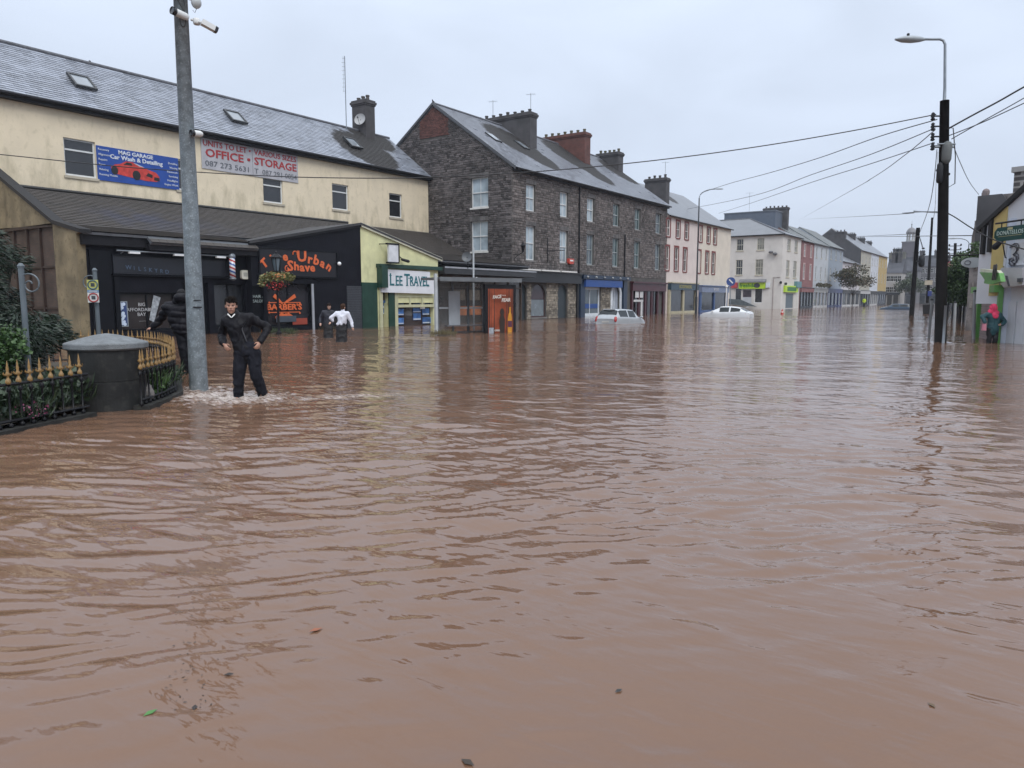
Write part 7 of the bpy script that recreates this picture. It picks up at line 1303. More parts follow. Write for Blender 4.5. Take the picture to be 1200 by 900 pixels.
d_ = 17.4; a_, b_ = Vector(atd(101.5, 330, d_)), Vector(atd(115, 330, d_)); F = Fr((a_.x, a_.y), (b_.x-a_.x, b_.y-a_.y)); L = (b_-a_).length
for y0, y1, nm_, col, lab, mk in ((328, 339.5, 'yellow_plate', (.42, .42, .12), 'yellow green upper sign plate on the scroll post behind the pier', (.05, .12, .16)), (343, 354.5, 'white_plate', (.55, .56, .56), 'white lower sign plate with red ring on the scroll post behind the pier', (.35, .03, .03)), (339.8, 342.8, 'blue_plate', (.16, .26, .40), 'narrow blue sign strip between the yellow and white plates', (.4, .45, .5))):
    z1, z0 = atd(108, y0, d_)[2], atd(108, y1, d_)[2]; s = empty('sign_plate', F.p(0, 0, z0), lab, 'sign'); m = MB(); m.fb(F, 0, L, 0, .012, z0, z1); m.build('plate', M(nm_, col, .45, .15, 6), s); zc = (z0+z1)/2
    if z1-z0 > .15:
        m = MB(); m.tube([F.p(L*.5+.085*math.cos(g), .014, zc+.085*math.sin(g)) for g in np.linspace(0, 6.29, 17)], .014, 5, False); m.build('ring', M(nm_+'_ring', mk, .5), s); m = MB(); m.fb(F, L*.5-.035, L*.5+.035, .012, .018, zc-.035, zc+.035); m.build('mark', M('mark_dark', (.04, .05, .06), .5), s)
    else: m = MB(); m.fb(F, L*.15, L*.85, .012, .016, zc-.012, zc+.012); m.build('mark', M(nm_+'_ring', mk, .5), s)
# floating reeds round the planters that the flood covers
for i, (px, py, w, h, mt, lab) in enumerate(((327, 391, 1.5, .18, gl4, 'dark green planting mound just above water under the hanging basket'), (371, 386, 1.8, .12, dryl, 'low brown planting bed just above water before the barber window'), (520, 393.5, 1.1, .16, dryl, 'brown reedy plants poking out of the water before the bus shelter'))):
    c = Vector(ong(px, py)); T = empty('flooded_plants', c, lab, 'plants'); m = MB()
    for _ in range(260):
        a = random.uniform(-1, 1); b = random.uniform(-1, 1); p = c+Vector(RT)*a*w*.5*1.0+Vector(FW)*b*.5; leaves(m, p+Vector((0, 0, h*.4*(1-abs(a)**2))), (.08, .08, h*.5), 3, .06, 'blade', 0)
    m.build('leaves', mt, T); m = MB(); m.ell(c+Vector((0, 0, -.1)), (w*.42, .45, .16), n=14, m=6); m.build('soil', MAT['garden_soil'], T)

# ------------------------------------------------------------------ lantern with flower basket
LB = Vector(ong(327, 392)); dL = math.hypot(LB.x, LB.y)
T = empty('victorian_lamp', LB, 'black lantern post carrying a flower basket in front of the barber shop', 'street lamp'); m = MB(); zc = atd(324, 318, dL)[2]
m.lathe([(.12, -.6), (.12, .1), (.07, .16), (.055, .25), (.045, zc-.3), (.06, zc-.28), (.035, zc)], tuple(LB), 12); m.build('pole', iron, T); z0, z1 = zc, atd(324, 300, dL)[2]
m = MB()
for k in range(6): g = k*math.pi/3+.3; m.tube([LB+Vector((.13*math.cos(g), .13*math.sin(g), z0)), LB+Vector((.24*math.cos(g), .24*math.sin(g), z1-.1))], .018, 5)
m.lathe([(.15, z0-.03), (.15, z0+.02)], tuple(LB), 6); m.lathe([(.28, z1-.1), (.29, z1-.06), (.12, z1+.08), (.05, z1+.10), (.05, z1+.16), (.015, z1+.22)], tuple(LB), 6); m.build('lantern_frame', iron, T)
m = MB(); m.lathe([(.12, z0+.02), (.22, z1-.11)], tuple(LB), 6); m.build('lantern_glass', glass('lantern_pane', (.10, .14, .17)), T)
B = empty('flower_basket', LB+Vector((0, 0, z0-.3)), 'round flower basket with orange and red blooms beneath the black lantern', 'flowers'); c = Vector(atd(322, 326, dL)); cc = LB+Vector((0, 0, z0-.42)); m = MB(); m.lathe([(.2, -.42), (.42, -.2), (.50, -.02), (.5, .02)], tuple(cc), 18); m.build('bowl', M('basket_black', (.02, .02, .02), .7), B, True)
m = MB()
for k in range(16): a = k*.3927; leaves(m, cc+Vector((.38*math.cos(a), .38*math.sin(a), .12)), (.26, .26, .24), 60, .10, 'leaf', 0)
leaves(m, cc+Vector((0, 0, .2)), (.45, .45, .22), 250, .1, 'leaf', 0); leaves(m, cc-Vector(RT)*.62+Vector((0, 0, -.05)), (.28, .2, .26), 170, .09, 'leaf', 0); leaves(m, cc+Vector(RT)*.58+Vector((0, 0, .15)), (.25, .2, .22), 120, .09, 'leaf', 0); m.build('leaves', leafm('basket_leaf', (.05, .08, .02), (.22, .20, .07)), B)
for nm_, (a0, a1), n_, off in (('orange_petal', ((.50, .10, .03), (.60, .30, .10)), 150, .25), ('red_petal', ((.45, .015, .02), (.55, .05, .06)), 110, -.12)):
    m = MB(); q = cc-Vector(FW)*.3+Vector((0, 0, off-.08)); leaves(m, q, (.62, .3, .22), n_, .06, 'leaf', 0); leaves(m, cc+Vector((0, 0, off)), (.6, .6, .2), n_//2, .06, 'leaf', 0); tag(m.build('petals', leafm(nm_, a0, a1), B), kind='stuff')

# ------------------------------------------------------------------ street trees
c = Vector(ong(1124, 378)); b4 = rblobs(26, 1.15, 1.3, 4.3, .62)
tree('street_tree', 'dense dark green street tree standing in the flood right of the big pole', c, 4.6, b4, 9000, .15, leafm('hedge_leaf', (.015, .04, .012), (.06, .11, .03)), 'leaf', .12)
c = (-27.6, 151, 0); tree('street_tree', 'thin autumn brown street tree before the pale blue house', c, 7, rblobs(20, 2.9, 4.4, 7.2, 1.25), 4200, .26, autl, 'leaf', .09, hollow=.1)
c = (-27.3, 232, 0); tree('street_tree', 'dark green street tree far along before the white gabled house', c, 8, rblobs(14, 3.4, 3.5, 7.6, 1.6), 2400, .4, gl4, 'leaf', .2)
c = Vector(atd(1144, 296, 42)); T = empty('wall_shrub', c, 'small yellow green shrub growing on the weathered stone wall at the right', 'shrub'); m = MB(); leaves(m, c, (.35, .35, .55), 260, .12, 'leaf', 0); m.build('leaves', gl2, T); m = MB(); m.tube([c-Vector((0, 0, .8)), c], .03, 5); m.build('stem', MAT['bark'], T)
c = Vector((-31.0, 138, 4.0)); T = empty('window_flowers', c, 'strip of hanging greenery above the pale shopfront of the grey white house', 'plants'); m = MB()
for k in range(9): leaves(m, c+Vector((0, k*1.2, 0)), (.3, .7, .4), 70, .2, 'leaf', 0)
m.build('leaves', autl, T)
# floating bits
for i, (px, py, s, mt, lab) in enumerate(((370, 738, .035, ((.24, .08, .04), (.26, .09, .04)), 'small orange leaf floating on the brown water'), (176, 835, .03, ((.06, .18, .04), (.07, .2, .05)), 'small green leaf floating on the brown water'), (228, 829, .022, ((.02, .015, .012), (.03, .02, .015)), 'tiny dark leaf floating beside the green leaf'), (268, 790, .022, ((.02, .015, .012), (.03, .02, .015)), 'tiny dark leaf floating above the green leaf'), (548, 893, .03, ((.03, .02, .015), (.04, .03, .02)), 'dark leaf floating at the bottom edge of the photo'), (1092, 826, .02, ((.10, .06, .03), (.12, .08, .04)), 'tiny brown leaf floating at the lower right'), (725, 809, .02, ((.02, .02, .02), (.03, .03, .03)), 'tiny dark leaf floating at the lower middle'), (1097, 441, .06, ((.03, .015, .012), (.04, .02, .015)), 'dark scrap floating on the water in the street on the right'))):
    c = Vector(ong(px, py, 0)); c.z = waterz(c.x, c.y)+.004; c = Vector(ong(px, py, c.z)); m = MB(); a = random.uniform(0, 6.28); d = Vector((math.cos(a), math.sin(a), 0)); n = Vector((-d.y, d.x, 0)); m.v = [tuple(c-d*s), tuple(c+n*s*.5+Vector((0, 0, .002))), tuple(c+d*s), tuple(c-n*s*.5+Vector((0, 0, .002))), tuple(c-d*s*1.4), tuple(c)]; m.f = [(0, 1, 5), (1, 2, 5), (2, 3, 5), (3, 0, 5), (0, 4, 5)]
    tag(m.build('floating_leaf', leafm('float_leaf_%d' % i, *mt)), lab, 'leaf')
q = ong(916.5, 368); T = empty('red_buoy', q, 'small red cone top showing above the water before the white corner building', 'cone'); m = MB(); m.lathe([(.22, -.3), (.16, .1), (.05, .45), (.03, .5)], q, 10); m.build('cone', M('cone_red', (.4, .04, .03), .5), T); m = MB(); m.lathe([(.15, .12), (.115, .26)], q, 10); m.build('stripe', white_paint, T)
# keep right sign on a post before the white corner building
q = ong(853, 371); d_ = 92; a_ = Vector(atd(856.5, 330, d_)); T = empty('round_road_sign', (a_.x, a_.y, 0), 'blue round road sign with white arrow before the white corner building', 'sign'); m = MB(); n = -Vector((a_.x, a_.y, 0)).normalized(); sx_ = Vector((-n.y, n.x, 0)); ring = [a_+sx_*.52*math.cos(g)+Vector((0, 0, .52*math.sin(g))) for g in np.linspace(0, 6.2832, 21)[:-1]]; m.v = [tuple(p) for p in ring]+[tuple(p-n*.05) for p in ring]; m.f = [tuple(range(20)), tuple(range(39, 19, -1))]+[(k, (k+1) % 20, 20+(k+1) % 20, 20+k) for k in range(20)]; m.build('disc', M('sign_blue', (.03, .07, .24), .4), T)
m = MB(); m.tube([(a_.x, a_.y, -.5), (a_.x-n.x*.06, a_.y-n.y*.06, a_.z+.3)], .05, 6); m.build('pole', grey_metal, T); m = MB(); p = a_+n*.02; m.hexa([p+sx_*x+Vector((0, 0, z))+n*e for e in (0, .012) for x, z in ((-.25, .2), (-.15, .3), (.28, -.15), (.18, -.25))]); m.build('arrow', white_paint, T)
q = ong(850, 369); T = empty('white_sign_post', q, 'short white post leaning by the blue shop corner', 'post'); m = MB(); t = Vector(atd(851.5, 336, math.hypot(q[0], q[1]))); m.tube([q, t], .06, 6); m.build('pole', white_paint, T); m = MB(); m.ell(t, (.12, .12, .12), n=8, m=6); m.build('cap', white_paint, T)
m = MB(); random.seed(5)
for k in range(110):
    t = random.random(); px = 262-46*math.sin(t*2.2)+random.gauss(0, 9+10*t); py = 640+195*t+random.gauss(0, 5); c = Vector(ong(px, py, 0)); c.z = waterz(c.x, c.y)+.003; c = Vector(ong(px, py, c.z)); a = random.uniform(0, 6.28); s = random.uniform(.002, .006); d = Vector((math.cos(a), math.sin(a), 0)); n = Vector((-d.y, d.x, 0)); m.poly([c-d*s*1.6, c+n*s*.6, c+d*s*1.6, c-n*s*.6])
tag(m.build('floating_debris', M('silt_debris', (.045, .028, .018), .6)), kind='stuff')
# birds
for p, lab in ((onx(108, 77, XC-4.2), 'small bird perched on the ridge of the cream building'), (ony(508, 121, YG-.0), 'small bird perched on the stone gable peak')):
    T = empty('perched_bird', p, lab, 'bird'); c = Vector(p); m = MB(); m.cap(c+Vector((0, -.06, .12)), c+Vector((0, .10, .09)), .075, .05, 8); m.cap(c+Vector((0, -.12, .22)), c+Vector((0, -.10, .20)), .045, .05, 8); m.cap(c+Vector((0, -.08, .15)), c+Vector((0, -.11, .2)), .05, .045, 8); m.cap(c+Vector((0, .12, .08)), c+Vector((0, .28, .02)), .03, .015, 6); m.cap(c+Vector((0, -.15, .22)), c+Vector((0, -.20, .21)), .012, .004, 5); m.build('body', M('bird_grey', (.05, .05, .06), .7), T, True); m = MB(); m.tube([c+Vector((.02, 0, .06)), c+Vector((.02, 0, -.02))], .008, 4); m.tube([c+Vector((-.02, 0, .06)), c+Vector((-.02, 0, -.02))], .008, 4); m.build('leg', M('bird_grey', (0, 0, 0)), T)

# ------------------------------------------------------------------ cars
def car(lab, pos, heading, L=4.1, Wd=1.74, Ht=1.48, sink=.5, paint=(.42, .44, .46), kind='hatch', group=None, tilt=0.0):
    """heading = angle of the car's nose; rear at -x, nose at +x in its own frame"""
    T = empty('car', (pos[0], pos[1], -sink), lab, 'car', group, heading); T.rotation_euler = (0, tilt, heading); hw = Wd/2
    pm = M('car_paint_%d' % int(paint[0]*1000+paint[2]*77), paint, .22, .05, 3, 0, metal=.15, spec=.7); gm = M('car_glass', (.018, .024, .028), .08, .3, .8, 0, spec=.4)
    # stations: x, bottom z, belt z, top z, belt half width, top half width
    S_ = [(-L/2, .45, .80, .86, hw*.84, hw*.72), (-L/2+.06, .28, .90, .98, hw*.93, hw*.76), (-L/2+.20, .22, .95, 1.12, hw*.97, hw*.74), (-L/2+.42, .20, .97, Ht-.08, hw, hw*.70), (-L/2+.62, .20, .975, Ht-.02, hw, hw*.71), (-.55, .2, .97, Ht, hw, hw*.73), (-.42, .2, .965, Ht, hw, hw*.73),
          (.30, .2, .95, Ht-.02, hw, hw*.72), (.45, .2, .945, Ht-.06, hw, hw*.71), (1.05, .2, .93, 1.03, hw*.99, hw*.74), (1.25, .2, .90, .97, hw*.98, hw*.80), (L/2-.35, .22, .78, .86, hw*.95, hw*.72), (L/2-.10, .26, .66, .74, hw*.86, hw*.6), (L/2, .34, .55, .60, hw*.70, hw*.5)]
    if kind == 'sleek': S_[1:11] = [(-L/2+.06, .28, .93, 1.0, hw*.93, hw*.78), (-L/2+.24, .22, 1.0, 1.08, hw*.97, hw*.74), (-L/2+.80, .20, 1.03, Ht-.13, hw, hw*.68), (-1.02, .20, 1.0, Ht-.06, hw, hw*.69), (-.55, .2, .98, Ht-.01, hw, hw*.71), (-.42, .2, .975, Ht, hw, hw*.71), (.25, .2, .95, Ht-.02, hw, hw*.71), (.38, .2, .94, Ht-.05, hw, hw*.70), (1.22, .2, .92, 1.0, hw*.99, hw*.74), (1.42, .2, .90, .95, hw*.98, hw*.80)]
    def ring(s):
        x, zb, zl, zt, wl, wt = s; h = zt-zl
        pts = [(wl*.9, zb), (wl, zb+.16), (wl*1.0, zl-.12), (wl*.975, zl-.0), (wt+(wl-wt)*.86, zl+.03)]; pts += [(wt+(wl-wt)*.10, zl+h*.86 if h > .2 else zl+h*.7), (wt*.93, zl+h*.96), (wt*.5, zt+.01)]
        return [(x, -a, b) for a, b in pts]+[(x, a, b) for a, b in reversed(pts)]
    Rg = [ring(s) for s in S_]; n = len(Rg[0]); body = MB(); side = [MB(), MB()]; front = MB(); rear = MB(); i0 = 0
    for r in Rg: body.v += r
    for k in range(len(Rg)-1):
        for j in range(n-1):
            q = (k*n+j, (k+1)*n+j, (k+1)*n+j+1, k*n+j+1); tgt = None; cab = 3 <= k <= 8
            if j in (4,) and k in (3, 4, 6, 7): tgt = side[0]
            if j in (n-6,) and k in (3, 4, 6, 7): tgt = side[1]
            if k == 8 and 5 <= j <= n-7: tgt = front
            if k == 2 and 5 <= j <= n-7: tgt = rear
            if tgt is not None:
                base = len(tgt.v); tgt.v += [body.v[i] for i in q]; tgt.f.append((base, base+1, base+2, base+3))
            else: body.f.append(q)
    body.f.append(tuple(range(n-1, -1, -1))); body.f.append(tuple((len(Rg)-1)*n+i for i in range(n)))
    def put(mb, name, mat, parent=T, smooth=True): o = link(name, mb.mesh(name, mat, smooth), parent); return o
    o = put(body, 'body', pm); bv = o.modifiers.new('bevel', 'BEVEL'); bv.width = .025; bv.segments = 2; bv.limit_method = 'ANGLE'; bv.angle_limit = R(28)
    for s in side: put(s, 'side_window', gm, smooth=False)
    put(front, 'windscreen', gm); put(rear, 'rear_window', gm)
    lampm = M('tail_lamp_red', (.36, .03, .03), .2, .2, 5, 0)
    for s in (-1, 1):
        m = MB(); (m.cap((-L/2+.10, s*hw*.80, .93), (-L/2+.04, s*hw*.83, .74), .10, .09, 8) if L < 4 else m.cap((-L/2+.10, s*hw*.72, .86), (-L/2+.32, s*hw*.93, .88), .055, .05, 8)); put(m, 'tail_lamp', lampm)
        m = MB(); m.cap((L/2-.30, s*hw*.80, .70), (L/2-.12, s*hw*.62, .62), .09, .08, 8); put(m, 'headlight', M('headlight_clear', (.4, .42, .45), .1, .1, 5, 0))
        m = MB(); m.cap((.95, s*(hw+.02), 1.0), (.93, s*(hw+.14), 1.02), .06, .075, 8); put(m, 'wing_mirror', pm)
        for x in (-L/2+.75, L/2-.80):
            m = MB(); i = len(m.v); m.tube([(x, s*(hw-.2), .27), (x, s*(hw-.02), .27)], .27, 18); w = put(m, 'wheel', M('tyre', (.015, .015, .016), .8), smooth=False); m = MB(); m.tube([(x, s*(hw-.1), .27), (x, s*(hw-.01), .27)], .18, 12); put(m, 'rim', M('rim_grey', (.3, .31, .33), .35, metal=.5), w)
    m = MB(); m.box(-L/2-.015, -L/2+.02, -.26, .26, .62, .73); put(m, 'number_plate', M('plate_pale', (.5, .5, .48), .4), smooth=False)
    m = MB(); m.tube([(-L/2+.40, -hw*.5, Ht-.05), (-L/2+.30, 0, Ht-.04), (-L/2+.40, hw*.5, Ht-.05)], .035, 6); put(m, 'spoiler', pm); m = MB(); m.tube([(-L/2+.9, 0, Ht), (-L/2+.6, 0, Ht+.22)], .008, 4); put(m, 'aerial', dark_metal)
    m = MB(); m.tube([(-L/2+.19, -.05, 1.13), (-L/2+.24, .35, 1.2)], .012, 4); put(m, 'wiper', dark_metal)
    return T
p = ong(716, 380); car('silver hatchback sunk to its tail lamps before the blue shop', (p[0]-.3, p[1]+2.0), R(90-4), L=3.9, Wd=1.72, Ht=1.50, sink=.58, paint=(.40, .43, .46), tilt=R(1.5))
p = ong(848, 372); car('white hatchback sunk to its door handles in the middle of the street', (p[0], p[1]+.6), R(184), L=4.3, Wd=1.8, Ht=1.47, sink=.52, kind='sleek', paint=(.66, .68, .70), tilt=R(-1))
p = ong(1058, 361.5); car('dark blue car almost under water in front of the leaning pole', (p[0]+.5, p[1]-12), R(192), L=4.4, Wd=1.8, Ht=1.45, sink=.62, paint=(.03, .055, .09))

# ------------------------------------------------------------------ people
def remesh(name, mb, voxel, mat, parent, it=3, noise=0.0, nsc=8.0, rib=0.0, smooth=True, ribs=11.0):
    me = mb.mesh('tmp', None); o = bpy.data.objects.new('tmp', me); COL.objects.link(o); r = o.modifiers.new('r', 'REMESH'); r.mode = 'VOXEL'; r.voxel_size = voxel; r.use_smooth_shade = True
    s = o.modifiers.new('s', 'SMOOTH'); s.factor = .5; s.iterations = it
    dg = bpy.context.evaluated_depsgraph_get(); m2 = bpy.data.meshes.new_from_object(o.evaluated_get(dg)); bpy.data.objects.remove(o); m2.name = name; m2.materials.clear(); m2.materials.append(mat)
    if noise or rib:
        n = len(m2.vertices); nm = [v.normal.copy() for v in m2.vertices]
        for v, nn_ in zip(m2.vertices, nm):
            d = 0
            if noise: q = Vector((v.co.x*nsc, v.co.y*nsc, v.co.z*nsc*.62)); a = mnoise.noise(q+Vector((mnoise.noise(q*.5)*1.5, 0, 0))); d += (1-abs(a)*2.2)*noise + mnoise.noise(q*2.3)*noise*.4
            if rib: d += abs(math.sin(v.co.z*math.pi*ribs+v.co.x*2))**.6*rib-rib*.6
            v.co += nn_*d
    m2.update(); return link(name, m2, parent)
skin = M('skin', (.42, .235, .17), .5, .1, 12, .05, 80); skin2 = M('skin_pale', (.48, .30, .23), .5, .1, 12, .05)
def hand(mb, wrist, tip, palm_n, curl=.6, s=1.0, thumb=1):
    """palm with five unequal bent fingers; tip = where the knuckle row points"""
    w = Vector(wrist); d = (Vector(tip)-w).normalized(); n = Vector(palm_n); n = (n-d*n.dot(d)).normalized(); a = d.cross(n).normalized()*thumb
    mb.cap(w+d*.015*s, w+d*.075*s, .026*s, .036*s, 8, .55, n)
    for k, (o, L) in enumerate(((-.030, .060), (-.010, .072), (.011, .067), (.030, .052))):
        b0 = w+d*.092*s-a*o*s; d1 = (d*math.cos(curl*.6)+n*math.sin(curl*.6)); b1 = b0+d1*L*.5*s; d2 = (d*math.cos(curl*1.9)+n*math.sin(curl*1.9)); b2 = b1+d2*L*.32*s; d3 = d*math.cos(curl*2.8)+n*math.sin(curl*2.8); b3 = b2+d3*L*.26*s
        for p, q, r in ((b0-d*.02*s, b1, .0095), (b1, b2, .0088), (b2, b3, .008)): mb.cap(p, q, r*s, r*s*.92, 6)
    t0 = w+d*.028*s+a*.022*s; t1 = t0+(d*.55+a*.65+n*.35).normalized()*.042*s; t2 = t1+(d*.9+a*.1+n*.5).normalized()*.032*s; mb.cap(t0, t1, .013*s, .0115*s, 6); mb.cap(t1, t2, .011*s, .009*s, 6)
def person(lab, loc, J, mats, rz=YAW, face=(0, -1, 0), voxel=.008, coarse=.014, jr=1.0, puffer=False, hood=False, hat=None, hairlen=0, coat=.70, hands=True, skirt=False, collar=None, hairc=(.012, .010, .009), s=1.0, noise=.010, extra=None, hs=1.0):
    """joints are given in the person's own frame: x to the picture's right, -y toward the camera, z up from the feet"""
    T = empty('person', loc, lab, 'person', None, rz); V = {k: Vector(v) for k, v in J.items()}; jm, tm, hm = mats
    f = Vector(face).normalized(); sd = Vector((-f.y, f.x, 0)).normalized()*-1; up = sd.cross(f)*-1
    if up.z < 0: up = -up
    Rm = Matrix((sd, f, up)).transposed()*hs; hc = V['head']; H = lambda x, y, z: hc+Rm @ Vector((x, y, z))
    def body(): 
        b = MB(); b.ell(hc+Rm @ Vector((0, -.008, .025)), (.074, .092, .098), Rm, 16, 12); b.ell(H(0, .028, -.035), (.056, .060, .078), Rm, 14, 10); b.ell(H(0, .052, -.085), (.030, .030, .026), Rm, 10, 8)     # cranium, face, chin
        b.cap(H(0, .088, .012), H(0, .108, -.022), .009, .0135, 8); b.ell(H(0, .097, -.028), (.018, .012, .009), Rm, 8, 6)                         # nose
        for q in (-1, 1): b.cap(H(q*.012, .088, .028), H(q*.046, .076, .030), .011, .009, 8); b.ell(H(q*.045, .060, -.015), (.020, .020, .016), Rm, 8, 6); b.ell(H(q*.076, -.004, -.005), (.009, .019, .030), Rm, 8, 6)   # brow, cheek, ear
        b.cap(H(-.020, .086, -.056), H(.020, .086, -.056), .008, .008, 6)                                                                      # lips
        b.cap(H(0, -.012, -.075), V['neck']-Vector((0, 0, .02)), .052, .060, 12); b.cap(V['neck'], V['chest'], .075, .12, 12, .7, (0, 1, 0)); b.cap(V['chest'], V['waist'], .125, .115, 12, .72, (0, 1, 0)); b.cap(V['waist'], V['pelvis'], .115, .13, 12, .8, (0, 1, 0))
        for e in 'LR':
            b.cap(V['sh'+e], V['el'+e], .048, .038); b.cap(V['el'+e], V['wr'+e], .038, .026); b.cap(V['neck']-Vector((0, 0, .03)), V['sh'+e]-Vector((0, 0, .02)), .035, .035); b.cap(V['hip'+e], V['kn'+e], .08, .052); b.cap(V['kn'+e], V['an'+e], .052, .036); b.cap(V['an'+e], V['an'+e]+Vector((0, -.14, -.05)), .04, .032); b.cap(V['pelvis'], V['hip'+e], .11, .085)
            if hands: hand(b, V['wr'+e], V['ha'+e], V.get('pn'+e, Vector((0, 1, 0))), .55, 1.0, 1 if e == 'L' else -1)
        return b
    o = remesh('body', body(), voxel, skin if not skirt else skin2, T, 2)
    for q in (-1, 1): e = MB(); e.ell(H(q*.031, .079, .008), (.0135, .008, .007), Rm, 8, 6); link('eye', e.mesh('eye', M('eye_dark', (.05, .035, .03), .2), True), T)
    e = MB(); e.cap(H(-.018, .094, -.056), H(.018, .094, -.056), .0045, .0045, 6); link('mouth', e.mesh('mouth', M('lip', (.28, .10, .085), .5), True), T)
    if not hat:                                                 # hair
        h = MB(); h.ell(H(0, -.026, .062), (.080, .092, .074), Rm, 14, 10); h.ell(H(-.005, .035, .100), (.066, .058, .036), Rm, 12, 8)
        for a_, b_, z_ in ((-.055, .070, .062), (-.035, .084, .060), (-.012, .091, .054), (.012, .092, .058), (.034, .086, .064), (.053, .074, .072)): h.cap(H(a_*.7, b_-.035, .105), H(a_, b_, z_), .022, .012, 8)
        
        for q in (-1, 1): h.cap(H(q*.066, .02, .05), H(q*.071, .012, .015), .016, .008, 8)
        h.ell(H(0, -.06, -.01), (.066, .045, .065), Rm, 12, 8)
        if hairlen: h.cap(H(0, -.07, .0), H(0, -.085, -hairlen), .07, .045, 10); h.ell(H(0, -.11, .09), (.04, .04, .04), Rm, 8, 6)
        remesh('hair', h, .0065, M('hair_%d' % int(hairc[0]*1000), hairc, .75, .4, 20, .6, 90, spec=.12), T, 1, .012, 34)
    else:
        h = MB(); h.ell(H(0, -.012, .055), (.088, .105, .088), Rm, 14, 10); h.cap(H(-.07, .03, .03), H(.07, .03, .03), .028, .028, 8); h.cap(H(-.07, -.05, .02), H(.07, -.05, .02), .03, .03, 8); remesh('hat', h, .009, hat, T, 2, .004, 20)
    if hood:
        h = MB(); h.ell(H(0, -.11, -.06), (.15, .12, .10), Rm, 14, 10); h.cap(H(-.12, -.03, -.13), H(.12, -.03, -.13), .06, .06, 10); remesh('hood', h, .012, jm, T, 2, .008, 12)
    # jacket
    j = MB(); k = jr; sh = (V['shL']+V['shR'])/2
    j.cap(V['neck']-Vector((0, 0, .03)), V['chest'], .085*k, .165*k, 16, .72, (0, 1, 0)); j.cap(V['chest'], V['waist'], .170*k, .155*k, 16, .74, (0, 1, 0))
    lo = Vector((V['pelvis'].x, V['pelvis'].y, coat)); j.cap(V['waist'], lo+Vector((0, 0, .05)), .155*k, (.165*k), 16, .78, (0, 1, 0)); j.cap(H(0, -.02, -.115), V['neck'], .062, .078, 12)
    for e in 'LR':
        wr = V['wr'+e]; el = V['el'+e]; cu = el.lerp(wr, .93); j.cap(V['neck']-Vector((0, 0, .04)), V['sh'+e], .07*k, .072*k); j.cap(V['sh'+e], el, .072*k, .058*k); j.cap(el, cu, .058*k, .046*k); j.cap(V['sh'+e], V['chest'], .085*k, .13*k)
    remesh('jacket', j, coarse, jm, T, 2, noise, 9, rib=.022 if puffer else 0, ribs=7.5)
    # trousers or skirt
    t = MB()
    if skirt: t.cap(V['waist'], V['pelvis'], .15, .18, 16, .8, (0, 1, 0)); t.cap(V['pelvis'], Vector((V['pelvis'].x, V['pelvis'].y, .25)), .18, .20, 16, .8, (0, 1, 0))
    t.cap(V['waist']-Vector((0, 0, .05)), V['pelvis'], .135*s, .158*s, 14, .8, (0, 1, 0))
    for e in 'LR': t.cap(V['pelvis'], V['hip'+e], .145*s, .108*s); t.cap(V['hip'+e], V['kn'+e], .108*s, .078*s); t.cap(V['kn'+e], V['an'+e]+Vector((0, 0, -.01)), .080*s, .064*s)
    remesh('skirt' if skirt else 'trousers', t, coarse*.9, tm, T, 2, noise*.9, 10)
    for e in 'LR': q = MB(); q.cap(V['an'+e]+Vector((0, .02, -.02)), V['an'+e]+Vector((0, -.15, -.055)), .05, .042, 10); link('shoe', q.mesh('shoe', hm, True), T)
    if collar: q = MB(); q.cap(H(-.045, .040, -.118), H(-.005, .070, -.160), .013, .009, 8); q.cap(H(.045, .040, -.118), H(.005, .070, -.160), .013, .009, 8); link('collar', q.mesh('collar', collar, True), T)
    if extra: extra(T, V, H)
    return T
jet = M('black_jacket', (.008, .008, .011), .6, .3, 6, .3, 40, dirt=.2, scol=(.015, .015, .02), spec=.2); tro = M('charcoal_trousers', (.012, .013, .019), .8, .25, 6, .3, 60, spec=.15); shoe = M('black_shoe', (.01, .01, .01), .5)
def man_extra(T, V, H):
    m = MB(); c = V['shR']; m.tube([V['shR']+Vector((-.02, -.09, -.03)), V['chest']+Vector((.10, -.135, -.02)), V['waist']+Vector((.12, -.13, .0))], .012, 5); link('sheen_strip', m.mesh('sheen_strip', M('painted_wet_sheen', (.018, .018, .024), .4), True), T)  # strip down the jacket front, its lighter tone painting a wet sheen
    m = MB(); q = V['elR']+Vector((-.07, -.03, -.06)); m.ell(q, (.03, .02, .045)); link('sleeve_patch', m.mesh('sleeve_patch', M('patch_orange', (.35, .12, .03), .5), True), T)
mp3 = Vector(ong(288, 464)); 
person('man in black jacket and trousers wading toward the camera, both hands at his waist', (mp3.x, mp3.y, -.09), dict(head=(-.155, -.06, 1.575), neck=(-.10, 0, 1.42), chest=(-.07, .0, 1.22), waist=(-.02, 0, 1.00), pelvis=(.05, 0, .86),
    shL=(-.265, .02, 1.335), elL=(-.415, .15, 1.08), wrL=(-.275, -.13, .96), haL=(-.20, -.16, .87), pnL=(.5, .5, -.3), shR=(.115, .02, 1.375), elR=(.355, .16, 1.215), wrR=(.300, -.06, .99), haR=(.25, -.13, .88), pnR=(-.7, .5, 0),
    hipL=(-.04, 0, .80), knL=(-.075, -.07, .43), anL=(-.11, -.03, .07), hipR=(.15, 0, .80), knR=(.205, -.06, .43), anR=(.245, .12, .10)), (jet, tro, shoe), face=(.34, -1, -.06), voxel=.0075, coarse=.012, jr=1.04, coat=.74, s=1.10, hs=1.13, collar=white_paint, hairc=(.008, .006, .005), extra=man_extra, noise=.017)
pf = M('black_puffer', (.008, .008, .012), .55, .3, 5, .2, 30, spec=.2)
pp = Vector((-14.75, 8.78, 0))
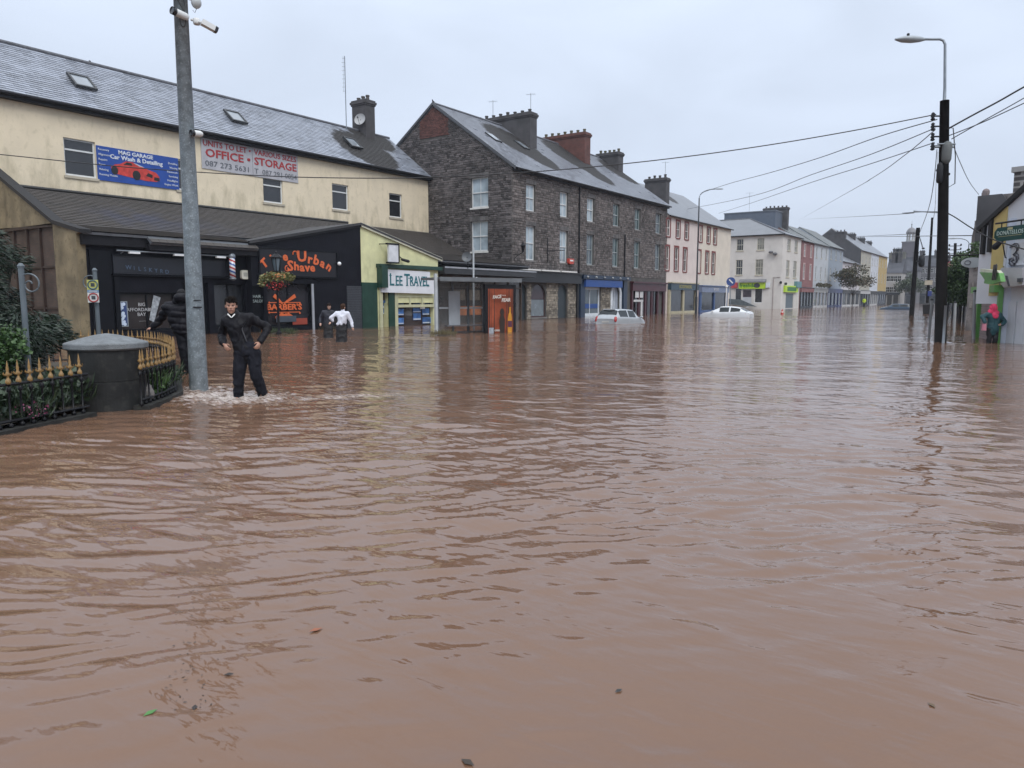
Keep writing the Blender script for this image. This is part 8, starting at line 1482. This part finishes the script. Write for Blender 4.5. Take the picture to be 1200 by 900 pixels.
person('stout person in black puffer coat and hat seen from behind, left of the steel pole', pp, dict(head=(.0, .03, 1.66), neck=(-.03, .0, 1.50), chest=(-.06, .0, 1.30), waist=(-.06, 0, 1.08), pelvis=(.03, 0, .92), shL=(-.30, .0, 1.42), elL=(-.50, .10, 1.16), wrL=(-.66, .05, .99), haL=(-.78, .02, .95), pnL=(0, 0, -1), shR=(.22, 0, 1.42), elR=(.33, -.05, 1.12), wrR=(.30, .12, .88), haR=(.30, .18, .78),
    hipL=(-.03, 0, .86), knL=(.02, -.05, .48), anL=(.03, .0, .06), hipR=(.15, 0, .86), knR=(.20, -.03, .48), anR=(.21, .08, .06)), (pf, M('padded_trousers', (.008, .009, .013), .6, .3, 6, .3, 30, spec=.2), shoe), face=(-.35, 1, -.15), voxel=.012, coarse=.016, jr=1.36, puffer=True, hood=True, hat=M('black_wool', (.010, .010, .012), .9), coat=.93, s=1.12, noise=.012)
whs = M('white_blouse', (.62, .64, .72), .7, .06, 6, .2, 30)
q = Vector(ong(401, 401.5))
def bag(T, V, H): m = MB(); m.hexa([V['waist']+Vector(v) for v in ((-.30, -.06, .02), (-.14, -.02, -.16), (-.10, .08, -.16), (-.26, .06, .02), (-.22, -.10, .24), (-.02, -.12, .12), (.0, .0, .12), (-.2, .02, .24))]); link('bag', m.mesh('bag', M('black_bag', (.012, .012, .014), .5)), T)
person('woman in a white blouse and black skirt wading away with a black bag', (q.x, q.y, -.32), dict(head=(.06, .02, 1.60), neck=(.04, 0, 1.44), chest=(.02, 0, 1.24), waist=(.0, 0, 1.05), pelvis=(-.02, 0, .90), shL=(-.15, 0, 1.38), elL=(-.38, -.04, 1.22), wrL=(-.25, .0, 1.08), haL=(-.16, -.02, 1.02), shR=(.21, 0, 1.37), elR=(.34, .03, 1.12), wrR=(.40, -.02, .90), haR=(.42, -.03, .80),
    hipL=(-.10, 0, .85), knL=(-.09, .0, .48), anL=(-.09, .0, .08), hipR=(.08, 0, .85), knR=(.09, -.05, .48), anR=(.09, .08, .08)), (whs, M('black_skirt', (.010, .010, .012), .7), shoe), face=(.15, 1, 0), voxel=.014, coarse=.018, jr=1.12, coat=.98, skirt=True, hairc=(.05, .028, .018), extra=bag, noise=.014)
q = Vector(ong(385, 395.5))
person('woman in a long dark coat wading beside the one in white', (q.x, q.y, -.36), dict(head=(.07, -.05, 1.63), neck=(.05, 0, 1.47), chest=(.02, 0, 1.27), waist=(.0, 0, 1.05), pelvis=(.0, 0, .90), shL=(-.17, 0, 1.40), elL=(-.32, .03, 1.18), wrL=(-.30, -.12, .97), haL=(-.28, -.18, .89), shR=(.20, 0, 1.40), elR=(.28, .03, 1.15), wrR=(.18, -.15, 1.0), haR=(.12, -.2, .95),
    hipL=(-.10, 0, .85), knL=(-.10, .0, .48), anL=(-.1, .0, .08), hipR=(.10, 0, .85), knR=(.10, -.05, .48), anR=(.1, .05, .08)), (M('dark_coat', (.016, .018, .028), .7, .3, 5, .2), M('black_skirt', (0, 0, 0)), shoe), face=(.5, -1, -.1), voxel=.014, coarse=.018, jr=1.05, coat=.70, skirt=True, hairc=(.02, .012, .010), noise=.014)
q = Vector(ong(1161.5, 402))
pinkm = M('hot_pink_wool', (.70, .05, .13), .8, .15, 8, .3, 40)
def scarf(T, V, H):
    m = MB(); m.cap(V['neck']+Vector((-.08, 0, .03)), V['neck']+Vector((.10, 0, .0)), .11, .11, 12); m.cap(V['neck']+Vector((.02, -.08, .0)), V['neck']+Vector((.02, -.13, -.10)), .10, .11, 12, .6, (0, 1, 0)); m.cap(H(0, -.06, .04), V['neck']+Vector((0, 0, .02)), .12, .11, 12); remesh('scarf', m, .016, pinkm, T, 2, .012, 14)
    m = MB(); p = V['wrL']+Vector((-.02, 0, -.1)); m.hexa([p+Vector(v) for v in ((-.06, -.05, -.18), (.06, -.05, -.18), (.06, .05, -.18), (-.06, .05, -.18), (-.05, -.04, .06), (.05, -.04, .06), (.05, .04, .06), (-.05, .04, .06))]); link('pink_bag', m.mesh('pink_bag', M('pink_white', (.55, .22, .28), .6)), T)
person('person in teal coat with hot pink hat and scarf at the right edge', (q.x, q.y, -.34), dict(head=(-.04, .02, 1.60), neck=(-.02, 0, 1.43), chest=(.03, 0, 1.22), waist=(.03, 0, 1.02), pelvis=(.02, 0, .88), shL=(-.18, 0, 1.36), elL=(-.36, .05, 1.30), wrL=(-.33, -.08, 1.08), haL=(-.33, -.1, .98), shR=(.23, 0, 1.34), elR=(.46, .03, 1.10), wrR=(.27, -.10, 1.00), haR=(.18, -.12, 1.0),
    hipL=(-.09, 0, .84), knL=(-.09, .0, .46), anL=(-.09, .0, .08), hipR=(.11, 0, .84), knR=(.11, -.05, .46), anR=(.11, .05, .08)), (M('teal_coat', (.018, .072, .085), .55, .2, 5, .2), M('black_skirt', (0, 0, 0)), shoe), face=(-.2, 1, 0), voxel=.014, coarse=.018, jr=1.22, coat=.74, hat=pinkm, extra=scarf, noise=.014)
q = Vector((-26.9, 159, 0))
person('distant person in a high visibility yellow jacket by the pale blue house', q, dict(head=(.0, .0, 1.66), neck=(0, 0, 1.5), chest=(0, 0, 1.3), waist=(.0, 0, 1.1), pelvis=(.0, 0, .93), shL=(-.18, 0, 1.44), elL=(-.27, .03, 1.2), wrL=(-.25, -.1, .98), haL=(-.25, -.15, .9), shR=(.18, 0, 1.44), elR=(.27, .03, 1.2), wrR=(.25, -.1, .98), haR=(.25, -.15, .9),
    hipL=(-.10, 0, .88), knL=(-.1, .0, .48), anL=(-.1, .0, .06), hipR=(.10, 0, .88), knR=(.1, -.05, .48), anR=(.1, .05, .06)), (M('hi_vis_yellow', (.45, .60, .04), .6), tro, shoe), rz=R(10), face=(0, -1, 0), voxel=.03, coarse=.035, jr=1.3, coat=.8, s=1.2, hands=False)

# ------------------------------------------------------------------ damp air over the street
hz = MB(); hz.box(-140, 60, -30, 480, -2.4, 28); hm_ = bpy.data.materials.new('haze'); hm_.use_nodes = True; t_ = hm_.node_tree; t_.nodes.clear()
ho = t_.nodes.new('ShaderNodeOutputMaterial'); hv = t_.nodes.new('ShaderNodeVolumePrincipled'); hv.inputs['Color'].default_value = (.80, .86, .95, 1); hv.inputs['Density'].default_value = .0004; hv.inputs['Anisotropy'].default_value = .3
t_.links.new(hv.outputs[0], ho.inputs['Volume']); tag(hz.build('haze', hm_), kind='stuff')
